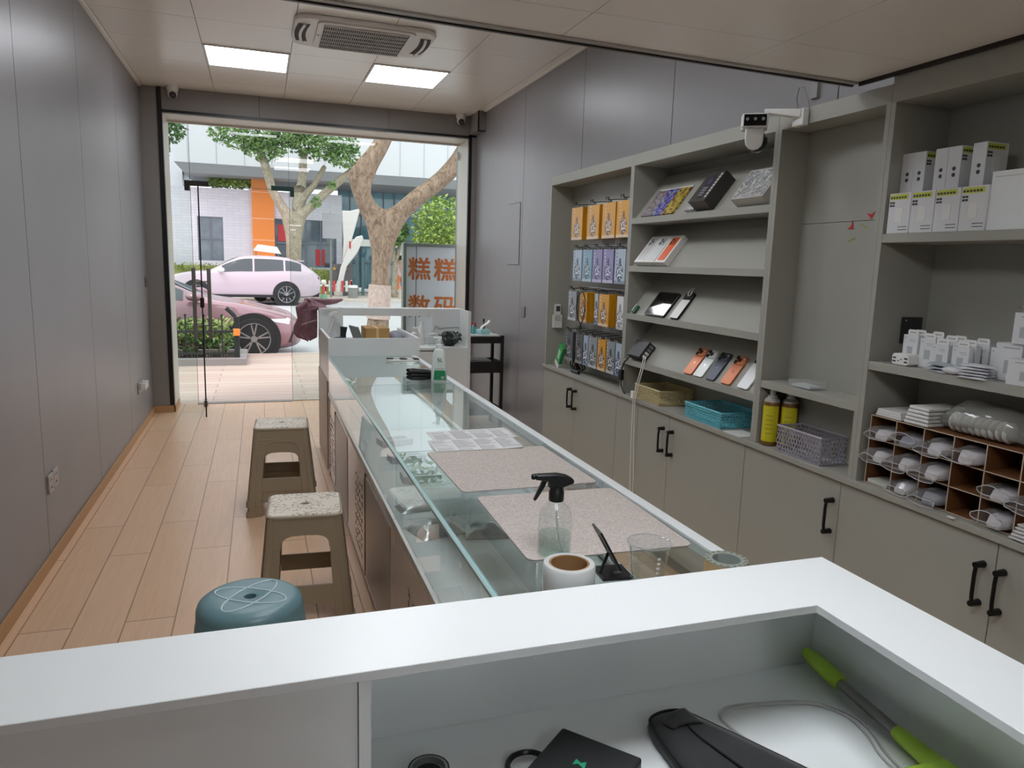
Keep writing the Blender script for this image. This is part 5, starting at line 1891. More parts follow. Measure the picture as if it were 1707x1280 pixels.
for i in range(9):
    y = .14-.036*i
    k = (.45, .8, 1, 1.05, 1.02, 1.05, 1, .85, .4)[i]
    L_ = []
    for j in range(24):
        a = 2*PI*j/24
        wob = 1+.07*math.sin(3*a+i*1.3)+.04*math.sin(7*a+i)
        L_.append((.0+.07*math.cos(a)*wob*k, y, max(.001, .048*k+.047*math.sin(a)*wob*k)))
    loops.append(L_)
b.loft(loops)
b.build('bag_film', glassmat('milky_bag_film', '#e6e6e2', 1.42, .1, .25, '#dcdcd6'), t, smooth=True)
t = thing('clear_case', 'clear flat case on top of the organiser towards the right edge', 'case', (1.95, 1.30, tz-.0))
b = MB()
b.box(-.03, .10, -.075, .045, 0, .018)
b.build('case_shell', glassmat('cloudy_clear', '#e8ecec'), t, bevel=.003)
tag(MB().box(1.882, 1.892, 1.515, 1.535, LZ+.0005, LZ+.004).build('paper_scrap', M_WHPL), 'tiny white paper scrap on the front edge of the ledge', 'scrap')
t = thing('leaflet_stack', 'few white leaflets slid into the sixth column, bottom row of the organiser', 'leaflets', (X0, (ys[5]+ys[6])/2, zs[0]+.002))
for i in range(5):
    MB().box(-.028+.005*i, .14, -.042+.002*i, .042-.001*i, .0085*i+.0005, .0085*i+.004).build('leaflet', M_WHPL, t)
# ------------------------------------------------------------------ glass display counters
M_TOPGL = glassmat('counter_glass', '#fafdfc', 1.9)
M_FRGL = glassmat('counter_front_glass', '#fbfdfd', 1.55)
M_TEALE = mat('teal_glass_edge', '#a9cac9', rough=.15, spec=.7)
M_TEALD = mat('deep_teal_glass_edge', '#7fa9aa', rough=.15, spec=.7)
M_MIRROR = mat('pearl_front_panel', '#e6dbd7', rough=.18, metal=.35)
M_CASEF = mat('case_floor', '#dde2e0', rough=.5)
M_PLATE = mat('grey_inset_panel', '#a39e9a', rough=.3, metal=.3)
M_RIB = mat('ribbed_grey_panel', '#cfcbc8', rough=.4)
CT = 0.84
M_CASEFILL = mat('case_fill_strip', '#ffffff', rough=.5, emit='#f2fbff', estr=16.0)  # glow of an unseen strip added to brighten the case interior
M_INK = mat('faded_print', '#6d5a55', rough=.6)
def counter(label, y0, y1, kind):
    t = thing('display_counter', label, 'display counter', (.73, (y0+y1)/2, 0))
    x0, x1 = .43, 1.03
    a, c = y0+.001, y1-.001
    MB().box(x0+.012, x1-.012, a, c, .0005, .572).build('base_cabinet', M_WHITEIN, t, world=True)
    MB().box(x0+.004, x0+.0118, a, c, .03, .572).build('front_panel', M_MIRROR, t, world=True)
    if kind == 'plain':
        b = MB()
        b.box(x0+.001, x0+.0038, a+.10, a+.78, .05, .53, 0)
        b.build('inset_panel', M_PLATE, t, world=True)
        b = MB()
        b.box(x0-.001, x0+.0038, a+.78, a+.80, .05, .54)
        b.build('inset_edge', M_BLACK, t, world=True)
    else:
        b = MB()
        b.box(x0-.002, x0+.0038, a+.74, a+.77, .04, .54, 0)
        b.box(x0+.000, x0+.0038, a+.08, a+.74, .05, .53, 1)
        for k in range(32):
            b.box(x0-.002, x0-.0001, a+.09+.02*k, a+.10+.02*k, .05, .53, 1)
        b.build('ribbed_panel', [M_BLACK, M_RIB], t, world=True)
    rg = random.Random(int(y0*100))
    b = MB()
    for r in range(4):
        for k in range(9):
            yy = a+.90+.075*r
            if yy+.05 > c:
                continue
            zz = .42-.042*k
            for s_ in range(4):
                u, v = rg.uniform(0, .036), rg.uniform(0, .028)
                if rg.random() < .5:
                    b.box(x0+.0028, x0+.0039, yy+u, yy+u+rg.uniform(.008, .02), zz+v, zz+v+.004)
                else:
                    b.box(x0+.0028, x0+.0039, yy+u, yy+u+.004, zz+v*.4, zz+v*.4+rg.uniform(.01, .02))
    b.build('front_print', M_INK, t, world=True)
    MB().box(x0+.008, x0+.0125, a, c, .0005, .03).build('kick_strip', M_PLATE, t, world=True)
    b = MB()
    b.box(x0-.006, x0+.012, a, c, .572, .598)
    b.box(x1-.012, x1+.006, a, c, .572, .598)
    b.build('bottom_rail', M_ALU, t, world=True, bevel=.002)
    MB().box(x0+.012, x1-.012, a, c, .575, .592).build('case_floor', M_CASEF, t, world=True)
    MB().box(x0, x0+.006, a+.002, c-.002, .598, CT-.0082).build('front_glass', M_FRGL, t, world=True)
    for yy in (a, c-.006):
        MB().box(x0+.0065, x1-.034, yy, yy+.006, .593, CT-.0082).build('end_glass', M_FRGL, t, world=True)
    MB().box(x0+.007, x1-.035, a+.008, c-.008, .716, .721).build('glass_shelf', M_FRGL, t, world=True) if kind == 'none' else None
    MB().box(x0, x1-.033, a, c, CT-.008, CT).build('top_glass', M_TOPGL, t, world=True)
    b = MB()
    b.box(x0-.0035, x0-.0002, a, c, CT-.0085, CT+.0003, 0)
    b.box(x0+.0002, x0+.007, a, c, CT+.0001, CT+.0006, 0)
    b.box(x0+.007, x0+.010, a, c, CT+.0001, CT+.0006, 1)
    b.box(x0+.010, x1-.034, c-.003, c, CT+.0001, CT+.0006, 1)
    b.build('glass_edge', [M_TEALE, M_TEALD], t, world=True)
    b = MB()
    b.box(x1-.032, x1+.002, a, c, CT-.025, CT+.004)
    b.box(x1-.034, x1-.010, a, c, .598, .612)
    b.build('rear_rail', M_WHITE, t, world=True, bevel=.002)
    MB().box(x1-.020, x1-.006, a+.01, c-.01, CT-.0264, CT-.0254).build('added_light_strip', M_CASEFILL, t, world=True)  # added fill source, kept out of sight under the rear rail
    for (u, v, dx) in ((a+.01, (a+c)/2+.02, .016), ((a+c)/2-.02, c-.01, .024)):
        MB().box(x1-dx-.005, x1-dx, u, v, .614, CT-.027).build('sliding_glass', M_FRGL, t, world=True)
    return t
counter('glass display counter nearest the white desk, with two grey mats on top', 1.075, 2.49, 'ribbed')
counter('middle glass display counter, with papers lying at its near end', 2.49, 3.91, 'plain')
counter('farthest glass display counter, against the white shelved desk', 3.91, 5.12, 'plain')

# goods inside the counters
M_CLR = glassmat('blister_film', '#eef2f2', 1.45, .05, .15)
M_SIL = mat('crinkled_silver', '#b9bdbd', rough=.25, metal=.4, noise=.2, nscale=30)
def wrapped(label, x, y, z, w, d, h, rz, seed):
    t = thing('film_pouch', label, 'pouch', (x, y, z), rz, 'film pouches inside the counters')
    rg = random.Random(seed)
    p1, p2 = rg.uniform(0, 6), rg.uniform(0, 6)
    b = MB()
    def f(u, v):
        e = (1-(2*u-1)**4)*(1-(2*v-1)**4)
        return ((u-.5)*w, (v-.5)*d, .001+h*e*(.75+.25*math.sin(9*u+p1)*math.cos(7*v+p2)))
    b.grid(f, 14, 14)
    b.grid(lambda u, v: ((u-.5)*w, (v-.5)*d, .0008), 1, 1)
    b.build('pouch_body', M_SIL, t, smooth=True)
    c = MB()
    c.box(-w*.3, w*.3, d*.5, d*.58, .001, .003)
    c.build('pouch_flap', M_WHPL, t)
    return t
wrapped('silver film pouch at the front glass under the far seam of the nearest counter', .55, 2.36, .593, .17, .15, .035, .3, 1)
wrapped('silver film pouch further back beside it in the nearest counter', .72, 2.30, .593, .16, .14, .03, -.2, 2)
wrapped('small white wrapped pack at the near end of the middle counter', .53, 2.60, .593, .14, .10, .03, .1, 3)
for i in range(3):
    t = thing('accessory_box', 'flat pale box %s in the middle counter' % ('nearest the papers', 'halfway along', 'farthest along')[i], 'box', (.62, 2.95+.32*i, .593), .1*i)
    MB().box(-.08, .08, -.045, .045, 0, .03).build('carton', M_CBOX, t, bevel=.001)
    MB().box(-.06, .06, -.03, .03, .03, .0306).build('print', M_PRG, t)

# ------------------------------------------------------------------ goods on the counters
def mat_pad(label, pts):
    cx = sum(p[0] for p in pts)/4
    cy_ = sum(p[1] for p in pts)/4
    w = (math.dist(pts[0], pts[3])+math.dist(pts[1], pts[2]))/2
    d = (math.dist(pts[0], pts[1])+math.dist(pts[3], pts[2]))/2
    rz = math.atan2(pts[2][1]-pts[1][1], pts[2][0]-pts[1][0])
    t = thing('desk_mat', label, 'desk mat', (cx, cy_, CT+.001), rz)
    MB().prism(rrect(w, d, .022, 6), 0, .0024).build('mat_top', mat('mat_fabric', '#c0b6ae', rough=.85, noise=.22, nscale=190, bump=.3, bscale=500), t)
    b = MB()
    b.tube([(p[0], p[1], .0014) for p in rrect(w, d, .022, 6)], .0014, seg=6, closed=True)
    b.build('stitched_edge', mat('mat_edge', '#8f867f', rough=.8), t)
mat_pad('grey woven desk mat lying farther along, partly under the papers', [(.529, 2.45), (.55, 1.985), (.963, 1.99), (.985, 2.47)])
mat_pad('grey woven desk mat under the spray bottle, nearest the white desk', [(.563, 1.93), (.563, 1.468), (.970, 1.458), (1.0, 1.94)])
def paper(label, cx, cy_, rz, w, d, z, seed):
    m = mat('printed_sheet_%d' % seed, '#e6e6e4', rough=.6)
    t = thing('paper_sheet', label, 'paper', (cx, cy_, z), rz)
    b = MB()
    b.grid(lambda u, v: ((u-.5)*w, (v-.5)*d, .0006+.010*max(0, u-.72)**1.2+.003*math.sin(3*v)*u), 16, 12)
    b.build('sheet', m, t, smooth=True, solid=.0004)
    k = MB()
    rg = random.Random(seed)
    def zz(u, v):
        return .0012+.010*max(0, u-.72)**1.2+.003*math.sin(3*v)*u
    for c in range(4):
        for r in range(15):
            u0 = .03+.245*c
            u1 = u0+rg.uniform(.12, .22)
            v0 = .05+.06*r
            if rg.random() < .12:
                continue
            k.grid(lambda a, q, u0=u0, u1=u1, v0=v0: (((u0+(u1-u0)*a)-.5)*w, ((v0+.022*q)-.5)*d, zz(u0+(u1-u0)*a, v0+.022*q)), 4, 1)
    for u0 in (.27, .52, .77):
        k.grid(lambda a, q, u0=u0: ((u0+.006*a-.5)*w, (.04+.9*q-.5)*d, zz(u0, .04+.9*q)), 1, 6)
    k.build('print', mat('sheet_print', '#9b9b9d', rough=.7), t)
paper('printed price sheet lying on top, nearer the mats', .735, 2.53, -.03, .325, .17, CT+.0042, 1)
paper('printed sheet half hidden under the nearer sheet', .765, 2.69, .02, .325, .17, CT+.0012, 2)
t = thing('film_sleeve', 'crumpled clear sleeves lying between the two mats', 'sleeve', (.74, 1.965, CT+.001))
b = MB()
b.grid(lambda u, v: ((u-.5)*.36, (v-.5)*.05, .0028+.0035*(1+math.sin(17*u+5*v))*math.sin(PI*v)), 30, 4)
b.build('film', glassmat('clear_sleeve', '#e6e9ea', 1.6, .05, .12), t, smooth=True)
# spray bottle
t = thing('spray_bottle', 'clear spray bottle with a black trigger head standing on the near mat', 'spray bottle', (.628, 1.492, CT+.0036))
M_BOT = glassmat('bottle_plastic', '#f6f9f9', 1.45, .015, .012)
b = MB()
b.lathe([(0, .0), (.036, .0), (.0395, .004), (.0395, .082), (.037, .098), (.029, .114), (.018, .124), (.0145, .128), (.0145, .140)], seg=36)
b.build('bottle', M_BOT, t, smooth=True)
b = MB()
b.lathe([(0, .002), (.034, .002), (.0375, .006), (.0375, .050), (0, .050)], seg=32)
b.build('liquid', glassmat('pale_liquid', '#eef5f3', 1.25, .0, .0), t, smooth=True)
b = MB()
b.tube([(0, 0, .128), (.002, .0, .09), (.010, 0, .04), (.020, 0, .006)], .0025, seg=8)
b.build('dip_tube', mat('milky_tube', '#dcdfdd', rough=.3), t, smooth=True)
Mh = RZ(-.12)
b = MB()
b.lathe([(.0165, .128), (.0175, .130), (.0175, .150), (.016, .152), (.0145, .162), (0, .162)], seg=28)
b.build('collar', M_BLKPL, t, smooth=True)
b = MB()
FR = Matrix(((1, 0, 0, 0), (0, 0, -1, 0), (0, 1, 0, 0), (0, 0, 0, 1)))
b.prism([(-.020, .160), (.014, .160), (.036, .168), (.040, .172), (.036, .180), (.020, .188), (0, .192), (-.050, .191), (-.052, .180), (-.020, .175)], -.0105, .0105, Mh @ FR)
b.cyl(Mh @ Vector((-.050, 0, .1855)), Mh @ Vector((-.060, 0, .1855)), .007, .0065, 14)
b.build('trigger_head', M_BLKPL, t, bevel=.003, smooth=True, angle=50)
b = MB()
b.prism([(-.022, .178), (-.034, .178), (-.040, .162), (-.050, .140), (-.054, .131), (-.049, .130), (-.042, .140), (-.030, .160)], -.006, .006, Mh @ FR)
b.build('trigger', M_BLKPL, t, bevel=.002)
# film roll
t = thing('film_roll', 'roll of clear stretch film with a brown cardboard core standing on the counter', 'film roll', (.577, 1.29, CT+.001))
b = MB()
b.lathe([(.041, 0), (.052, 0), (.0535, .003), (.0535, .066), (.051, .069), (.041, .069)], seg=48, closed=True)
b.build('film', mat('milky_film', '#d3d6d4', rough=.22, spec=.6, coat=.4), t, smooth=True)
b = MB()
b.lathe([(.037, .001), (.0405, .001), (.0405, .0685), (.037, .0685)], seg=40, closed=True)
b.build('core', mat('cardboard_core', '#9a734b', rough=.8), t, smooth=True)
# phone stand
t = thing('phone_stand', 'black folding phone stand between the film roll and the clear cup', 'phone stand', (.712, 1.36, CT+.001), -.08)
b = MB()
b.box(-.035, .035, -.035, .035, 0, .006)
b.build('base', M_BLKPL, t, bevel=.001)
b = MB()
Ms = TR(-.006, .0, .045) @ RZ(-.05) @ RY(-.52)
b.box(-.003, .003, -.03, .03, -.02, .085, 0, Ms @ TR(0, 0, .0)) if False else None
for (y0_, y1_, z0_, z1_) in ((-.03, -.010, -.03, .07), (.010, .03, -.03, .07), (-.010, .010, -.03, .012), (-.010, .010, .052, .07)):
    b.box(-.0025, .0025, y0_, y1_, z0_, z1_, 0, Ms)
b.build('back_plate', M_BLKPL, t, bevel=.0008)
b = MB()
b.tube([(-.012, 0, .05), (-.022, -.004, .028), (-.032, -.006, .004)], .0035, seg=8)
b.build('arm', M_BLKPL, t, smooth=True)
MB().box(.0, .014, -.014, -.002, .006, .0066).build('rubber_pad', M_GREYPL, t)
# cup
t = thing('plastic_cup', 'clear disposable cup standing beside the black phone stand', 'cup', (.742, 1.262, CT+.001))
b = MB()
b.lathe([(0, .001), (.028, .001), (.029, .004), (.0355, .055), (.042, .100), (.0445, .1035), (.0455, .106), (.0445, .108), (.0425, .107), (.0405, .100), (.0345, .055), (.0278, .006), (0, .004)], seg=40)
b.build('cup_body', glassmat('cup_plastic', '#f7f9f9', 1.5, .02, .012), t, smooth=True)
b = MB()
for k in range(7):
    for a0 in (2.9, 4.6):
        b.grid(lambda u, v, k=k, a0=a0: ((.0305+.0015*k+.0042)*math.cos(a0+.16*u), (.0305+.0015*k+.0042)*math.sin(a0+.16*u), .022+.0105*k+.005*v), 3, 1)
b.build('scale_print', mat('pale_print', '#e9ecec', rough=.5), t)
b = MB()
b.lathe([(.044, .1065), (.0462, .1065), (.0462, .1085), (.044, .1085)], seg=40, closed=True)
b.build('rim', glassmat('cup_rim', '#dfe3e3', 1.6, .02, .25), t, smooth=True)
# tape roll at the rail
t = thing('tape_roll', 'roll of printed tape lying flat at the near end of the counter rail', 'tape roll', (.948, 1.285, CT+.001))
b = MB()
b.lathe([(.030, 0), (.046, 0), (.046, .040), (.030, .040)], seg=40, closed=True)
b.build('tape', mat('grey_green_tape', '#98a099', rough=.3), t, smooth=True, angle=30)
b = MB()
b.lathe([(.0465, .002), (.0465, .038)], seg=40)
b.build('core_edge', mat('tan_tape_edge', '#c9a878', rough=.5), t, smooth=True)
b = MB()
for k in range(18):
    a0 = 2*PI*k/18
    b.box(-.0035, .0035, -.002, .002, 0, .0006, 0, TR(.041*math.cos(a0), .041*math.sin(a0), .040) @ RZ(a0))
b.build('print', mat('olive_print', '#7d7b4e', rough=.5), t)
# cleaner bottle
t = thing('cleaner_bottle', 'white and green cleaner bottle with a pump cap near the far desk', 'bottle', (.94, 4.0, CT+.0015), -.24)
b = MB()
prof = []
loops = []
for (w, d, z, r) in ((.085, .045, 0, .014), (.090, .050, .006, .016), (.088, .05, .06, .016), (.078, .046, .125, .016), (.062, .04, .168, .016), (.044, .034, .180, .014), (.032, .03, .184, .012)):
    loops.append([(u, v, z) for u, v in rrect(w, d, min(r, d*.48), 4)])
b.loft(loops)
b.build('bottle_body', mat('bottle_white', '#dfe6e2', rough=.3), t, smooth=True, angle=60)
b = MB()
b.prism([(-.034, .008), (.034, .008), (.030, .062), (-.030, .062)], .0, .0006, TR(.004, -.0258, 0) @ RX(PI/2))
b.build('green_label', mat('green_label', '#1f8a56', rough=.4), t)
b = MB()
b.box(.012, .030, -.0268, -.0264, .014, .030)
b.box(-.024, .028, -.0262, -.0258, .070, .073)
b.build('label_print', mat('grey_label_print', '#aeb8b4', rough=.5), t)
text_part('volume_print', '5L', .030, mat('dark_green_print', '#3d5b4c', rough=.5), t, frame_of((1, 0, 0), (0, .12, 1), (.004, -.0262, .120)), depth=.0004)
b = MB()
b.lathe([(.017, .184), (.017, .205), (.011, .209), (.011, .226), (0, .226)], TR(0, 0, 0), 20)
b.build('cap', mat('frosted_cap', '#e9eeec', rough=.25), t, smooth=True)
b = MB()
b.box(-.013, .013, -.011, .011, .226, .250)
b.box(-.034, -.013, -.006, .006, .236, .247)
b.build('pump_head', mat('frosted_cap', '#e9eeec'), t, bevel=.003)
# folded black strap
t = thing('glasses_case', 'black curled strap lying behind the cleaner bottle', 'strap', (.845, 4.06, CT+.0015))
b = MB()
for k in range(3):
    b.tube([(-.07, .0, .014+.02*k), (-.055, -.02, .010+.02*k), (0, -.025, .009+.018*k), (.06, -.02, .010+.014*k), (.09, .0, .012+.01*k), (.05, .022, .011+.016*k), (-.04, .02, .012+.02*k)], .010, seg=10, closed=True)
b.build('strap_loops', M_BLKPL, t, smooth=True)
t.name = 'curled_strap'
# white device with pens
t = thing('pen_tray', 'slim white tray holding black pens at the far end of the far counter', 'tray', (.90, 4.86, CT+.0015), -.1)
MB().prism(rrect(.22, .07, .012), 0, .008).build('tray_base', M_WHPL, t, bevel=.002)
for i, (x, y, r) in enumerate(((-.05, .012, .05), (.04, -.012, -.08), (.03, .018, .02))):
    b = MB()
    b.cyl(Vector((x-.065, y-.065*r, .0135)), Vector((x-.02, y-.02*r, .0135)), .005, seg=10)
    b.cyl(Vector((x+.022, y+.022*r, .0135)), Vector((x+.06, y+.06*r, .0135)), .0052, seg=10)
    b.cyl(Vector((x-.0199, y-.0199*r, .0135)), Vector((x+.0219, y+.0219*r, .0135)), .0046, seg=10, mi=1)
    b.build('pen', [M_BLKPL, M_WHPL], t, smooth=True)

# ------------------------------------------------------------------ white shelved desk by the window
hd = thing('shelved_desk', 'white desk with a raised rear ledge standing between the far counter and the shopfront', 'desk', (1.0, 5.6, 0))
b = MB()
b.box(.43, .448, 5.125, 5.90, .0, .965)
b.build('left_side', M_WHITE, hd, world=True)
MB().box(.448, 1.062, 5.125, 5.143, .0, .965).build('front_board', M_WHITE, hd, world=True, bevel=.001)
MB().box(.449, 1.061, 5.1435, 5.949, .845, .862).build('tray_floor', M_WHITE, hd, world=True)
MB().box(1.0445, 1.062, 5.1435, 5.949, .0, .965).build('inner_side', M_WHITE, hd, world=True)
b = MB()
b.box(.43, 1.585, 5.9505, 5.97, 0, .885)
b.box(.43, .615, 5.9505, 5.97, .885, 1.06)
b.box(1.335, 1.585, 5.9505, 5.97, .885, 1.06)
b.box(.43, 1.585, 5.9505, 5.97, 1.06, 1.12)
b.build('back_board', M_WHITE, hd, world=True)
b = MB()
b.box(.425, .575, 5.9, 5.95, 1.105, 1.12)
b.box(.425, 1.585, 5.9705, 6.10, 1.105, 1.12)
b.build('ledge_top', M_WHITE, hd, world=True)
b = MB()
b.box(.425, .447, 5.901, 5.949, .8, 1.105)
b.build('left_post', M_WHITE, hd, world=True)
MB().box(1.565, 1.585, 5.66, 5.949, 0, 1.12).build('right_wing', M_WHITE, hd, world=True)
MB().box(1.0625, 1.5645, 5.68, 5.949, .812, .83).build('desk_board', M_WHITE, hd, world=True)
dr = MB().box(1.075, 1.36, 5.665, 5.679, .665, .80).build('drawer', M_WHITE, hd, world=True, bevel=.001)
b = MB()
b.lathe([(.006, 0), (.006, .012), (.013, .016), (.013, .022), (0, .024)], TR(1.14, 5.665, .755) @ RX(PI/2), 16)
b.build('knob', M_DARKSTEEL, dr, world=True, smooth=True)
MB().box(1.37, 1.5645, 5.675, 5.69, 0, .811).build('pedestal_front', M_WHITE, hd, world=True)
b = MB()
b.box(.422, .4298, 5.18, 5.95, .03, .66, 0)
b.build('tan_side_panel', brickmat('tan_grid_panel', '#a58f7c', '#9f8975', '#857160', .16, .10, .004, .4, .4, 'X', 0.1), hd, world=True)
MATS['tan_grid_panel'].node_tree.nodes['Mapping'].inputs['Rotation'].default_value = (PI/2, 0, PI/2)
# things on it
t = thing('cloth', 'dusty pink crumpled cloth draped over the rear corner of the shelved desk', 'cloth', (.43, 6.0, 1.12))
CL = [(1.185, .335, .352), (1.17, .325, .40), (1.145, .285, .47), (1.122, .255, .50), (1.10, .258, .42), (1.036, .268, .421), (.965, .236, .420), (.915, .240, .419), (.885, .262, .417), (.862, .325, .372)]
def cloth_pt(u, v, front):
    k = v*(len(CL)-1)
    i = min(len(CL)-2, int(k))
    f = k-i
    z, xl, xr = [p+(q-p)*f for p, q in zip(CL[i], CL[i+1])]
    x = xl+(xr-xl)*u
    e = math.sin(PI*min(1, max(0, u)))**.5
    th = .052*e*(.75+.25*math.sin(PI*v))
    fold = .014*math.sin(9*u+5*v)+.010*math.sin(17*v-6*u)+.007*math.sin(23*u+11*v)
    y0 = 5.985+(.045 if v < .32 else 0)*(1-v/.32 if v < .32 else 0)
    return (x, y0+(-(th+fold*e) if front else (th*.8+fold*.3*e)), z+.006*math.sin(14*u)*e)
b = MB()
b.grid(lambda u, v: cloth_pt(u, v, True), 26, 40)
b.grid(lambda u, v: cloth_pt(u, v, False), 26, 40)
bmesh.ops.remove_doubles(b.bm, verts=b.bm.verts, dist=.0015)
lp = []
for i, (x, z, ry, rz_) in enumerate(((.33, 1.168, .022, .018), (.40, 1.165, .035, .026), (.47, 1.160, .036, .026), (.53, 1.164, .030, .022), (.575, 1.170, .026, .018), (.605, 1.178, .016, .012), (.622, 1.184, .004, .003))):
    lp.append([(x+.006*math.sin(3*2*PI*j/18+i), 6.03+ry*math.cos(2*PI*j/18)*(1+.18*math.sin(3*2*PI*j/18+i)), z+rz_*math.sin(2*PI*j/18)*(1+.2*math.sin(4*2*PI*j/18+2*i))) for j in range(18)])
b.loft(lp)
b.build('cloth_folds', mat('dusty_pink_cloth', '#86616a', rough=.9, noise=.2, nscale=16, sheen=.2), t, world=True, smooth=True, angle=60)
b = MB()
b.tube([(.416, 5.925, 1.03), (.36, 5.915, 1.012), (.30, 5.92, .99)], .006, seg=6)
b.build('strap', mat('pale_strap', '#b59f9b', rough=.8), t, world=True)
t = thing('clip_lamp', 'pale folding clip lamp in the left rear corner of the shelved desk', 'lamp', (.50, 5.85, .862))
b = MB()
b.tube([(.475, 5.82, .87), (.505, 5.83, .98), (.545, 5.84, 1.085)], .009, seg=8)
b.build('arm', M_WHPL, t, world=True)
b = MB()
b.loft([[(.495, 5.81, 1.075), (.60, 5.81, 1.045), (.60, 5.86, 1.045), (.495, 5.86, 1.075)], [(.52, 5.815, 1.10), (.56, 5.815, 1.10), (.56, 5.855, 1.10), (.52, 5.855, 1.10)]])
b.build('head', M_WHPL, t, world=True)
MB().box(.455, .50, 5.80, 5.84, .8625, .874).build('clamp_foot', M_WHPL, t, world=True)
t = thing('mouse_pad_pile', 'dark blue folded cloth on papers in the desk tray', 'cloth', (.53, 5.5, .862))
b = MB()
b.ball((.545, 5.55, .905), .05, sc=(1.25, .9, .55))
b.build('folded_cloth', mat('navy_cloth', '#23294a', rough=.7), t, world=True, smooth=True)
MB().box(.46, .64, 5.35, 5.65, .8625, .876).build('paper_pad', M_WHPL, t, world=True)
t = thing('desk_phone', 'black rounded receiver standing behind the navy cloth', 'receiver', (.60, 5.80, .862))
b = MB()
b.tube([(.595, 5.80, .865), (.60, 5.80, .93), (.605, 5.80, .985)], .025, seg=12, radii=[.026, .022, .028])
b.build('receiver_body', M_BLKPL, t, world=True, smooth=True)
t = thing('tablet', 'grey tablet leaning upright in the desk tray', 'tablet', (.66, 5.6, .862))
b = MB()
b.box(-.005, .005, -.09, .09, 0, .16, 0, TR(.70, 5.55, .8632) @ RZ(.25) @ RY(-.35))
b.build('tablet_body', mat('slate_grey', '#5b6560', rough=.35), t, world=True, bevel=.002)
t = thing('carton', 'flat brown cardboard box in the desk tray', 'box', (.82, 5.6, .862))
MB().box(.73, .91, 5.5, 5.75, .8625, 1.0).build('carton_body', mat('brown_cardboard', '#a8834f', rough=.8), t, world=True, bevel=.002)
MB().box(.81, .83, 5.499, 5.751, .9, 1.0012).build('packing_tape', mat('tan_tape', '#c5a877', rough=.4), t, world=True)
t = thing('cushion', 'blue grey flat cushion behind the cardboard box', 'cushion', (.985, 5.6, .862))
b = MB()
b.ball((.977, 5.62, .918), .06, sc=(1.02, 2.6, .92))
b.build('cushion_body', mat('blue_grey_fabric', '#8c8f9c', rough=.8), t, world=True, smooth=True)
t = thing('bottle', 'white plastic bottle on the right part of the shelved desk', 'bottle', (1.17, 5.82, .8305))
b = MB()
b.lathe([(0, 0), (.032, 0), (.035, .004), (.035, .10), (.02, .115), (.02, .13), (.022, .131), (.022, .15), (0, .15)], seg=24)
b.build('bottle_body', M_WHPL, t, smooth=True)
t = thing('bottle', 'slim tall white bottle behind the white plastic bottle', 'bottle', (1.235, 5.89, .8305))
b = MB()
b.lathe([(0, 0), (.024, 0), (.026, .004), (.026, .15), (.014, .165), (.014, .19), (0, .19)], seg=24)
b.build('bottle_body', M_WHPL, t, smooth=True)
t = thing('jar', 'glass jar with a white lid beside the slim white bottle', 'jar', (1.30, 5.80, .8305))
b = MB()
b.lathe([(0, 0), (.03, 0), (.032, .004), (.032, .07), (.026, .08)], seg=24)
b.build('jar_body', M_BOT, t, smooth=True)
b = MB()
b.lathe([(.027, .0805), (.029, .081), (.029, .10), (0, .10)], seg=24)
b.build('lid', M_WHPL, t, smooth=True)
t = thing('potted_plant', 'small dark leafy plant on the right part of the shelved desk', 'plant', (1.45, 5.82, .8305))
b = MB()
b.lathe([(0, 0), (.04, 0), (.05, .035), (.046, .036), (0, .03)], seg=20)
b.build('pot', M_BLKPL, t, smooth=True)
b = MB()
leaves(b, (0, 0, .065), (.10, .09, .055), 230, .035, random.Random(5))
b.build('foliage', leafmat('dark_leaf', '#2e3330', '#59605a'), t, kind='stuff')
t = thing('cord', 'thin grey cord draped along the desk back above the plant', 'cord', (1.4, 5.945, .9))
b = MB()
b.tube([(1.345, 5.945, .93), (1.36, 5.94, .985), (1.40, 5.944, .955), (1.45, 5.944, .965), (1.56, 5.944, .97)], .0025, seg=6)
b.build('cord_line', M_GREYPL, t, world=True)

# ------------------------------------------------------------------ black trolley at the wall
t = thing('trolley', 'black three tier trolley against the right wall near the shopfront', 'trolley', (1.89, 6.45, 0))
M_TR = mat('trolley_black', '#1b1817', rough=.45)
cx0, cx1, cy0, cy1 = 1.68, 2.09, 6.33, 6.66
for x in (cx0, cx1-.03):
    for y in (cy0, cy1-.03):
        MB().box(x, x+.03, y, y+.03, .06, .86).build('leg', M_TR, t, world=True, bevel=.003)
for i, (z, h) in enumerate(((.80, .045), (.53, .09), (.14, .05))):
    b = MB()
    b.box(cx0+.031, cx1-.031, cy0+.031, cy1-.031, z-.01, z)
    b.box(cx0+.031, cx1-.031, cy0+.006, cy0+.018, z-.012, z+h)
    b.box(cx0+.031, cx1-.031, cy1-.018, cy1-.006, z-.012, z+h)
    b.box(cx0+.006, cx0+.018, cy0+.031, cy1-.031, z-.012, z+h)
    b.box(cx1-.018, cx1-.006, cy0+.031, cy1-.031, z-.012, z+h)
    b.build('tray', M_TR, t, world=True)
for x in (cx0+.015, cx1-.015):
    for y in (cy0+.015, cy1-.015):
        b = MB()
        b.cyl((x-.012, y, .03), (x+.012, y, .03), .0295)
        b.build('castor', M_BLKPL, t, world=True)
tag(MB().box(1.715, 2.055, 6.365, 6.625, .8465, .862).build('tray_board', M_WHITE, bevel=.002), 'white board laid over the top tray of the black trolley', 'board')
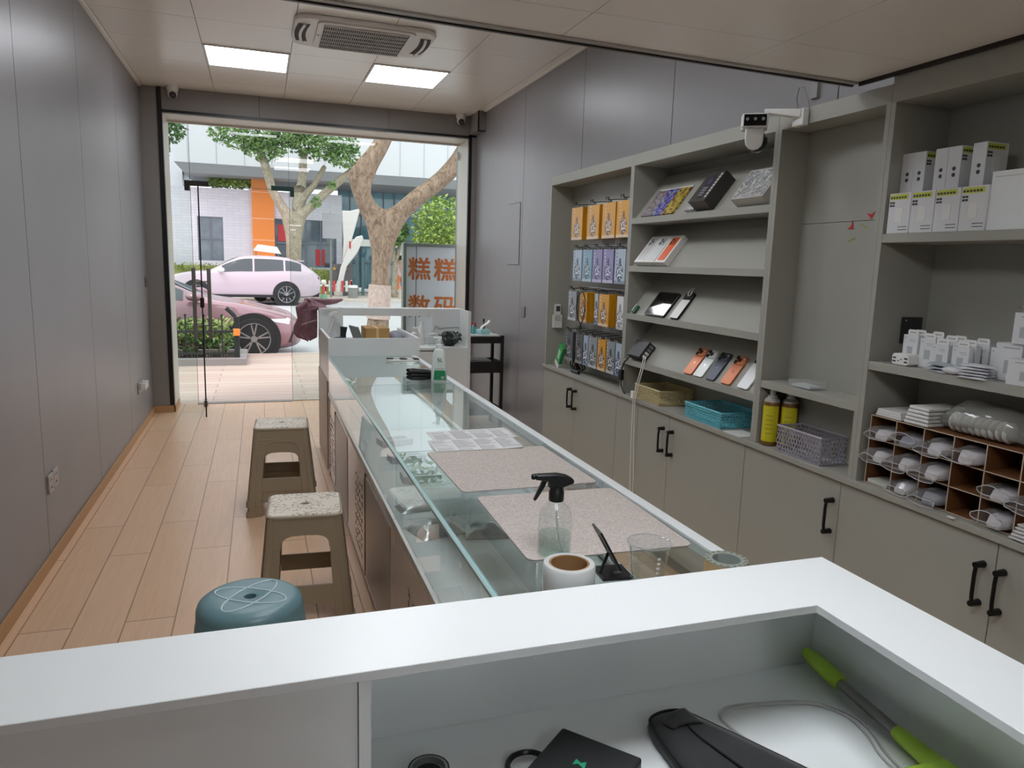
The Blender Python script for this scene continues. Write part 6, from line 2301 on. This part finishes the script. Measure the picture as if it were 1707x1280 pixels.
for i in range(6):
    x = 1.735+.028*i
    t = thing('polish_bottle', 'small red capped bottle in the row on the trolley, %s from the left' % ['first', 'second', 'third', 'fourth', 'fifth', 'sixth'][i], 'bottle', (x, 6.55, .8625), 0, 'red capped bottles on the trolley')
    b = MB()
    b.lathe([(0, 0), (.011, 0), (.012, .05), (.006, .056), (0, .056)], seg=14)
    b.build('bottle_body', mat('clear_grey_bottle', '#a9b5b5', rough=.2), t, smooth=True)
    b = MB()
    b.lathe([(.009, .0565), (.009, .095), (0, .096)], seg=14)
    b.build('cap', mat('red_cap', '#b3283c', rough=.4), t, smooth=True)
for i in range(2):
    t = thing('spray_can', ('teal tube standing in front of the red capped bottles', 'teal tube nearer the tissue pack on the trolley')[i], 'tube', (1.79+.045*i, 6.47, .8625))
    b = MB()
    b.lathe([(0, 0), (.016, 0), (.016, .07), (.008, .082), (0, .082)], seg=16)
    b.build('tube_body', mat('teal_tube', '#4ba3a3', rough=.4), t, smooth=True)
t = thing('tissue_pack', 'pale blue tissue pack with a white tissue pulled out on the trolley', 'tissues', (1.93, 6.46, .8625), .3)
MB().box(-.06, .05, -.04, .04, 0, .045).build('pack', mat('pale_blue_pack', '#a9d8d8', rough=.5), t, bevel=.01)
b = MB()
b.grid(lambda u, v: (-.03+.09*u, -.02+.04*v+.012*math.sin(6*u), .045+.085*u*(1-.3*abs(v-.5))+.006*math.sin(9*v)), 8, 8)
b.build('tissue', mat('tissue_white', '#eceae6', rough=.8), t, smooth=True, solid=.002)
t = thing('perfume_bottle', 'dark slim bottle at the back of the trolley', 'bottle', (1.965, 6.58, .8625))
b = MB()
b.lathe([(0, 0), (.014, 0), (.014, .07), (.006, .08), (.006, .10), (.010, .101), (.010, .13), (0, .13)], seg=14)
b.build('bottle_body', mat('dark_bottle', '#3c3a3c', rough=.3), t, smooth=True)
t = thing('storage_box', 'clear box of red and white bits in the middle tray of the trolley', 'box', (1.87, 6.49, .5305))
MB().box(-.14, .12, -.10, .10, 0, .06).build('red_contents', mat('red_contents', '#8e2f43', rough=.5), t, bevel=.004)
MB().box(-.142, .122, -.102, .102, .0605, .10).build('white_contents', mat('grey_white_bits', '#8f8e8c', rough=.5), t, bevel=.004)
t = thing('storage_box', 'white bottles box in the bottom tray of the trolley', 'box', (1.87, 6.49, .1405))
MB().box(-.13, .13, -.10, .10, 0, .10).build('carton', mat('pale_grey_carton', '#b5b2ae', rough=.5), t, bevel=.004)
# ------------------------------------------------------------------ stools
M_BEIGE = mat('beige_plastic', '#9c8e77', rough=.38, spec=.5)
M_PRT = mat('stool_top_pattern', '#8d7f69', rough=.45)
def flowermat():
    m = bpy.data.materials.new('cream_flower_top')
    m.use_nodes = True
    nt = m.node_tree
    bs = nt.nodes['Principled BSDF']
    bs.inputs['Roughness'].default_value = .35
    tc = nt.nodes.new('ShaderNodeTexCoord')
    v = nt.nodes.new('ShaderNodeTexVoronoi')
    v.feature = 'DISTANCE_TO_EDGE'
    v.inputs['Scale'].default_value = 42
    nz = nt.nodes.new('ShaderNodeTexNoise')
    nz.inputs['Scale'].default_value = 9
    mx = nt.nodes.new('ShaderNodeMix')
    mx.data_type = 'VECTOR'
    mx.inputs[0].default_value = .06
    nt.links.new(tc.outputs['Object'], mx.inputs[4])
    nt.links.new(nz.outputs['Color'], mx.inputs[5])
    nt.links.new(mx.outputs[1], v.inputs['Vector'])
    nt.links.new(tc.outputs['Object'], nz.inputs['Vector'])
    a = nt.nodes.new('ShaderNodeMath')
    a.operation = 'LESS_THAN'
    a.inputs[1].default_value = .045
    nt.links.new(v.outputs['Distance'], a.inputs[0])
    n2 = nt.nodes.new('ShaderNodeTexNoise')
    n2.inputs['Scale'].default_value = 7
    nt.links.new(tc.outputs['Object'], n2.inputs['Vector'])
    g = nt.nodes.new('ShaderNodeMath')
    g.operation = 'GREATER_THAN'
    g.inputs[1].default_value = .5
    nt.links.new(n2.outputs['Fac'], g.inputs[0])
    p = nt.nodes.new('ShaderNodeMath')
    p.operation = 'MULTIPLY'
    nt.links.new(a.outputs[0], p.inputs[0])
    nt.links.new(g.outputs[0], p.inputs[1])
    c = nt.nodes.new('ShaderNodeMix')
    c.data_type = 'RGBA'
    c.inputs[6].default_value = lin('#d9cdbb')
    c.inputs[7].default_value = lin('#7e725d')
    nt.links.new(p.outputs[0], c.inputs[0])
    nt.links.new(c.outputs[2], bs.inputs['Base Color'])
    return m
M_FLOWER = flowermat()
def square_stool(label, loc, rz, H=.46, at=.152, ab=.195, group=None):
    t = thing('plastic_stool', label, 'stool', loc, rz, group)
    th = .008
    for k in range(4):
        R = RZ(PI/2*k)
        b = MB()
        top = H-.012
        def uo(z):
            return at+(ab-at)*(1-z/top)
        n = 10
        aw, az, ab0 = .085, .365, .165
        out = [(-uo(0), 0), (-uo(top), top), (uo(top), top), (uo(0), 0), (uo(0)-.075, 0), (uo(.075)-.085, .075), (-(uo(.075)-.085), .075), (-(uo(0)-.075), 0)]
        # side slab with an arched opening: build as left/right posts, apron with arch, bottom rail
        tilt = math.atan2(ab-at, top)
        def P(u, z, dd):
            d = uo(z)
            return R @ Vector((u, -d+dd, z))
        def slab(poly):
            f = [b.bm.verts.new(P(u, z, 0)) for u, z in poly]
            g = [b.bm.verts.new(P(u, z, th)) for u, z in poly]
            m = len(poly)
            b.bm.faces.new(f)
            b.bm.faces.new(g[::-1])
            for i in range(m):
                b.bm.faces.new((f[i], g[i], g[(i+1) % m], f[(i+1) % m]))
        iw = lambda z: uo(z)*.60
        arch = []
        for i in range(n+1):
            a = PI*i/n
            arch.append((iw(.36)*math.copysign(abs(math.cos(a))**.55, math.cos(a)), .32+.055*math.sin(a)**.7 if 0 < i < n else .32))
        # left half and right half posts
        slab([(-uo(0), 0), (-uo(.32), .32), (-iw(.32), .32), (-iw(.15), .15), (-iw(0)*1.02, 0)])
        slab([(uo(0), 0), (iw(0)*1.02, 0), (iw(.15), .15), (iw(.32), .32), (uo(.32), .32)])
        apr = [(-uo(.32), .32), (-uo(top), top), (uo(top), top), (uo(.32), .32)] + [(u, z) for u, z in arch]
        slab(apr[:4]+arch)
        slab([(-iw(.085), .085), (-iw(.165), .165), (iw(.165), .165), (iw(.085), .085)])
        b.build('side_panel', M_BEIGE, t, bevel=.0015, bseg=1)
    for sx_ in (-1, 1):
        for sy_ in (-1, 1):
            b = MB()
            c0 = (sx_*(ab-.022), sy_*(ab-.022))
            c1 = (sx_*(at-.022), sy_*(at-.022))
            b.loft([[(c0[0]+u, c0[1]+v, .0005) for u, v in rrect(.052, .052, .018, 4)], [(c1[0]+u, c1[1]+v, H-.012) for u, v in rrect(.046, .046, .018, 4)]])
            b.build('leg', M_BEIGE, t, smooth=True, angle=50)
            b = MB()
            b.loft([[(c0[0]+u, c0[1]+v, .0002) for u, v in rrect(.060, .060, .02, 4)], [(c0[0]*.995+u, c0[1]*.995+v, .035) for u, v in rrect(.057, .057, .02, 4)]])
            b.build('foot', M_BEIGE, t, smooth=True, angle=50)
    b = MB()
    b.prism(rrect(2*at+.006, 2*at+.006, .035, 6), H-.02, H-.003)
    b.build('seat_slab', M_BEIGE, t, bevel=.006)
    b = MB()
    o = rrect(2*at-.012, 2*at-.012, .030, 6)
    n = len(o)
    hole = [(.017*math.cos(2*PI*(i+.5)/n+PI/4*0), .011*math.sin(2*PI*(i+.5)/n)) for i in range(n)]
    b.loft([[(u, v, H-.003) for u, v in o], [(u*.985, v*.985, H) for u, v in o], [(u*1.2, v*1.2, H) for u, v in hole], [(u, v, H-.014) for u, v in hole]], cap=False)
    b.build('seat_top', M_FLOWER, t, smooth=True, angle=30)
    MB().prism([(.017*math.cos(a), .011*math.sin(a)) for a in [2*PI*i/20 for i in range(20)]], H-.0029, H-.0026).build('seat_hole', M_BLACK, t)
    return t
square_stool('beige square plastic stool with a flower printed top, nearer the white desk', (.160, 3.155, 0), -.06)
s1 = square_stool('beige square plastic stool underneath in the farther stack of two', (.100, 4.545, 0), -.04)
dup(s1, (.102, 4.548, .060), -.05, 'beige square plastic stool on top of the farther stack of two')
# round blue stool
t = thing('plastic_stool', 'round blue grey plastic stool with crossing oval lines on its seat', 'stool', (-.052, 2.285, 0), .2)
M_BLUE = mat('blue_grey_plastic', '#6d9197', rough=.33, spec=.5)
H = .462
b = MB()
b.lathe([(.018, H-.02), (.018, H-.002), (.022, H), (.118, H+.001), (.138, H-.003), (.152, H-.014), (.158, H-.030), (.160, H-.075), (.163, H-.078), (.165, H-.10), (.161, H-.10), (.156, H-.074), (.150, H-.03), (.13, H-.012), (.018, H-.02)], seg=64)
b.build('seat', M_BLUE, t, smooth=True, angle=50)
for k in range(4):
    a = PI/4+PI/2*k
    b = MB()
    loops = []
    for (r, z, wd) in ((.158, H-.09, .62), (.166, H-.16, .5), (.176, H-.28, .40), (.190, .02, .34), (.191, .0005, .34)):
        L_ = []
        for i in range(7):
            p = a-wd+2*wd*i/6
            L_.append((r*math.cos(p), r*math.sin(p), z))
        for i in range(6, -1, -1):
            p = a-wd+2*wd*i/6
            L_.append(((r-.012)*math.cos(p), (r-.012)*math.sin(p), z))
        loops.append(L_)
    b.loft(loops)
    b.build('leg', M_BLUE, t, smooth=True, angle=50)
M_LINE = mat('pale_seat_line', '#d3e6e8', rough=.35)
for s_ in (-1, 1):
    b = MB()
    pts = []
    for i in range(56):
        a = 2*PI*i/56
        p = RZ(s_*.72) @ Vector((.118*math.cos(a), .046*math.sin(a), 0))
        r = math.hypot(p.x, p.y)
        pts.append((p.x, p.y, H+.0012))
    b.tube(pts, .0024, seg=6, closed=True)
    b.build('seat_line', M_LINE, t, smooth=True)
b = MB()
b.lathe([(0, H-.0195), (.017, H-.0195)], seg=20)
b.build('seat_hole', M_DARKSTEEL, t)

# ------------------------------------------------------------------ white desk in front of the camera
wd = thing('white_desk', 'white U shaped reception desk with a raised ledge in the foreground', 'desk', (.2, .6, 0))
LT = 1.0
XL_ = -.75
MB().box(XL_, .941, .984, 1.002, 0, LT-.0135).build('front_board', M_WHITE, wd, world=True)
MB().box(.922, .941, .22, .9835, 0, LT-.0135).build('right_board', M_WHITE, wd, world=True)
b = MB()
pl_ = [(XL_, .846), (.795, .846), (.795, .20), (.941, .20), (.941, 1.002), (XL_, 1.002)]
b.prism(pl_, LT-.013, LT)
b.build('ledge_top', M_WHITE, wd, world=True, bevel=.0008, bseg=1)
MB().box(XL_, .1025, .852, .868, 0, LT-.0135).build('left_panel', M_WHITE, wd, world=True)
MB().box(.1035, .1185, .8475, .9835, .811, LT-.0135).build('partition', M_WHITE, wd, world=True)
MB().box(.1035, .9215, .22, .9835, .792, .81).build('inner_shelf', M_WHITE, wd, world=True)
MB().box(.1035, .1185, .25, .84, 0, .79).build('pedestal', M_WHITEIN, wd, world=True)
# items in the well
WZ = .8105
t = thing('scrub_brush', 'lime green and grey telescopic brush leaning along the right side of the desk well', 'brush', (.895, .82, WZ))
M_LIMEP = mat('lime_plastic', '#a3c93a', rough=.4)
b = MB()
b.tube([(.898, .972, WZ+.030), (.897, .968, WZ+.030), (.895, .945, WZ+.029), (.892, .89, WZ+.024), (.891, .878, WZ+.023)], .014, seg=16, radii=[.003, .010, .0135, .0145, .011])
b.build('grip', M_LIMEP, t, world=True, smooth=True)
MB().cyl((.891, .880, WZ+.023), (.883, .745, WZ+.018), .0085, seg=20).build('steel_tube', M_STEEL, t, world=True, smooth=True)
b = MB()
b.tube([(.8835, .758, WZ+.0185), (.883, .748, WZ+.018), (.879, .71, WZ+.018), (.876, .675, WZ+.017)], .012, seg=16, radii=[.0095, .012, .013, .016])
b.build('lower_grip', M_LIMEP, t, world=True, smooth=True)
b = MB()
b.box(.785, .885, .585, .678, WZ+.022, WZ+.034)
b.build('head', M_LIMEP, t, world=True, bevel=.006)
b = MB()
rg = random.Random(9)
for i in range(20):
    for j in range(18):
        x, y = .788+.005*i, .588+.005*j
        b.box(x-.0012, x+.0012, y-.0012, y+.0012, WZ+.0005, WZ+.022)
b.build('bristles', mat('lime_bristle', '#9db22f', rough=.7), t, world=True, kind='stuff')
t = thing('white_cable', 'thin pale cable curving across the floor of the desk well', 'cable', (.79, .86, WZ))
b = MB()
z = WZ+.0028
ctrl = [(.700, .77, z), (.672, .82, z), (.662, .87, z), (.672, .893, z), (.70, .903, z), (.75, .897, z), (.80, .888, z), (.84, .870, z), (.868, .835, z), (.868, .79, z), (.85, .745, z), (.84, .70, z)]
b.tube([Vector(p) for p in crom(ctrl, 6)], .0018, seg=8)
b.tube([Vector((p[0]-.004+.010*math.sin(i*.12), p[1]-.006, p[2])) for i, p in enumerate(crom(ctrl[3:], 6))], .0016, seg=8)
b.build('cable_line', mat('pale_grey_cable', '#bdbdb9', rough=.4), t, world=True, smooth=True)
t = thing('fabric_pouch', 'black padded fabric pouch lying in the desk well', 'pouch', (.59, .82, WZ))
M_FAB = mat('black_fabric', '#161719', rough=.75, noise=.2, nscale=60, sheen=.3)
_o0 = [(.534, .905), (.542, .925), (.566, .934), (.592, .932), (.606, .918), (.628, .880), (.672, .800), (.700, .740), (.690, .690), (.640, .655), (.570, .66), (.530, .72), (.528, .80), (.530, .87)]
_o0 = [(x, y-.036) for x, y in _o0]
_n0 = len(_o0)
out = []
for _i in range(_n0):
    out += crom([_o0[_i-1], _o0[_i], _o0[(_i+1) % _n0], _o0[(_i+2) % _n0]], 4)[4:8]
cxp, cyp = .602, .764
b = MB()
loops = []
for (k, zz) in ((1.0, .001), (1.02, .008), (.99, .018), (.93, .024), (.7, .027), (.4, .027), (.1, .026)):
    loops.append([(cxp+(x-cxp)*k, cyp+(y-cyp)*k, WZ+zz) for x, y in out])
b.loft(loops)
b.build('pouch_body', M_FAB, t, world=True, smooth=True, angle=70)
b = MB()
b.tube([(cxp+(x-cxp)*.985, cyp+(y-cyp)*.985, WZ+.0195) for x, y in out], .0032, seg=6, closed=True)
b.tube([Vector(p) for p in crom([(.597, .875, WZ+.0285), (.580, .835, WZ+.0285), (.598, .755, WZ+.0285), (.62, .664, WZ+.0285)], 5)], .0018, seg=6)
b.build('binding', mat('black_binding', '#0c0c0d', rough=.6), t, world=True, smooth=True)
b = MB()
b.grid(lambda u, v: (.598-.052*u+.008*v, .886-.020*u*(1-v)-.040*v-.012*(u-.5)**2, WZ+.029+.003*math.sin(PI*u)), 10, 8)
b.build('flap', M_FAB, t, world=True, smooth=True, solid=.002)
# flat black box
t = thing('black_case', 'flat black square case with a small green mark in the desk well', 'case', (.402, .818, WZ), -.87)
MB().box(-.062, .062, -.055, .055, 0, .024).build('case_body', mat('matt_black', '#1a1a1b', rough=.55), t, bevel=.004)
b = MB()
b.prism([(0, .012), (-.010, .003), (-.002, .002), (.001, -.011), (.010, .001), (.002, .002)], .024, .0245, TR(-.004, -.006, 0) @ RZ(.9))
b.build('green_mark', mat('green_mark', '#25a878', rough=.4), t)
b = MB()
b.tube([Vector(p) for p in crom([(-.05, -.04, .012), (-.075, -.055, .010), (-.095, -.045, .008), (-.10, -.02, .007), (-.085, .0, .007), (-.060, .0, .010)], 5)], .004, seg=8)
b.build('strap_loop', M_BLKPL, t, smooth=True)
t = thing('round_tin', 'grey rimmed round container with a black opening at the left of the desk well', 'container', (.196, .862, WZ))
b = MB()
b.lathe([(0, 0), (.026, 0), (.028, .002), (.028, .026), (.026, .029), (.022, .029), (.021, .022), (0, .022)], seg=40)
b.build('tin_body', mat('tin_grey', '#8c908f', rough=.3, metal=.5), t, smooth=True, angle=40)
b = MB()
b.lathe([(.0255, .0292), (.0265, .0296), (.0275, .0292)], seg=40)
b.build('rim', M_BLKPL, t, smooth=True)
b = MB()
b.lathe([(0, .0225), (.018, .0225)], seg=30)
b.build('opening', M_BLACK, t)

# ------------------------------------------------------------------ ceiling air conditioner and cameras
t = thing('air_conditioner', 'white ceiling cassette air conditioner with a dark louvred grille', 'air conditioner', (.69, 5.29, ZC))
M_AC = mat('ac_white', '#d6d0cb', rough=.35)
b = MB()
b.prism(rrect(.90, .64, .10, 8), -.030, -.0005)
b.build('casing', M_AC, t, bevel=.012, bseg=3)
b = MB()
b.prism(rrect(.62, .60, .05, 6), -.040, -.0301)
b.build('centre_panel', M_AC, t, bevel=.005)
MB().box(-.27, .27, -.25, .25, -.0415, -.0402).build('grille_recess', mat('grille_dark', '#2f2b2a', rough=.7), t)
b = MB()
for i in range(41):
    x = -.27+.0135*i
    b.box(x-.0013, x+.0013, -.25, .25, -.046, -.0416)
for k in range(7):
    y = -.25+.0833*k
    b.box(-.272, .272, y-.0022, y+.0022, -.0475, -.0416)
b.build('grille', M_AC, t)
for s_ in (-1, 1):
    b = MB()
    for q in range(2):
        xx = s_*(.352+.045*q)
        for i in range(10):
            v0, v1 = -.19+.038*i, -.19+.038*(i+1)
            c0, c1 = .03*math.cos(v0*6), .03*math.cos(v1*6)
            b.hexa([(xx+s_*c0-.013, v0, -.0325), (xx+s_*c0+.013, v0, -.0325), (xx+s_*c1+.013, v1, -.0325), (xx+s_*c1-.013, v1, -.0325),
                    (xx+s_*c0-.013, v0, -.0302), (xx+s_*c0+.013, v0, -.0302), (xx+s_*c1+.013, v1, -.0302), (xx+s_*c1-.013, v1, -.0302)])
    b.build('outlet_slot', mat('grille_dark', '#2f2b2a'), t)
    b = MB()
    for i in range(10):
        xx = s_*.374
        v0, v1 = -.20+.040*i, -.20+.040*(i+1)
        c0, c1 = .03*math.cos(v0*6), .03*math.cos(v1*6)
        b.hexa([(xx+s_*c0-.009, v0, -.042), (xx+s_*c0+.009, v0, -.042), (xx+s_*c1+.009, v1, -.042), (xx+s_*c1-.009, v1, -.042),
                (xx+s_*c0-.009, v0, -.033), (xx+s_*c0+.009, v0, -.033), (xx+s_*c1+.009, v1, -.033), (xx+s_*c1-.009, v1, -.033)])
    b.build('outlet_vane', M_AC, t)
MB().cyl((-.292, -.02, -.0405), (-.292, -.02, -.0425), .008).build('sensor', M_GREYPL, t)
def dome(label, x, y, aim):
    t = thing('dome_camera', label, 'security camera', (x, y, ZC-.001))
    b = MB()
    b.lathe([(0, 0), (.052, 0), (.050, -.03), (.042, -.042), (0, -.042)], seg=28)
    b.build('base', M_WHPL, t, smooth=True)
    e_ = Vector((0, -.004, -.062))
    b = MB()
    b.ball(e_, .042, seg=20, rings=14)
    b.build('eyeball', M_WHPL, t, smooth=True)
    d = Vector(aim).normalized()
    b = MB()
    b.cyl(e_+d*.030, e_+d*.046, .030, .028, seg=24)
    b.build('lens_face', M_BLKPL, t)
    b = MB()
    b.cyl(e_+d*.046, e_+d*.047, .010, seg=16)
    b.build('lens', mat('lens_glint', '#5b5560', rough=.1, spec=.8), t)
dome('white dome camera under the ceiling at the left end of the header', -.705, 7.555, (.15, -.8, -.45))
dome('white dome camera under the ceiling at the right end of the header', 1.965, 7.555, (-.05, -.8, -.45))
# pan tilt camera
t = thing('pan_tilt_camera', 'white pan and tilt camera on a bracket above the sloped shelves', 'security camera', (1.80, 2.47, 2.06))
b = MB()
b.box(1.872, 1.8995, 2.30, 2.36, 2.03, 2.09)
b.build('wall_plate', M_WHPL, t, world=True, bevel=.004)
b = MB()
b.hexa([(1.80, 2.43, 2.088), (1.87, 2.31, 2.058), (1.8795, 2.35, 2.058), (1.83, 2.45, 2.088), (1.80, 2.43, 2.102), (1.87, 2.31, 2.088), (1.8795, 2.35, 2.088), (1.83, 2.45, 2.102)])
b.build('bracket', M_WHPL, t, world=True, bevel=.003)
c = Vector((1.79, 2.47, 2.0))
b = MB()
b.lathe([(0, .088), (.02, .088), (.046, .084), (.048, .080), (.048, .030), (.044, .028), (0, .028)], TR(c), 32)
b.build('upper_body', M_WHPL, t, world=True, smooth=True)
b = MB()
b.lathe([(0, .0865), (.02, .0865)], TR(c), 20)
d = Vector((-.55, -.83, 0)).normalized()
q = Vector((-d.y, d.x, 0))
Mf = Matrix((q, d, Vector((0, 0, 1)))).transposed().to_4x4()
Mf.translation = c+d*.030+Vector((0, 0, .056))
b.bm.clear()
b.box(-.047, .047, -.01, .030, -.024, .026, 0, Mf)
b.build('face_housing', M_WHPL, t, world=True, bevel=.006)
b = MB()
b.box(-.040, .040, .0305, .033, -.020, .021, 0, Mf)
b.build('lens_window', mat('gloss_black', '#0b0b0d', rough=.1, spec=.7), t, world=True)
b = MB()
for u in (-.028, 0, .028):
    b.cyl(Mf @ Vector((u, .0331, .004)), Mf @ Vector((u, .0341, .004)), .006, seg=14)
b.build('lens', M_GREYPL, t, world=True)
b = MB()
b.ball(c+Vector((.95, -.32, 0))*.014+Vector((0, 0, -.012)), .041, seg=24, rings=16)
b.build('ball_head', mat('gloss_black', '#0b0b0d'), t, world=True, smooth=True)
b = MB()
rt = Vector((.95, -.32, 0))
for s_ in (-1,):
    n = -d
    n = Vector((-.32, -.95, 0))
    Mp = frame_of(rt, (0, 0, 1), c+n*.036-rt*.010)
    b.prism([(-.034, .030), (.034, .030), (.034, -.015), (.030, -.032), (.018, -.045), (0, -.050), (-.018, -.045), (-.030, -.032), (-.034, -.015)], 0, .012, Mp)
b.build('yoke', M_WHPL, t, world=True, bevel=.004)
b = MB()
b.tube([(1.885, 2.345, 2.088), (1.872, 2.345, 2.13), (1.872, 2.335, 2.165), (1.88, 2.32, 2.165), (1.892, 2.305, 2.12), (1.895, 2.30, 2.085)], .0025, seg=6)
b.build('lead', mat('lead_grey', '#8f8f8f', rough=.4), t, world=True, smooth=True)
tag(MB().box(2.136, 2.1495, 2.555, 2.595, 2.20, 2.60).build('cable_trunking', M_GREYPL), 'short vertical cable trunking hanging behind the loft edge', 'trunking')
# ------------------------------------------------------------------ wall fittings
def plate(label, y0, y1, z0, z1, x=XL, s=1, m=M_WHPL, nm='wall_socket', cat='socket', holes=True):
    t = thing(nm, label, cat, (x, (y0+y1)/2, z0))
    MB().box(min(x+s*.0005, x+s*.010), max(x+s*.0005, x+s*.010), y0, y1, z0, z1).build('plate', m, t, world=True, bevel=.002)
    if holes:
        b = MB()
        yc, zc = (y0+y1)/2, (z0+z1)/2
        for (u, v) in ((-.012, .018), (.012, .018), (0, -.018), (-.012, -.022), (.012, -.022)):
            b.box(min(x+s*.010, x+s*.0106), max(x+s*.010, x+s*.0106), yc+u-.003, yc+u+.003, zc+v-.005, zc+v+.005)
        b.build('pin_slots', M_PRN, t, world=True)
    return t
M_SOCK = mat('silver_socket', '#a5a19e', rough=.35, metal=.3)
plate('silver double socket plate on the left wall, the nearer of the adjoining pair', 3.918, 4.0, .345, .435, m=M_SOCK)
plate('silver double socket plate on the left wall, the farther of the adjoining pair', 4.006, 4.088, .35, .44, m=M_SOCK)
t = plate('socket with plugged white chargers low on the left wall near the column', 6.72, 7.0, .335, .43, m=M_SOCK, holes=False)
for y in (6.80, 6.92):
    b = MB()
    b.box(XL+.0102, XL+.055, y-.022, y+.022, .36, .42)
    b.build('charger_plug', M_WHPL, t, world=True, bevel=.006)
plate('dark light switch on the left wall beside the column', 7.42, 7.52, 1.20, 1.29, m=mat('dark_switch', '#5d5a58', rough=.4), nm='light_switch', cat='switch', holes=False)
t = thing('access_panel', 'flush access panel outlined on the right wall left of the shelves', 'access panel', (XR, 6.33, 1.50))
MB().box(XR-.004, XR-.0005, 6.165, 6.475, 1.50, 2.03).build('panel', M_WALL, t, world=True, bevel=.001)
b = MB()
b.box(XR-.0035, XR-.0006, 6.160, 6.1648, 1.496, 2.034)
b.box(XR-.0035, XR-.0006, 6.160, 6.48, 2.0305, 2.034)
b.box(XR-.0035, XR-.0006, 6.160, 6.48, 1.496, 1.4995)
b.build('panel_gap', M_SEAM, t, world=True)
plate('grey light switch on the right wall below the access panel', 5.96, 6.05, 1.055, 1.145, XR, -1, m=mat('mid_grey_switch', '#77746f', rough=.4), nm='light_switch', cat='switch', holes=False)
t = thing('door_sensor', 'small white sensor on the right window jamb', 'sensor', (XR-.09, YG-.05, 2.60))
b = MB()
b.ball((XR-.095, YG-.052, 2.63), .02, sc=(.8, .35, 2.4))
b.build('sensor_body', M_WHPL, t, world=True, smooth=True)
